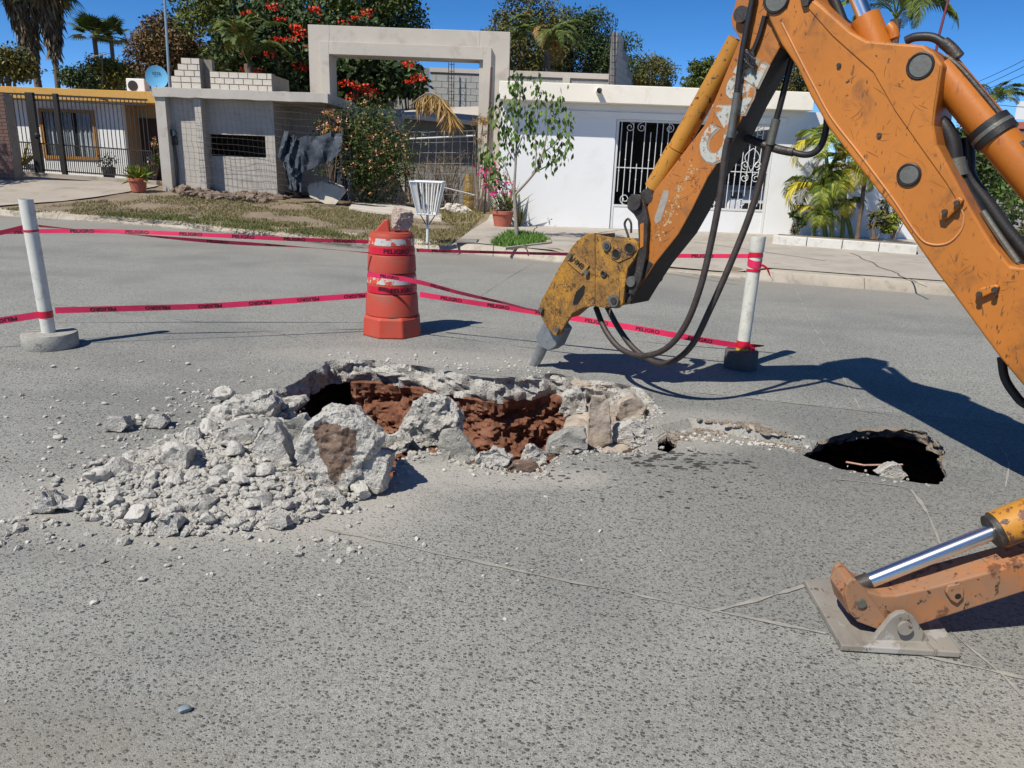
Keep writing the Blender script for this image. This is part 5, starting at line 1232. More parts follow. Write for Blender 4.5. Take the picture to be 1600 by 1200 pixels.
MAT['brick'] = plain('old_red_brick', hexc(110, 82, 72), .92, .25, 3, .5, 40)
MAT['glass'] = plain('window_glass', hexc(40, 48, 54), .08, .1, 2, 0, spec=.8)

# white house with the barred gate
wh = thing('white_house', (2.2, HY, .15), 'low white house with flat cream eave and scrolled white gate', 'house')
wx0 = ony(781, 260, HY)[0]; wxg0 = ony(957, 280, HY)[0]; wxg1 = ony(1203, 280, HY)[0]; zr = ony(1000, 163, HY - .40)[2]
zg1 = ony(1080, 190, HY)[2]; wx1 = 6.75; zb = .12
MB().box(wx0, wxg0, HY, HY + .2, zb, zr).build('wall', 'white', wh)
MB().box(wxg1, wx1, HY, HY + .2, zb, zr).build('wall', 'white', wh)
MB().box(wxg0, wxg1, HY, HY + .2, zg1, zr).build('lintel', 'white', wh)
MB().box(wx0 - .02, wx0 + .18, HY + .2, HY + 8, zb, zr).build('wall', 'white', wh)
MB().box(wx1 - .2, wx1, HY + .2, HY + 8, zb, zr).build('wall', 'white', wh)
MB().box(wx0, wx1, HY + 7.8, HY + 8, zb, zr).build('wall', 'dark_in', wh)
MB().box(wxg0 - 1.9, wxg1 + .2, HY - .03, HY, zg1 + .02, zg1 + .14).build('ledge', 'white', wh, bevel=.006)
ex0 = ony(780, 143, HY - .40)[0]; ex1 = ony(1266, 152, HY - .40)[0]; zt = ony(1000, 134, HY - .40)[2]
MB().box(ex0, ex1 + .1, HY - .40, HY + 8.2, zr, zt).build('roof', 'cream', wh, bevel=.012)
m = MB(); p = ony(935, 143, HY - .40); m.tube([p + V(0, -.22, 0), p + V(0, .02, 0)], .06, 16, caps=False); m.tube([p + V(0, -.22, 0), p + V(0, 0, 0)], .05, 16, caps=False); m.build('drain_pipe', 'cream', wh, smooth=True)
gate = thing('gate', ((wxg0 + wxg1) / 2, HY + .05, .15), 'white iron gate with scrolls and solid lower panel on the white house', 'gate')
zp = ony(1000, 324, HY)[2]; gy = HY + .04
MB().box(wxg0 + .01, wxg1 - .01, gy, gy + .04, .17, zp).build('lower_panel', 'white', gate, bevel=.005)
for a, b, c, d in ((wxg0 + .01, wxg0 + .07, .17, zg1), (wxg1 - .07, wxg1 - .01, .17, zg1), (wxg0 + .07, wxg1 - .07, zg1 - .05, zg1 - .005), (wxg0 + .07, wxg1 - .07, zp, zp + .045)): MB().box(a, b, gy - .012, gy + .035, c, d).build('frame', 'whiteiron', gate)
zm = zp + (zg1 - zp) * .45
MB().box(wxg0 + .07, wxg1 - .07, gy, gy + .014, zm, zm + .02).build('mid_rail', 'whiteiron', gate)
nb = 27; Wg = wxg1 - wxg0
for i in range(1, nb):
    x = wxg0 + Wg * i / nb; z0 = zp + .045 + (.28 if i % 4 in (1, 3) else 0); z1 = zg1 - .05 - (.2 if i % 4 == 2 else 0)
    if i % 8 == 4: z0, z1 = zp + .045, zm + .1
    m = MB(); m.tube([(x, gy, z0), (x, gy, z1)], .0095, 6); m.lathe([(.0, -.03), (.02, 0), (.0, .03)], (x, gy, z0 + (z1 - z0) * (.3 if i % 2 else .62)), 6, False, False); m.build('bar', 'whiteiron', gate, smooth=True)
def scroll(cx, cz, r, turns, s, flip=1):
    pts = []
    for k in range(26):
        t = k / 25; a = turns * 2 * math.pi * t; rr = r * (1 - .78 * t); pts.append((cx + flip * rr * math.cos(a + s), gy - .004, cz + rr * math.sin(a + s)))
    return pts
for i in range(4):
    xc = wxg0 + Wg * (i + .5) / 4
    for sg in (-1, 1):
        for cz, r, st in ((zp + .17, .12, -1.6), (zm + .16, .10, -1.6), (zm - .12, .10, 1.6), (zg1 - .16, .1, 1.6)):
            if cz in (zm + .16, zm - .12) and i not in (1, 3): continue
            m = MB(); m.tube(scroll(xc + sg * .13, cz, r, 1.35, st, sg), .009, 5); m.build('scroll', 'whiteiron', gate, smooth=True)
        if i in (1, 3):
            m = MB(); m.tube(smooth_path([(xc, gy - .004, zm + .52), (xc + sg * .12, gy - .004, zm + .42), (xc + sg * .16, gy - .004, zm + .3), (xc + sg * .05, gy - .004, zm + .12), (xc, gy - .004, zm + .02)], 5), .009, 5); m.build('scroll', 'whiteiron', gate, smooth=True)
# car parked behind the gate
MAT['carpaint'] = plain('pale_blue_car_paint', hexc(150, 176, 206), .3, .05, 2, 0); MAT['carwhite'] = plain('white_car_paint', hexc(220, 222, 226), .3, .03, 2, 0)
cx = ony(1165, 290, HY + 2.2)[0]; car = thing('parked_car', (cx, HY + 2.6, .15), 'pale car parked inside behind the white gate', 'car')
prof = [(0, .35), (.02, .8), (.25, .95), (1.1, 1.02), (1.55, 1.5), (2.6, 1.55), (3.4, 1.1), (4.0, 1.0), (4.05, .4)]
MB().prism([(cx - .8, HY + .7 + a, b + .15) for a, b in prof], V(1.6, 0, 0)).build('body', 'carwhite', car, bevel=.08, seg=3)
MB().prism([(cx - .68, HY + .7 + a, b + .15) for a, b in ((1.1, 1.04), (1.09, 1.06), (1.52, 1.5), (1.56, 1.49))], V(1.36, 0, 0)).build('windscreen', 'glass', car)
for sx in (-.72, .5):
    for wy in (.85, 3.2): MB().tube([(cx + sx, HY + .7 + wy, .46), (cx + sx + .22, HY + .7 + wy, .46)], .31, 20).build('wheel', 'black', car, smooth=True, ang=40)
    MB().box(cx + sx - .02, cx + sx + .24, HY + .695, HY + .73, .92, 1.05).build('headlight', 'glass', car, bevel=.02)
MB().box(cx - .45, cx + .45, HY + .69, HY + .72, .62, .82).build('grille', 'black', car, bevel=.02)

# low garden wall and planter right of the white house
lw = thing('garden_wall', (8, HY + .2, .15), 'white garden wall behind the palm clump right of the gate', 'wall'); x1w = 9.6
MB().box(6.77, x1w, HY + .05, HY + .2, .12, 1.75).build('wall', 'white', lw, bevel=.01); MB().box(6.77, x1w + .02, HY + .03, HY + .22, 1.752, 1.82).build('coping', 'cream', lw, bevel=.008)
pa, pb = onz(1206, 381, .17), onz(1432, 398, .17); d = pb - pa; d[2] = 0; L = np.linalg.norm(d); d /= L; nn = V(-d[1], d[0], 0)
pln = thing('planter_bed', pa, 'long low white planter kerb at the foot of the palms', 'planter')
segs = 4
for i in range(segs):
    a = pa + d * (L * i / segs + .006); b = pa + d * (L * (i + 1) / segs - .006); MB().prism([V(a[0], a[1], .14), V(b[0], b[1], .14), V(b[0], b[1], .34), V(a[0], a[1], .34)], nn * .13).build('edging', plain('whitewashed_edging', hexc(204, 202, 194), .9, .08, 3, .3, 30, dirt=hexc(176, 170, 158)), pln, bevel=.012)
MB().prism([V(*(pa + nn * .13)[:2], .30), V(*(pb + nn * .13)[:2], .30), V(*(pb + nn * 1.0)[:2], .30), V(*(pa + nn * 1.0)[:2], .30)], V(0, 0, -.2)).build('soil', 'dirt', pln)

# concrete portal of the unfinished plot
AY = 22.7
ar = thing('concrete_portal', ((ony(640, 200, AY)[0]), AY, .2), 'tall bare concrete gateway frame of the unfinished plot', 'gateway')
x0, x1 = ony(483, 100, AY)[0], ony(794, 150, AY)[0]; zt = ony(640, 44, AY)[2]; zi = ony(640, 90, AY)[2]; xi0 = ony(516, 100, AY)[0]; xi1 = ony(747, 200, AY)[0]; zt2 = ony(640, 70, AY)[2]; xo1 = ony(765, 200, AY)[0]; xo0 = ony(502, 100, AY)[0]
ad = .75
MB().box(x0, xi0, AY, AY + ad, .1, zt).build('column', 'cement2', ar, bevel=.01)
MB().box(xi1 - .001, x1, AY, AY + ad, .1, zt).build('column', 'cement2', ar, bevel=.01)
MB().box(xi0 + .001, xi1 - .002, AY, AY + ad, zi, zt).build('beam', 'cement2', ar, bevel=.01)
MB().box(xo0, xi0 - .001, AY - .12, AY - .001, .1, zt2).build('inner_trim', 'cement2', ar, bevel=.008)
MB().box(xo1 - (xi0 - xo0) * .9, xo1, AY - .12, AY - .001, .1, zt2).build('inner_trim', 'cement2', ar, bevel=.008)
MB().box(xi0, xo1 - (xi0 - xo0) * .9 - .001, AY - .12, AY - .001, zi + .001, zt2).build('inner_trim', 'cement2', ar, bevel=.008)

# rough concrete shed front with roof slab left of the portal
SY = 20.6
sh = thing('concrete_shed', (ony(380, 290, SY)[0], SY, .5), 'bare grey concrete shed front with dark slot window and roof slab', 'shed')
def prect(m, a, b, c, d, y0, y1): x0_, x1_, z0_, z1_ = rect(a, b, c, d, y0); m.box(x0_, x1_, y0, y1, z0_, z1_); return (x0_, x1_, z0_, z1_)
gzs = lambda x: gz(x, SY + .3) - .1
xa = ony(247, 215, SY)[0]; xb = ony(263, 215, SY)[0]; xs1 = ony(513, 150, SY)[0]; zs = ony(380, 156, SY)[2]; zs2 = ony(380, 141, SY)[2]
MB().box(xa, xb, SY, SY + .5, gzs(xa), zs - .002).build('post', 'cement', sh, bevel=.008)
m = MB(); vs = []; N_ = 24
for i in range(N_ + 1):
    x = xa - .03 + (xs1 - xa + .03) * i / N_
    for y_, z_ in ((SY - .06, zs), (SY - .06, zs2), (SY + 3.2, zs2), (SY + 3.2, zs)): vs.append((x, y_ + (fbm(x * 2, 0, 1) * .02 if y_ < SY else 0), z_ + fbm(x * 2.5, z_, 3) * .018))
m.add(vs, [(i * 4 + j, (i + 1) * 4 + j, (i + 1) * 4 + (j + 1) % 4, i * 4 + (j + 1) % 4) for i in range(N_) for j in range(4)] + [(0, 1, 2, 3), (N_ * 4 + 3, N_ * 4 + 2, N_ * 4 + 1, N_ * 4)]); m.build('roof_slab', 'cement', sh, bevel=.006)
xm0, xm1 = ony(313, 230, SY + .25)[0], ony(323, 230, SY + .25)[0]
MB().box(xb + .002, xm0, SY + .26, SY + .4, gzs(xb), zs - .002).build('wall_panel', 'cement', sh)
MB().box(xm0 + .001, xm1, SY + .06, SY + .5, gzs(xm0), zs - .002).build('post', 'cement', sh, bevel=.006)
wy = SY + .42; wx0_, wx1_, wz0, wz1 = rect(327, 211, 415, 245, wy); xr = ony(430, 230, wy)[0]
MB().box(xm1 + .001, xr, wy, wy + .15, wz1, zs - .002).build('wall_panel', 'cement', sh)
MB().box(xm1 + .001, xr, wy, wy + .15, gzs(xm1) - .1, wz0).build('wall_panel', 'cement', sh)
MB().box(xm1 + .001, wx0_, wy, wy + .15, wz0 + .001, wz1 - .001).build('wall_panel', 'cement', sh)
MB().box(wx1_, xr, wy, wy + .15, wz0 + .001, wz1 - .001).build('wall_panel', 'cement', sh)
MB().box(xr - .15, xr, wy + .151, wy + 2.6, gzs(xr) - .1, zs - .002).build('wall_panel', 'cement', sh)
MB().box(xr + .001, xs1, wy + 1.6, wy + 1.75, gzs(xs1) - .2, zs - .002).build('wall_panel', 'cement', sh)
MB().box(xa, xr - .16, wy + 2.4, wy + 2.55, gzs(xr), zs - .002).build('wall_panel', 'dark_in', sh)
MB().box(xa, xa + .15, SY + .501, wy + 2.4, gzs(xa), zs - .002).build('wall_panel', 'cement', sh)
x_, y_ = ony(279, 200, SY + .2)[:2]; z_ = ony(270, 208, SY + .22)[2]
mt = thing('electricity_meter', (x_ - .16, SY + .25, z_), 'round electricity meter with cable on the shed wall', 'meter')
MB().tube([(x_ - .16, SY + .26, z_), (x_ - .16, SY + .14, z_)], .085, 18).build('meter_glass', 'glass', mt, smooth=True, ang=40); MB().box(x_ - .25, x_ - .07, SY + .19, SY + .259, z_ - .3, z_ - .08).build('meter_box', 'greasy', mt, bevel=.01)
m = MB(); m.tube(smooth_path([(x_ - .16, SY + .24, z_ - .3), (x_ - .13, SY + .24, z_ - .8), (x_ - .15, SY + .24, z_ - 1.3), (x_ - .13, SY + .24, z_ - 1.6)], 6), .03, 8); m.build('conduit', 'dark_in', mt, smooth=True)
# white bricks stacked on the roof slab
bt = thing('brick_parapet', (ony(360, 138, SY + .4)[0], SY + .4, zs2), 'stepped parapet of white bricks laid on the shed roof', 'parapet')
BY = SY + .35; b0 = ony(266, 115, BY)[0]; b1 = ony(313, 115, BY)[0]; b2 = ony(424, 125, BY)[0]; bh = .148; zb0 = zs2 + .012
bw = (b1 - b0) / 3.0
for r in range(5):
    xs_ = b0 + max(0, r - 1) * bw * .38
    block_wall(bt, 'mortar', xs_ + .005, b1, BY, .28, zb0 + r * bh, zb0 + (r + 1) * bh, bw, bh, 'whitebrick', 'brick_mortar', .02, r, 'brick', keep=None)
block_wall(bt, 'mortar', b1 + .22, b2, BY + .05, .25, zb0, zb0 + 3 * bh, bw * .95, bh, 'whitebrick', 'brick_mortar', .02, 9, 'brick')
MB().box(b1 + .002, b1 + .218, BY + .25, BY + .42, zb0, zb0 + 5 * bh).build('mortar', 'brick_mortar', bt)
block_wall(bt, 'mortar', BY + .06, BY + 1.4, b2 - .25, .25, zb0, zb0 + 2.6 * bh, bw * .95, bh, 'whitebrick', 'brick_mortar', .02, 12, 'brick', axis='y') if False else None
MB().box(b2 - .2, b2 - .01, BY + .31, BY + 1.6, zb0, zb0 + 3 * bh - .02).build('return_wall', 'brick_mortar', bt)

# grey block walls behind the plot and above the white roof
bwl = thing('block_wall', (ony(720, 190, 28)[0], 28, .3), 'grey concrete block wall behind the portal opening', 'wall')
x0_, x1_, z0_, z1_ = rect(672, 108, 752, 235, 28.0); z0_ = .2; block_wall(bwl, 'mortar', x0_, x1_ + .3, 28.0, .2, z0_, z1_ - .12, .4, .205, 'block', 'block_mortar', .014, 3)
MB().box(x0_ - .02, x1_ + .32, 27.97, 28.22, z1_ - .118, z1_ + .02).build('bond_beam', 'cement2', bwl)
bs = thing('block_wall', (ony(640, 190, 25)[0] + 1, 26, .3), 'shaded block side wall seen through the portal', 'wall')
xq = ony(600, 130, 25)[0]
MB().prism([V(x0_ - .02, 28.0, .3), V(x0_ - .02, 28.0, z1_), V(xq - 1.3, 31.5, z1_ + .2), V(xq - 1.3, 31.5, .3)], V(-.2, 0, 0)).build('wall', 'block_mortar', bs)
bw2 = thing('block_wall', (ony(880, 130, 25)[0], 27, .3), 'grey block wall rising just above the white roof', 'wall')
x0_, x1_, z0_, z1_ = rect(797, 114, 958, 136, 27.0); block_wall(bw2, 'mortar', x0_, x1_, 27.0, .2, z1_ - .26 - .2 * 10, z1_ - .15, .42, .2, 'block', 'block_mortar', .014, 4)
MB().box(x0_ - .02, x1_ + .02, 26.97, 27.22, z1_ - .148, z1_ + .02).build('bond_beam', 'cement2', bw2)
xp = ony(885, 125, 26.9)[0]; MB().box(xp - .12, xp + .12, 26.93, 27.19, z1_ - 2, z1_ - .15).build('pillar', 'cement2', bw2)
bw3 = thing('block_wall', (ony(975, 130, 28)[0], 28, .3), 'tall grey block gable standing end on above the roofs', 'wall')
xg = ony(962, 100, 26.9)[0]; ztg = ony(962, 50, 26.9)[2]
vsx = [V(xg + .0, 26.9, .3), V(xg, 26.9, ztg)]
step_z = [(0, ztg), (1.1, ztg - .1), (1.1, ztg - .35), (2.2, ztg - .45), (2.2, ztg - .8), (3.2, ztg - .85), (3.2, .3)]
dirw = V(.28, .96, 0)
poly = [V(xg, 26.9, .3)] + [V(xg, 26.9, 0) + dirw * a * 1.2 + V(0, 0, z) for a, z in step_z]
MB().prism(poly, V(-.2, .02, 0)).build('wall', 'block_mortar', bw3)
me = bpy.data.meshes.new('block'); b = MB(); b.box(-.19, .19, 0, .02, -.095, .095); me.from_pydata(b.v, [], b.f); me.materials.append(MAT['block'])
rz = math.atan2(dirw[1], dirw[0])
for r in range(14):
    z = ztg - .12 - r * .21
    for k in range(9):
        s_ = .21 + k * .41 + (.2 if r % 2 else 0); lim = 3.2 * 1.2 if r > 4 else (2.2 * 1.2 if r > 2 else 1.1 * 1.2)
        if s_ > lim - .2: continue
        p = V(xg, 26.9, z) + dirw * s_ + V(.96, -.28, 0) * .006
        o = mesh_obj('block', me, bw3, p - rootloc(bw3)); o.rotation_euler = (0, 0, rz)
def rebar_cage(px, py0, py1, y, label):
    a = ony(px, py0, y); b = ony(px, py1, y); t = thing('rebar_cage', b, label, 'rebar')
    for dx, dy in ((-.09, 0), (.09, 0), (0, .12)):
        MB().tube([b + V(dx, dy, 0), a + V(dx, dy, (.2 if dx else 0))], .012, 5).build('bar', 'black_iron', t)
    for k in range(9):
        z = b[2] + (a[2] - b[2]) * (k + .5) / 9; MB().tube([V(b[0] - .09, b[1], z), V(b[0] + .09, b[1], z), V(b[0], b[1] + .12, z)], .008, 4, closed=True).build('stirrup', 'black_iron', t)
rebar_cage(705, 95, 190, 27.6, 'rusty rebar column standing in front of the block wall in the portal'); rebar_cage(957, 40, 133, 26.7, 'rebar column at the end of the tall block gable')

# left house behind the barred fence
LY = 24.2; lh = thing('ochre_trim_house', (ony(110, 250, LY)[0], LY, .7), 'low white house with ochre fascia behind the black fence', 'house')
x0_, x1_, z0_, z1_ = rect(-60, 150, 196, 290, LY); ztf = ony(125, 139, LY - .45)[2]; zbf = ony(125, 157, LY - .45)[2]
wz0 = ony(110, 244, LY)[2]; wz1 = ony(110, 176, LY)[2]; wx0_ = ony(70, 212, LY)[0]; wx1_ = ony(147, 212, LY)[0]
MB().box(x0_, wx0_, LY, LY + .2, .5, zbf + .1).build('wall', 'white', lh); MB().box(wx1_, x1_, LY, LY + .2, .5, zbf + .1).build('wall', 'white', lh)
MB().box(wx0_, wx1_, LY, LY + .2, .5, wz0).build('wall', 'white', lh); MB().box(wx0_, wx1_, LY, LY + .2, wz1, zbf + .1).build('wall', 'white', lh)
MB().box(x1_ + .001, x1_ + 1.6, LY + 1.0, LY + 1.2, .5, zbf + .1).build('side_wall', 'beige', lh); MB().box(x1_ - .2, x1_, LY + .201, LY + 1.2, .5, zbf + .1).build('side_wall', 'beige', lh)
fx1 = ony(240, 150, LY - .45)[0]
MB().box(x0_ - .3, fx1 + .6, LY - .45, LY + 6, zbf, ztf).build('fascia_roof', 'yellowpaint', lh, bevel=.01)
win = MB().box(wx0_, wx1_, LY + .08, LY + .1, wz0, wz1).build('window', 'glass', lh)
for a, b, c, d in ((wx0_ - .09, wx0_, wz0 - .09, wz1 + .09), (wx1_, wx1_ + .09, wz0 - .09, wz1 + .09), (wx0_, wx1_, wz1, wz1 + .09), (wx0_, wx1_, wz0 - .09, wz0)): MB().box(a, b, LY - .04, LY + .06, c, d).build('frame', 'ochre', win)
cv_ = MB(); vs = []; N_ = 60
for i in range(N_ + 1):
    x = wx0_ + .02 + (wx1_ - wx0_ - .04) * i / N_; y = LY + .05 + .022 * math.sin(i * 1.1) + .012 * math.sin(i * 2.7)
    vs += [(x, y, wz0), (x, y, wz1)]
cv_.add(vs, [(2 * i, 2 * i + 2, 2 * i + 3, 2 * i + 1) for i in range(N_) if i not in range(34, 40)]); cv_.build('curtain', 'curtain', win)
for i in range(11): x = wx0_ + (wx1_ - wx0_) * (i + .5) / 11; MB().box(x - .008, x + .008, LY - .02, LY - .005, wz0, wz1).build('window_bar', 'black_iron', win)
MB().box(ony(222, 230, LY + 1)[0], ony(240, 230, LY + 1)[0] + .3, LY + .95, LY + .99, .5, ony(230, 185, LY + 1)[2]).build('door', plain('dark_brown_door', hexc(66, 44, 34), .6, .2, 4, .1), lh)
p = ony(165, 155, LY - .45); MB().tube([p + V(0, -.35, 0), p], .035, 10).build('drain_pipe', 'ochre', lh, smooth=True)
ac = thing('air_conditioner', ony(212, 137, LY + .5), 'white air conditioner unit on the ochre trimmed roof', 'air conditioner'); q = np.array(ac.location)
MB().box(q[0] - .28, q[0] + .28, q[1], q[1] + .35, ztf, ztf + .42).build('case', 'white', ac, bevel=.02); MB().tube([(q[0] - .08, q[1] - .012, ztf + .21), (q[0] - .08, q[1] + .01, ztf + .21)], .15, 20).build('fan_grille', 'black_iron', ac)
# barred fence
FY = 22.4; fxr = ony(236, 220, FY)[0]; fxl = ony(-40, 200, FY)[0]; ftop = lambda x: float(np.interp(x, [fxl, fxr], [ony(-40, 145, FY)[2], ony(236, 158, FY)[2]])); fbot = lambda x: float(np.interp(x, [fxl, fxr], [ony(-40, 266, FY)[2], ony(236, 285, FY)[2]]))
fe = thing('bar_fence', ((fxl + fxr) / 2, FY, .6), 'black vertical bar fence in front of the ochre trimmed house', 'fence')
me = bpy.data.meshes.new('bar'); b = MB(); b.box(-.009, .009, -.009, .009, 0, 1); me.from_pydata(b.v, [], b.f); me.materials.append(MAT['black_iron']); loc = rootloc(fe)
nb = int((fxr - fxl) / .115)
for i in range(nb):
    x = fxl + .115 * (i + .5); o = mesh_obj('bar', me, fe, (x - loc[0], 0, fbot(x) + .1 - loc[2])); o.scale = (1, 1, ftop(x) - fbot(x) - .1)
    if i % 2 == 0: pass
for i in range(nb):
    x = fxl + .115 * (i + 1.0); o = mesh_obj('bar', me, fe, (x - loc[0], 0, fbot(x) + .1 - loc[2])); o.scale = (.8, .8, .75)
for dz0, dz1 in ((.0, .05), (-.13, -.1)):
    MB().prism([V(fxl, FY - .02, ftop(fxl) + dz0), V(fxr, FY - .02, ftop(fxr) + dz0), V(fxr, FY - .02, ftop(fxr) + dz1), V(fxl, FY - .02, ftop(fxl) + dz1)], V(0, .04, 0)).build('rail', 'black_iron', fe)
for hz in (.12, .84):
    MB().prism([V(fxl, FY - .015, fbot(fxl) + hz), V(fxr, FY - .015, fbot(fxr) + hz), V(fxr, FY - .015, fbot(fxr) + hz + .035), V(fxl, FY - .015, fbot(fxl) + hz + .035)], V(0, .03, 0)).build('rail', 'black_iron', fe)
for px0, px1 in ((48, 60), (90, 97)):
    xa_, xb_ = ony(px0, 200, FY)[0], ony(px1, 200, FY)[0]; MB().box(xa_, xb_, FY - .08, FY + .04, fbot(xa_) - .1, ftop(xa_) + .08).build('gate_post', 'black_iron', fe, bevel=.01)
xa_ = ony(60, 212, FY)[0]; MB().lathe([(0, -.1), (.08, -.03), (.08, .03), (0, .1)], (xa_, FY - .05, ony(60, 212, FY)[2]), 10, False, False).build('lock_box', 'black_iron', fe)
MB().prism([V(fxl, FY - .12, fbot(fxl) - .35), V(fxr + .1, FY - .12, fbot(fxr) - .35), V(fxr + .1, FY - .12, fbot(fxr) + .05), V(fxl, FY - .12, fbot(fxl) + .05)], V(0, .22, 0)).build('plinth', 'drive', fe, bevel=.01)
bl = thing('brick_wall', (ony(-30, 260, 20.2)[0], 20.2, .6), 'dark old brick wall at the left edge before the fence', 'wall')
xr_ = ony(14, 210, 20.6)[0]; block_wall(bl, 'mortar', xr_ - 3.0, xr_, 20.6, .35, .35, 2.75, .26, .09, 'brick', 'brick_mortar', .016, 21, 'brick')
# satellite dish and mast
MAT['dishblue'] = plain('pale_blue_dish', hexc(112, 186, 226), .45, .04, 2, 0)
dc = ony(245, 121, 22.6); ds = thing('satellite_dish', (dc[0], dc[1], ztf), 'pale blue oval satellite dish above the ochre fascia', 'satellite dish')
m = MB(); vs = []; nr, na = 6, 28; aim = (EYEP + V(-2, 0, 4) - dc); aim /= np.linalg.norm(aim); sx = np.cross(V(0, 0, 1), aim); sx /= np.linalg.norm(sx); sy = np.cross(aim, sx)
for r in range(nr + 1):
    k = r / nr
    for j in range(na): a = 2 * math.pi * j / na; vs.append(dc + sx * math.cos(a) * .29 * k + sy * math.sin(a) * .31 * k + aim * .05 * k * k)
m.add(vs, [(r * na + j, r * na + (j + 1) % na, (r + 1) * na + (j + 1) % na, (r + 1) * na + j) for r in range(nr) for j in range(na)])
dsh = m.build('reflector', 'dishblue', ds, smooth=True)
m = MB(); m.tube([dc - aim * .03, dc - aim * .12 - V(0, 0, .1), V(dc[0], dc[1] + .1, ztf)], .025, 8); m.build('mount', 'pin', ds, smooth=True)
m = MB(); m.tube([dc - sy * .3, dc + aim * .35 - sy * .28], .012, 6); m.build('feed_arm', 'pin', ds); 
vs, fs, w = text2d('SZTS', .03); m = MB(); m.add([dc + sx * ((x - w / 2) * .075) + sy * (.1 + (y - .5) * .07) + aim * .026 for x, y in vs], fs); m.build('lettering', plain('dark_blue_print', hexc(40, 70, 110), .6, .1, 5, 0), dsh)
pm = ony(264, 132, 22.3); ma = thing('antenna_mast', (pm[0], pm[1], zs2), 'thin galvanised mast rising behind the white bricks', 'mast')
MB().tube([V(pm[0], pm[1], zs2 - .3), ony(255, -40, 22.3)], .035, 10).build('pole', plain('galvanised_pipe', hexc(150, 168, 178), .4, .1, 3, 0, metal=.4), ma, smooth=True)
at_ = ony(160, 135, 27); an = thing('television_antenna', at_, 'thin television antenna above the ochre house roof', 'antenna')
tp_ = ony(160, 86, 27); MB().tube([at_, tp_], .02, 6).build('pole', 'black_iron', an); MB().tube([tp_ + V(-.5, 0, -.1), tp_ + V(.2, 0, .06)], .012, 5).build('boom', 'pin', an)
for k in range(5): q = tp_ + V(-.45 + .15 * k, 0, -.09 + .035 * k); MB().tube([q - V(0, .25, 0), q + V(.0, .25, .02)], .008, 4).build('element', 'pin', an)

# ------------------------------------------------------------------ clutter before the unfinished plot
def wires(t, name, grid_px, y, nx, nz, r, mat, seed, bend=.05, skip=0.0):
    """welded wire mesh: corners given as sight lines at distance y, slightly bowed"""
    (a, b, c, d) = [ony(px, py, y) for px, py in grid_px]; rr = random.Random(seed); m = MB()
    def P(u, v):
        p = (a * (1 - u) + b * u) * (1 - v) + (d * (1 - u) + c * u) * v; k = bend * (fbm(u * 5 + seed, v * 5, 1)); return p + V(k, k * 1.5, k)
    for i in range(nx + 1):
        if rr.random() < skip: continue
        m.tube([P(i / nx, j / 10) for j in range(11)], r, 3, caps=False)
    for j in range(nz + 1):
        if rr.random() < skip: continue
        m.tube([P(i / 20, j / nz) for i in range(21)], r, 3, caps=False)
    return tag(m.build(name, mat, t), kind='stuff')
MAT['wire'] = plain('rusty_wire', hexc(96, 88, 82), .7, .3, 8, 0, metal=.3); MAT['palewire'] = plain('pale_wire', hexc(178, 178, 176), .5, .1, 8, 0, metal=.3)
wm = thing('wire_mesh_fence', onverge(420, 298), 'sagging welded wire mesh in front of the shed wall', 'wire fence'); wires(wm, 'wires', [(268, 152), (540, 172), (556, 310), (284, 282)], 20.3, 34, 14, .0035, 'wire', 2, .03)
wm2 = thing('wire_mesh_fence', onverge(690, 320), 'wire mesh panel across the portal opening right of the flower bush', 'wire fence'); wires(wm2, 'wires', [(636, 207), (742, 204), (748, 322), (620, 318)], 21.2, 9, 7, .006, 'palewire', 5, .02); wires(wm2, 'wires', [(640, 255), (768, 262), (772, 330), (640, 322)], 21.1, 22, 12, .004, 'wire', 6, .03)
p0 = onverge(757, 334); MB().tube([V(p0[0], p0[1], .1), ony(768, 105, p0[1])], .028, 8).build('post', plain('rust_brown_post', hexc(92, 66, 54), .7, .2, 6, .1), wm2, smooth=True)
MB().tube([ony(640, 217, 21.05), ony(742, 212, 21.05)], .025, 8).build('rail', 'palewire', wm2, smooth=True)
MB().tube([ony(690, 292, 21.0), ony(742, 305, 21.0)], .02, 6).build('rail', 'palewire', wm2, smooth=True)
# block pier in front of the right portal column
# dark shade cloth
MAT['tarp'] = plain('dark_blue_shade_cloth', hexc(56, 64, 74), .7, .35, 4, .6, 14, dirt=hexc(92, 98, 104), bdist=.03)
def cloth(t, name, quad, y, nu, nv, amp, seed, mat='tarp'):
    """draped sheet: bilinear between four sight-line corners, gathered into folds"""
    a, b, c, d = [ony(px, py, y + dy) for px, py, dy in quad]; m = MB(); vs = []
    for j in range(nv + 1):
        for i in range(nu + 1):
            u, v = i / nu, j / nv; p = (a * (1 - u) + b * u) * (1 - v) + (d * (1 - u) + c * u) * v
            f = fbm(u * 5 + seed, v * 1.6, seed) * amp + .4 * amp * math.sin(u * 17 + v * 3 + seed); vs.append(p + V(.5 * f, -f, .35 * f + .4 * amp * fbm(u * 2, v * 3, seed + 3)))
    m.add(vs, [(j * (nu + 1) + i, j * (nu + 1) + i + 1, (j + 1) * (nu + 1) + i + 1, (j + 1) * (nu + 1) + i) for j in range(nv) for i in range(nu)]); return m.build(name, mat, t, smooth=True)
tp = thing('shade_cloth', onverge(470, 300), 'torn dark blue shade cloth slung from the wire mesh', 'shade cloth')
cloth(tp, 'swag', [(452, 218, 0), (536, 206, -.5), (532, 240, -.5), (462, 276, 0)], 19.9, 26, 18, .11, 2); cloth(tp, 'swag', [(445, 203, 0), (474, 222, -.1), (470, 270, -.1), (433, 246, 0)], 19.9, 18, 16, .13, 4); cloth(tp, 'hanging_end', [(440, 246, .15), (474, 255, .1), (470, 300, 0), (452, 296, 0)], 20.05, 18, 16, .12, 7)
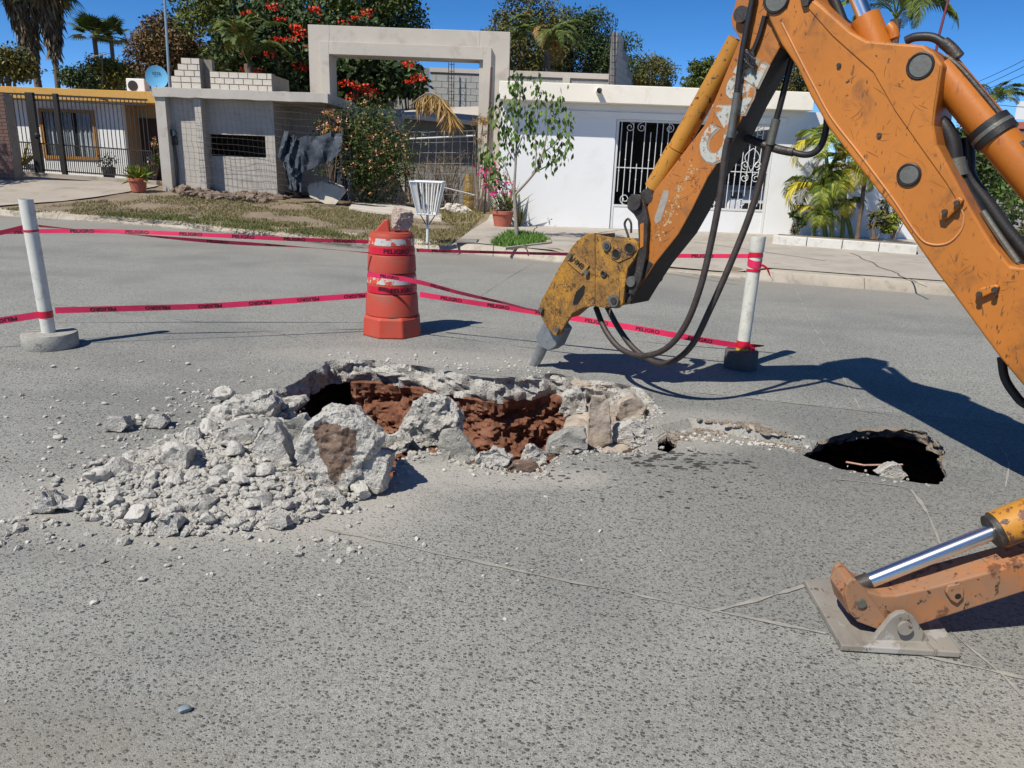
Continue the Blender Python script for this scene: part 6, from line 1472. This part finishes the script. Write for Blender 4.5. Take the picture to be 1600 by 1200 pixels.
tp2 = thing('shade_cloth', onverge(530, 312), 'dark cloth bundle hanging down at the flower bush behind the leaning slab', 'shade cloth'); cloth(tp2, 'hanging_sheet', [(512, 240, 0), (548, 236, 0), (551, 316, 0), (512, 300, 0)], 20.75, 18, 22, .12, 9)
# leaning slab and loose pieces
sl = thing('stone_slab', onverge(508, 320) - V(0, 0, .02), 'pale broken slab leaning before the dark cloth', 'slab'); ysl = float(sl.location.y)
vs_ = [ony(px, py, ysl + (320 - py) * .006) for px, py in ((479, 292), (484, 287), (503, 283), (519, 288), (533, 294), (539, 301), (533, 309), (524, 320), (508, 319), (497, 313), (484, 308))]
MB().prism(vs_, V(.03, .13, .05)).build('slab', plain('pale_weathered_slab', hexc(190, 180, 162), .92, .12, 4, .5, 30, dirt=hexc(160, 150, 134)), sl, bevel=.012)
p = onverge(575, 322); q = onverge(690, 345); st = thing('concrete_step', p, 'thin broken concrete walk slab lying by the white basket', 'slab')
MB().prism([onverge(560, 312) + V(0, 0, .07), onverge(600, 318) + V(0, 0, .07), onverge(690, 338) + V(0, 0, .06), onverge(690, 346) + V(0, 0, .06), onverge(545, 328) + V(0, 0, .07)], V(0, 0, -.1)).build('slab', 'cement2', st, bevel=.01)
def place_hull(px, base_px, depth, label, mat, seed, name='stone', cat='stone', rough=.02):
    b = onverge(*base_px); o = hull(name, px, b[2] - .01, depth, label, seed, mat, cat=cat, group=None, rough=rough); return o
place_hull([(690, 326), (700, 317), (716, 318), (730, 322), (736, 330), (722, 336), (704, 332)], (720, 336), .25, 'white knobbly lump in the grass right of the basket', 'whitebrick', 301)
place_hull([(612, 352), (616, 340), (630, 334), (642, 342), (642, 356), (625, 360)], (625, 360), .2, 'pinkish rock on the verge just behind the drum', 'pinkrock', 302) if False else None
p = onverge(345, 298); sp = []
rs = np.random.RandomState(8)
for _ in range(700):
    a, b = rs.uniform(270, 440), rs.uniform(288, 308)
    q = onverge(a, b) if _ < 0 else None
cl = [onverge(*k) for k in [(264, 302), (290, 292), (340, 294), (400, 296), (470, 300), (485, 308), (410, 318), (320, 312)]]
for x, y, z in scatter(cl, 1100, rs): s = abs(rs.normal(.04, .04)) + .015; sp.append((x, y, z + s * .3 + .10 * max(0, fbm(x * 1.2, y * 1.2, 8) + .25), min(s, .13)))
MAT['clod'] = plain('dug_earth', hexc(122, 106, 92), .95, .25, 4, .6, 20)
crumbs('dug_earth_clods', sp, 'clod', 'heap of dug earth clods along the foot of the shed', 'soil', 11)
# lean-to and junk inside the plot
lt = thing('lean_to', (ony(690, 250, 25)[0], 25, .2), 'low grey lean-to with slab roof behind the wire panel', 'shed')
a, b, c, d = ony(625, 170, 26.5), ony(752, 166, 26.5), ony(752, 190, 23.6), ony(628, 178, 23.6)
MB().prism([a, b, c, d], V(0, 0, -.12)).build('roof_slab', 'cement2', lt); x0_, x1_, z0_, z1_ = rect(505, 182, 752, 300, 24.2); MB().box(x0_, x1_, 24.2, 24.4, .1, z1_ - .06).build('wall', 'block_mortar', lt); MB().box(x0_, ony(632, 180, 24.2)[0], 24.15, 24.199, .1, ony(560, 168, 24.2)[2]).build('wall', 'cement', lt)
MAT['jug'] = plain('yellow_plastic', hexc(160, 130, 66), .5, .06, 4, 0); q = onverge(734, 318)
jg = thing('yellow_drum', (ony(733, 300, 21.6)[0], 21.6, .17), 'small yellow plastic drum behind the wire by the portal', 'drum'); z1_ = ony(733, 270, 21.6)[2]
MB().lathe([(.13, 0), (.15, .03), (.15, .3), (.14, .32), (.15, .34), (.15, .55), (.13, z1_ - .2), (.06, z1_ - .17)], np.array(jg.location), 20).build('body', 'jug', jg, smooth=True, ang=40)
def shrub(name, px, y, rw, rh, n, leaf, mat, label, seed, stems=14, cat='shrub', stemmat='bark', flowers=None, group=None, base=None, aspect=2.2):
    c = ony(px[0], px[1], y); g0 = gz(c[0], y) if base is None else base; t = thing(name, (c[0], y, g0), label, cat, group); rs = np.random.RandomState(seed)
    m = MB()
    for i in range(stems): e = c + V(rs.normal() * rw * .5, rs.normal() * rw * .4, rs.uniform(-.2, .8) * rh); f = V(c[0] + rs.normal() * rw * .15, y, g0 - .05); m.tube(smooth_path([f, (e + f) / 2 + V(rs.normal() * .08, 0, .1), e], 4), [.018 * (1 - .09 * k) for k in range(9)], 4)
    m.build('stems', stemmat, t, smooth=True)
    P = crown_points(c, (rw, rw * .7, rh), max(6, n // 60), 60, min(rw, rh) * .42, rs, -1.0, .3) - np.array(t.location); P = P[P[:, 2] > .02]
    mesh_obj('foliage', leaves_mesh('foliage', P, rs.uniform(.6, 1.3, len(P)) * leaf, mat, rs, aspect), t)
    if flowers:
        fm, fn, fs_ = flowers; k = rs.choice(len(P), min(fn, len(P)), False); F_ = P[k].copy(); F_[:, 1] -= rw * .3; F_[:, 2] += rh * .1; cc = np.repeat(F_, 5, 0) + rs.normal(0, fs_ * .4, (len(F_) * 5, 3))
        tag(mesh_obj('flowers', leaves_mesh('flowers', cc, fs_, fm, rs, 1.3), t), kind='stuff')
    return t
shrub('flower_bush', (574, 238), 21.3, 1.2, 1.25, 15000, .09, 'bush_leaf', 'big bush with peach flowers in front of the portal', 21, 24, flowers=('flower_peach', 230, .045))
shrub('flower_bush', (515, 190), 20.4, .4, .35, 700, .07, 'bush_leaf', 'flowering spray of the bush reaching left over the cloth', 22, 6, flowers=('flower_peach', 60, .05))
shrub('dry_shrub', (655, 285), 21.4, .55, .6, 700, .09, 'straw', 'dry brown shrub between the bush and the basket', 23, 16, aspect=5)
shrub('dry_shrub', (700, 262), 22.2, .75, .55, 700, .09, 'dry_frond', 'tangle of dead twigs behind the wire panel', 24, 30, aspect=6)
shrub('dry_shrub', (752, 200), 21.0, .24, .6, 500, .09, 'straw', 'dead vine hanging on the post by the portal', 25, 8, aspect=5)
# dead palm frond arching over the plot
df = thing('dead_palm_frond', ony(655, 170, 21), 'big dry palm frond arching across the portal opening', 'palm frond'); rs = np.random.RandomState(3); o0 = np.array(df.location)
path = smooth_path([ony(640, 165, 21.2), ony(668, 146, 21), ony(690, 155, 20.8), ony(706, 180, 20.7)], 8); MB().tube(path, .02, 6).build('stalk', 'dry_frond', df)
C = []; D = []
for p in path[4:]:
    for _ in range(16): C.append(p - o0); D.append((rs.normal() * .5 + .3, rs.normal() * .3, -.9))
mesh_obj('leaflets', leaves_mesh('leaflets', C, rs.uniform(.3, .65, len(C)), 'straw', rs, 14, .3, dirs=D), df)
# white steel basket on a post
bk = onverge(668, 381); bs_ = thing('steel_basket', bk, 'white slatted steel litter basket on a post by the verge', 'litter basket'); yb = bk[1]
zt_ = ony(668, 284, yb)[2]; zb_ = ony(668, 334, yb)[2]; k_ = yb / 1290
def ringpts(w, z): return [bk * V(1, 1, 0) + V(dx * w, dy * w, z) for dx, dy in ((-1, -1), (1, -1), (1, 1), (-1, 1))]
tw, bw_ = .27, .155
for w, z, r in ((tw, zt_, .016), (bw_, zb_, .013)):
    pts = ringpts(w, z); m = MB()
    for i in range(4): m.tube([pts[i], pts[(i + 1) % 4]], r, 6)
    m.build('rim', 'whiteiron', bs_, smooth=True)
T_, B_ = ringpts(tw, zt_), ringpts(bw_, zb_)
for i in range(4):
    for j in range(5): u = j / 5; MB().tube([T_[i] * (1 - u) + T_[(i + 1) % 4] * u, B_[i] * (1 - u) + B_[(i + 1) % 4] * u], .013, 5).build('slat', 'whiteiron', bs_)
MB().box(bk[0] - bw_, bk[0] + bw_, yb - bw_, yb + bw_, zb_ - .01, zb_).build('floor_plate', 'whiteiron', bs_)
MB().tube([bk - V(0, 0, .1), V(bk[0], bk[1], zb_)], .024, 10).build('post', 'whiteiron', bs_, smooth=True)
for dx, dy in ((-1, 0), (1, 0), (0, -1), (0, 1)): MB().tube([V(bk[0], bk[1], zb_ - .22), V(bk[0] + dx * .14, bk[1] + dy * .14, zb_)], .009, 5).build('brace', 'greasy', bs_)

# ------------------------------------------------------------------ pots, young tree, palms
def pot(px, r, h, label, mat='terracotta', y=None):
    b = onverge(*px); t = thing('flower_pot', b, label, 'flower pot'); m = MB(); z = .02
    m.lathe([(r * .68, 0), (r * .72, .01), (r * .92, h * .78), (r * .93, h * .8), (r * 1.02, h * .8), (r * 1.04, h * .98), (r, h), (r * .9, h), (r * .86, h * .82)], b, 28, closed_top=False); m.build('pot', mat, t, smooth=True, ang=30)
    MB().lathe([(r * .87, h * .84), (0, h * .86)], b, 20, False, False).build('soil', 'clod', t); return t, b
def potplant(t, b, h, r, pts_fn, size, mat, seed, name='foliage', aspect=2.2, dirs=None, droop=.2):
    rs = np.random.RandomState(seed); P = pts_fn(rs); me = leaves_mesh(name, P, rs.uniform(.7, 1.2, len(P)) * size, mat, rs, aspect, droop, dirs=dirs); return mesh_obj(name, me, t)
t, b = pot((785, 355), .25, .36, 'terracotta pot with magenta flowers before the white wall')
rs = np.random.RandomState(5); m = MB(); tips = []
for px in ((752, 270), (765, 265), (778, 278), (790, 285), (760, 290), (773, 300), (800, 300), (770, 262)): e = ony(px[0], px[1], b[1] + rs.normal() * .1); tips.append(e); m.tube(smooth_path([b + V(0, 0, .3), (b + e) / 2 + V(rs.normal() * .08, 0, .2), e], 4), .009, 5)
m.build('stems', 'bark', t, smooth=True)
C = np.concatenate([e + rs.normal(0, .065, (26, 3)) for e in tips]) - b; tag(mesh_obj('flowers', leaves_mesh('flowers', C, .07, 'flower_pink', rs, 1.2), t), kind='stuff')
C = np.concatenate([b + (e - b) * rs.uniform(.3, .9) + rs.normal(0, .08, (14, 3)) for e in tips]) - b; mesh_obj('foliage', leaves_mesh('foliage', C, .08, 'bush_leaf', rs), t)
C = rs.normal(0, .1, (60, 3)) * V(1.2, 1, .5) + V(0, 0, .42); mesh_obj('foliage', leaves_mesh('foliage', C, .16, 'olive_leaf', rs, 4, -.6), t)
t, b = pot((872, 354), .155, .23, 'small terracotta pot with purple and yellow green plants'); rs = np.random.RandomState(6)
C = rs.normal(0, .09, (160, 3)) * V(1, 1, .9) + V(-.16, -.05, .14); mesh_obj('foliage', leaves_mesh('foliage', C, .07, 'purple_leaf', rs), t)
C = rs.normal(0, .08, (26, 3)) + V(.06, 0, .33); mesh_obj('foliage', leaves_mesh('foliage', C, .2, 'areca_gold', rs, 1.7, -.5), t); C = rs.normal(0, .08, (16, 3)) + V(.0, 0, .33); mesh_obj('foliage', leaves_mesh('foliage', C, .17, 'light_leaf', rs, 1.7, -.5), t)
t, b = pot((217, 300), .23, .34, 'terracotta pot with spiky yellow green grass by the shed post'); rs = np.random.RandomState(7)
C = rs.normal(0, .08, (160, 3)) * V(1, 1, .2) + V(0, 0, .34); mesh_obj('foliage', leaves_mesh('foliage', C, .36, 'areca_leaf', rs, 9, -1.1), t)
def agave(px, y, s, n, mat, label, base, seed, cat='plant'):
    c = ony(px[0], px[1], y); t = thing('spiky_plant', (c[0], y, base), label, cat); rs = np.random.RandomState(seed)
    for i in range(n):
        a = i * 2.4; e = rs.uniform(.5, 1.3); m = MB(); d = V(math.cos(a) * math.cos(e), math.sin(a) * math.cos(e), math.sin(e)); w = np.cross(d, V(0, 0, 1)); w /= np.linalg.norm(w); o_ = V(c[0], y, base); L = s * rs.uniform(.7, 1.1)
        m.add([o_ - w * .02 * s, o_ + w * .02 * s, o_ + d * L * .5 + w * .05 * s, o_ + d * L, o_ + d * L * .5 - w * .05 * s, o_ + d * L * .48 - np.cross(w, d) * .02 * s], [(0, 1, 2, 5), (0, 5, 4), (5, 2, 3), (5, 3, 4)]); m.build('leaf', mat, t)
    return t
agave((812, 345), 17.4, .55, 16, 'olive_leaf', 'grey green spiky plant behind the flower pot', .17, 4)
agave((795, 300), 17.45, .8, 12, 'palm_leaf', 'tall strappy plant behind the magenta flower pot', .45, 9)
agave((33, 255), 22.9, .9, 22, 'yellow_leaf', 'bushy strap leaved plant in a white tub behind the fence', .85, 5)
tb = thing('white_tub', (ony(35, 262, 22.9)[0], 22.9, .6), 'white plant tub behind the bar fence', 'tub'); x0_, x1_ = ony(22, 262, 22.9)[0], ony(52, 262, 22.9)[0]; MB().box(x0_, x1_, 22.75, 23.1, .6, .98).build('tub', 'white', tb, bevel=.02)
gb = thing('grey_bucket', (ony(170, 270, 23.0)[0], 23.0, .62), 'grey planter bucket behind the fence under the window', 'bucket'); MB().lathe([(.14, 0), (.19, .36), (.17, .36), (.15, .05)], np.array(gb.location), 20, closed_top=False).build('bucket', 'dark_in', gb, smooth=True, ang=40)
rs = np.random.RandomState(9); C = rs.normal(0, .12, (120, 3)) + V(0, 0, .5); mesh_obj('foliage', leaves_mesh('foliage', C, .12, 'bush_leaf', rs, 3), gb)
shrub('garden_shrub', (238, 245), 22.9, .28, .6, 600, .1, 'bush_leaf', 'shrub with pale blooms behind the right end of the fence', 27, 6, base=.6, flowers=('flower_peach', 18, .06))
# young street tree in its square bed
b = onverge(808, 374); yt = thing('young_tree', b, 'slender young tree with sparse leaves in a grassy bed by the kerb', 'tree'); ty = b[1]; rs = np.random.RandomState(12)
br = [[(808, 374), (806, 340), (804, 310), (803, 300)], [(803, 300), (806, 250), (808, 210), (812, 160), (815, 118)], [(804, 305), (835, 270), (848, 240), (856, 200), (860, 165)], [(803, 300), (790, 262), (775, 245), (760, 228)], [(806, 255), (790, 225), (792, 190), (787, 150)], [(835, 270), (862, 255), (880, 240), (892, 215)],
      [(806, 240), (822, 200), (838, 170), (846, 140)], [(806, 250), (796, 218), (778, 190), (772, 165)], [(848, 240), (868, 222), (884, 195), (890, 178)], [(835, 272), (838, 230), (832, 195), (840, 120)], [(803, 300), (780, 285), (768, 262), (755, 240)], [(808, 210), (800, 180), (806, 140), (803, 122)], [(856, 200), (872, 175), (876, 150)]]
C = []; D = []; m = MB()
for i, pts in enumerate(br):
    dy = 0 if i < 2 else rs.normal() * .22; P = smooth_path([ony(x, y, ty + (0 if k == 0 else dy * k / len(pts))) for k, (x, y) in enumerate(pts)], 6); n = len(P)
    r0 = .042 if i == 0 else (.026 if i < 3 else .014); m.tube(P, [r0 * (1 - (.25 if i == 0 else .75) * k / n) for k in range(n)], 7 if i < 3 else 5)
    if i:
        for p in P[n // 3:]:
            for _ in range(4 if i > 1 else 5): C.append(p + rs.normal(0, .085, 3)); D.append((rs.normal() * .3, rs.normal() * .3, -.9))
m.build('trunk', 'grey_bark', yt, smooth=True); mesh_obj('crown', leaves_mesh('crown', np.array(C) - b, rs.uniform(.7, 1.25, len(C)) * .125, 'light_leaf', rs, 1.9, .2, dirs=D), yt)
bed = [onverge(768, 383), onverge(796, 365), onverge(846, 371), onverge(858, 380), onverge(800, 389)]
blades('bed_grass', scatter(bed, 3800, np.random.RandomState(2)), .10, 'lawn', np.random.RandomState(2), 'tuft of green grass at the foot of the young tree')
tb_ = thing('tree_bed', onverge(830, 388), 'raised concrete edging of the tree bed at the kerb end', 'kerb'); e1, e2, e3 = onverge(790, 391), onverge(862, 382), onverge(850, 372)
MB().prism([e1 + V(0, 0, .0), e2 + V(0, 0, .0), e2 + V(0, 0, .05), e1 + V(0, 0, .05)], V(0, .1, 0)).build('edging', 'kerb', tb_, bevel=.01); MB().prism([V(e2[0] - .1, e2[1] + .101, .1), V(e2[0] - .1, e2[1] + .101, .21), V(e2[0] - .1, e2[1] + 1.0, .21), V(e2[0] - .1, e2[1] + 1.0, .1)], V(.1, 0, 0)).build('edging', 'kerb', tb_, bevel=.01)

# areca palm clump right of the gate
rs = np.random.RandomState(15)
FR = [frond_mesh('frond', 1.25, 34, .38, 1.9 + .25 * i, 'areca_leaf' if i < 4 else 'areca_gold', rs, .03) for i in range(6)]
for k, (bx, tx, tyy, n, lab) in enumerate((((1300, 378), 1290, 235, 9, 'tallest areca palm stem with arching fronds right of the gate'), ((1290, 374), 1280, 300, 11, 'bushy low areca palm nearest the gate'), ((1315, 378), 1322, 270, 10, 'areca palm in the middle of the clump'), ((1338, 382), 1355, 250, 9, 'areca palm with leaning brown trunk behind the boom'), ((1270, 374), 1275, 340, 9, 'small areca offshoot at the planter edge'), ((1330, 380), 1318, 325, 9, 'low areca fronds at the foot of the leaning trunk'))):
    yv = 16.7 + .12 * (k % 3); bb = V(ony(bx[0], bx[1], yv)[0], yv, .3); tt = ony(tx, tyy, yv); t = thing('areca_palm', bb, lab, 'palm tree', 'areca palms in the white planter')
    MB().tube(smooth_path([bb - V(0, 0, .1), (bb + tt) / 2, tt], 5), [.055 - .0015 * i for i in range(11)], 8).build('trunk', 'palm_trunk' if k in (3,) else 'leafgreen', t, smooth=True)
    place_fronds(t, tt, FR[k % 3:] , n, rs, (-.2, .75), scale=(.7, 1.05) if k in (0, 1, 2, 3) else (.5, .75))
for k, (px, lab) in enumerate((((1400, 345), 'yellow green leafy plant at the right of the planter'), ((1372, 340), 'reddish leafy plant in the planter'), ((1245, 345), 'thin sprig at the left end of the planter'))):
    shrub('planter_plant', px, 16.6, .25 if k < 2 else .12, .35, (500, 300, 120)[k], .11, ('areca_leaf', 'olive_leaf', 'bush_leaf')[k], lab, 40 + k, 7, cat='plant', base=.3)

# ------------------------------------------------------------------ trees behind
def tpx(px, y): return ony(px[0], px[1], y)
def bigtree(px, y, rpx, rh, K, n, cr, leaf, mat, label, seed, depth=None, base=.3, name='tree', **k):
    c = ony(px[0], px[1], y); s_ = y / 1240; return tree(name, (c[0], y, base), c, (rpx * s_, (depth or rpx * .7) * s_, rh * s_), K, n, cr, leaf, mat, label, seed, **k)
bigtree((475, 28), 36, 178, 122, 190, 330, 1.0, .19, 'mango', 'huge dark green mango tree filling the top centre left', 31, depth=120, name='mango_tree', trunk=.4, group='trees behind the houses')
bigtree((262, 88), 40, 48, 56, 70, 260, .8, .17, 'mango_new', 'mango tree with reddish brown new leaves behind the mast', 32, name='mango_tree', trunk=.25, group='trees behind the houses')
bigtree((182, 124), 46, 52, 24, 46, 220, .85, .18, 'yellow_leaf', 'low yellowish tree line above the ochre roof', 33, name='garden_tree', trunk=.2, group='trees behind the houses')
bigtree((120, 122), 40, 24, 14, 18, 170, .5, .16, 'dark_leaf', 'small dark tree beside the yellowish one', 38, name='garden_tree', trunk=.1, group='trees behind the houses')
bigtree((8, 104), 30, 34, 22, 36, 190, .5, .14, 'olive_leaf', 'leafy branch of a tree at the left edge', 34, name='garden_tree', trunk=.12, group='trees behind the houses')
tu = bigtree((470, 95), 30.5, 140, 75, 120, 200, .75, .22, 'dark_leaf', 'tulip tree with scarlet flower clusters behind the shed', 35, depth=60, name='tulip_tree', trunk=.2, group='trees behind the houses')
rs = np.random.RandomState(44); fpx = [(388, 22), (357, 37), (425, 11), (440, 30), (459, 62), (462, 45), (468, 52), (438, 62), (478, 75), (491, 16), (386, 84), (422, 85), (467, 102), (383, 110), (402, 112), (480, 108), (500, 35), (536, 38), (572, 20), (556, 28), (541, 130), (555, 137), (566, 137), (580, 142), (550, 149), (572, 147), (638, 100), (640, 128), (653, 122), (548, 158), (583, 150)]
fm_ = []
for i in range(4): c = rs.normal(0, .075, (34, 3)) * V(1.7, 1, .55); fm_.append(leaves_mesh('flower_cluster', c, .11, 'flower_red', rs, 1.4, -.4))
for i, px in enumerate(fpx):
    yy = 29.0 if px[1] < 115 and px[0] < 500 else (30 if px[1] < 60 else 24.3); c = ony(px[0], px[1], yy); o = mesh_obj('flower_cluster', fm_[i % 4], tu, c - rootloc(tu)); k = rs.uniform(.8, 1.15) * (1.0 if yy > 28 else .8); o.scale = (k, k, k)
bigtree((565, 125), 25.5, 50, 50, 36, 110, .5, .26, 'dark_leaf', 'leafy tulip tree branch seen through the portal left side', 36, name='tulip_tree', trunk=.1, group='trees behind the houses')
bigtree((640, 130), 26.2, 25, 22, 14, 70, .35, .24, 'dark_leaf', 'small tulip tree spray with flowers in the portal', 37, name='tulip_tree', trunk=.06, group='trees behind the houses')
bigtree((820, 75), 40, 62, 75, 90, 230, .75, .15, 'olive_leaf', 'olive green tree above the white roof beside the portal', 51, name='garden_tree', trunk=.25, group='trees behind the houses')
bigtree((905, 85), 42, 62, 62, 90, 220, .7, .15, 'dark_leaf', 'darker loose crowned tree left of the block gable', 52, name='garden_tree', trunk=.25, group='trees behind the houses', shell=.3)
bigtree((965, 95), 41, 34, 40, 40, 150, .6, .14, 'dark_leaf', 'thin crowned tree behind the block gable', 55, name='garden_tree', trunk=.15, group='trees behind the houses', shell=.2)
bigtree((1018, 120), 44, 32, 28, 40, 200, .6, .14, 'olive_leaf', 'small rounded tree right of the block gable', 53, name='garden_tree', trunk=.15, group='trees behind the houses')
bigtree((1100, 120), 40, 26, 24, 20, 200, .55, .18, 'mango', 'dark green tree top just left of the dipper', 54, name='garden_tree', trunk=.15, group='trees behind the houses', shell=.3)
bigtree((1235, 118), 36, 50, 40, 50, 200, .6, .15, 'olive_leaf', 'green tree seen between dipper and boom above the roof', 56, name='garden_tree', trunk=.2, group='trees behind the houses')
tree('street_tree', (-18.2, 18.6, .6), (-17.6, 18.6, 4.6), (2.3, 1.8, 1.4), 46, 120, .6, .2, 'mango', 'street tree standing just left of the driveway', 90, trunk=.14)
# date palm among the right trees, feather palms elsewhere
rs = np.random.RandomState(61); FP = [frond_mesh('frond', 2.6, 36, .5, 1.5 + .3 * i, 'palm_leaf', rs, .05, .8) for i in range(3)]; FPd = [frond_mesh('frond', 2.2, 30, .45, 2.6, 'straw', rs, .05, .8)]
def palm(px, y, base, n, label, fr, seed, trunk=.16, elev=(-.2, .8), scale=(.8, 1.1), group=None, name='palm_tree'):
    c = ony(px[0], px[1], y); t = thing(name, (c[0], y, base), label, 'palm tree', group); MB().tube(smooth_path([V(c[0], y, base - .1), V(c[0] + .1, y, (base + c[2]) / 2), c], 5), [trunk * (1.1 - .02 * i) for i in range(11)], 10).build('trunk', 'palm_trunk', t, smooth=True)
    place_fronds(t, c, fr, n, np.random.RandomState(seed), elev, scale=scale); return t
palm((855, 78), 36, .3, 22, 'date palm with grey green fronds above the white roof', FP + FPd, 3)
palm((388, 100), 28, .3, 16, 'fan of long palm fronds behind the white bricks', FP, 4, elev=(.2, 1.2), scale=(.7, .95))
palm((1400, 30), 24, .2, 14, 'feather palm with fronds showing above the boom', FP, 5, scale=(.8, 1.0))
palm((1548, 170), 46, .1, 16, 'distant feather palm right of the boom cylinder', FP, 6, scale=(.8, 1.1))
# fan palms at the upper left
rs = np.random.RandomState(71); FN = [fan_mesh('frond', 1.0, 'palm_leaf', rs, .8) for _ in range(3)]
def fanpalm(px, y, trunk_px, base, label, skirt, n, seed, s=1.0, tr=.2):
    c = ony(px[0], px[1], y); b = ony(trunk_px[0], trunk_px[1], y); t = thing('fan_palm', (b[0], y, base), label, 'palm tree', 'tall fan palms at the left'); rs = np.random.RandomState(seed); loc = np.array(t.location)
    d = (c - b); k = (b[2] - base) / d[2]; MB().tube(smooth_path([b - d * k - V(0, 0, .1), b, c], 6), tr, 10).build('trunk', 'palm_trunk', t, smooth=True)
    place_fronds(t, c, FN, n, rs, (-.5, 1.2), scale=(s * .9, s * 1.2))
    if skirt:
        C = []; D = []; top, bot, r = skirt
        for _ in range(1500):
            u = rs.uniform(0, 1); p = c + (b - c) / np.linalg.norm(b - c) * u * bot; a = rs.uniform(0, 6.28); rr = r * (1 - .72 * u * u - .1 * u) * rs.uniform(.7, 1.0); C.append(p + V(math.cos(a) * rr, math.sin(a) * rr, 0) - loc); D.append((math.cos(a) * .05 - .12 * math.cos(a), math.sin(a) * -.1, -1))
        mesh_obj('dead_leaf_skirt', leaves_mesh('dead_leaf_skirt', C, rs.uniform(.4, .85, len(C)), 'dry_frond', rs, 6, .2, dirs=D), t)
fanpalm((28, -28), 46, (58, 125), .3, 'tall fan palm with a thick dead leaf skirt at the far left', (0, 4.0, .82), 30, 1, 1.5, .2)
fanpalm((74, -22), 44, (90, 132), .3, 'tall slender fan palm with hanging skirt second from left', (0, 3.2, .6), 26, 2, 1.2, .14)
fanpalm((147, 55), 52, (152, 100), .3, 'small fan palm, left one of the distant pair', None, 26, 3, .85, .14)
fanpalm((173, 56), 54, (177, 100), .3, 'small fan palm, right one of the distant pair', None, 24, 4, .75, .13)
# right edge: street corner greenery and far houses
bigtree((1515, 250), 30, 40, 50, 60, 120, .6, .18, 'bush_leaf', 'dense green tree on the far corner behind the boom cylinder', 81, name='corner_tree', trunk=.15, base=.1)
bigtree((1560, 285), 34, 30, 25, 30, 100, .5, .18, 'light_leaf', 'lower green bush on the far corner right of the cylinder', 82, name='corner_tree', trunk=.1, base=.1)
shrub('corner_shrub', (1590, 345), 11.5, .6, .45, 900, .1, 'bush_leaf', 'shrub at the right edge beside the road corner', 83, 10, base=.0)
shrub('corner_shrub', (1590, 395), 8.5, .35, .3, 500, .08, 'olive_leaf', 'thin shrub at the right edge below the cylinder', 84, 10, base=.0)
fh = thing('distant_house', (ony(1600, 240, 62)[0] + 2, 62, 0), 'distant house with red tiled roof at the right edge', 'house'); x0_ = ony(1572, 225, 62)[0]; zt_ = ony(1590, 186, 62)[2]; zm_ = ony(1590, 206, 62)[2]
MB().box(x0_, x0_ + 12, 62, 68, 0, zm_).build('wall', 'white', fh); MB().prism([V(x0_ - .4, 61.4, zm_), V(x0_ - .4, 64.8, zt_), V(x0_ - .4, 68.4, zm_)], V(13, 0, 0)).build('roof', plain('red_roof_tiles', hexc(150, 86, 70), .85, .2, 2, .5, 8), fh); MB().box(x0_ - .2, x0_ + 3.0, 61.0, 61.3, zt_ - .1, zt_ + 1.2).build('parapet', 'white', fh)
for k in range(3): MB().box(x0_ + 1 + k * 3.4, x0_ + 2.4 + k * 3.4, 61.96, 61.995, 1.0, 2.3).build('window', 'glass', fh)
for k, (a, b) in enumerate((((1520, 128), (1600, 84)), ((1525, 135), (1600, 94)), ((1530, 140), (1600, 106)), ((1556, 160), (1640, 158)))):
    A, B = ony(a[0], a[1], 60), ony(b[0], b[1], 45); w = B + (B - A) * 1.5; A = A - (B - A) * .4; pts = [A + (w - A) * u - V(0, 0, 1.2 * math.sin(math.pi * u) * .3) for u in np.linspace(0, 1, 12)]
    o = MB().tube(pts, .02, 4).build('overhead_cable', 'black_iron', loc=A); tag(o, ('topmost overhead cable in the sky at the right', 'second overhead cable below the topmost at right', 'third overhead cable below the second at right', 'lowest overhead cable near the distant house roof')[k], 'cable', 'overhead cables at the right')
upo = ony(1578, 300, 64); up_ = thing('utility_pole', (upo[0] + 3, 64, 0), 'distant concrete utility pole at the right edge', 'utility pole'); MB().tube([V(upo[0] + 3, 64, 0), V(upo[0] + 3, 64, 7)], .13, 8).build('pole', 'cement2', up_); MB().box(upo[0] + 2.2, upo[0] + 3.8, 63.95, 64.05, 6.6, 6.72).build('crossarm', 'cement2', up_)
m_ = ony(1478, 30, 20); ms_ = thing('red_mast', (ony(1465, 100, 20)[0], 20, .15), 'thin dark red rod standing behind the boom hump', 'mast'); MB().tube([V(ony(1462, 110, 20)[0], 20, .15), ony(1466, 60, 20), ony(1492, -40, 20)], .03, 6).build('rod', plain('dark_red_rod', hexc(110, 40, 50), .6, .1, 5, 0), ms_)
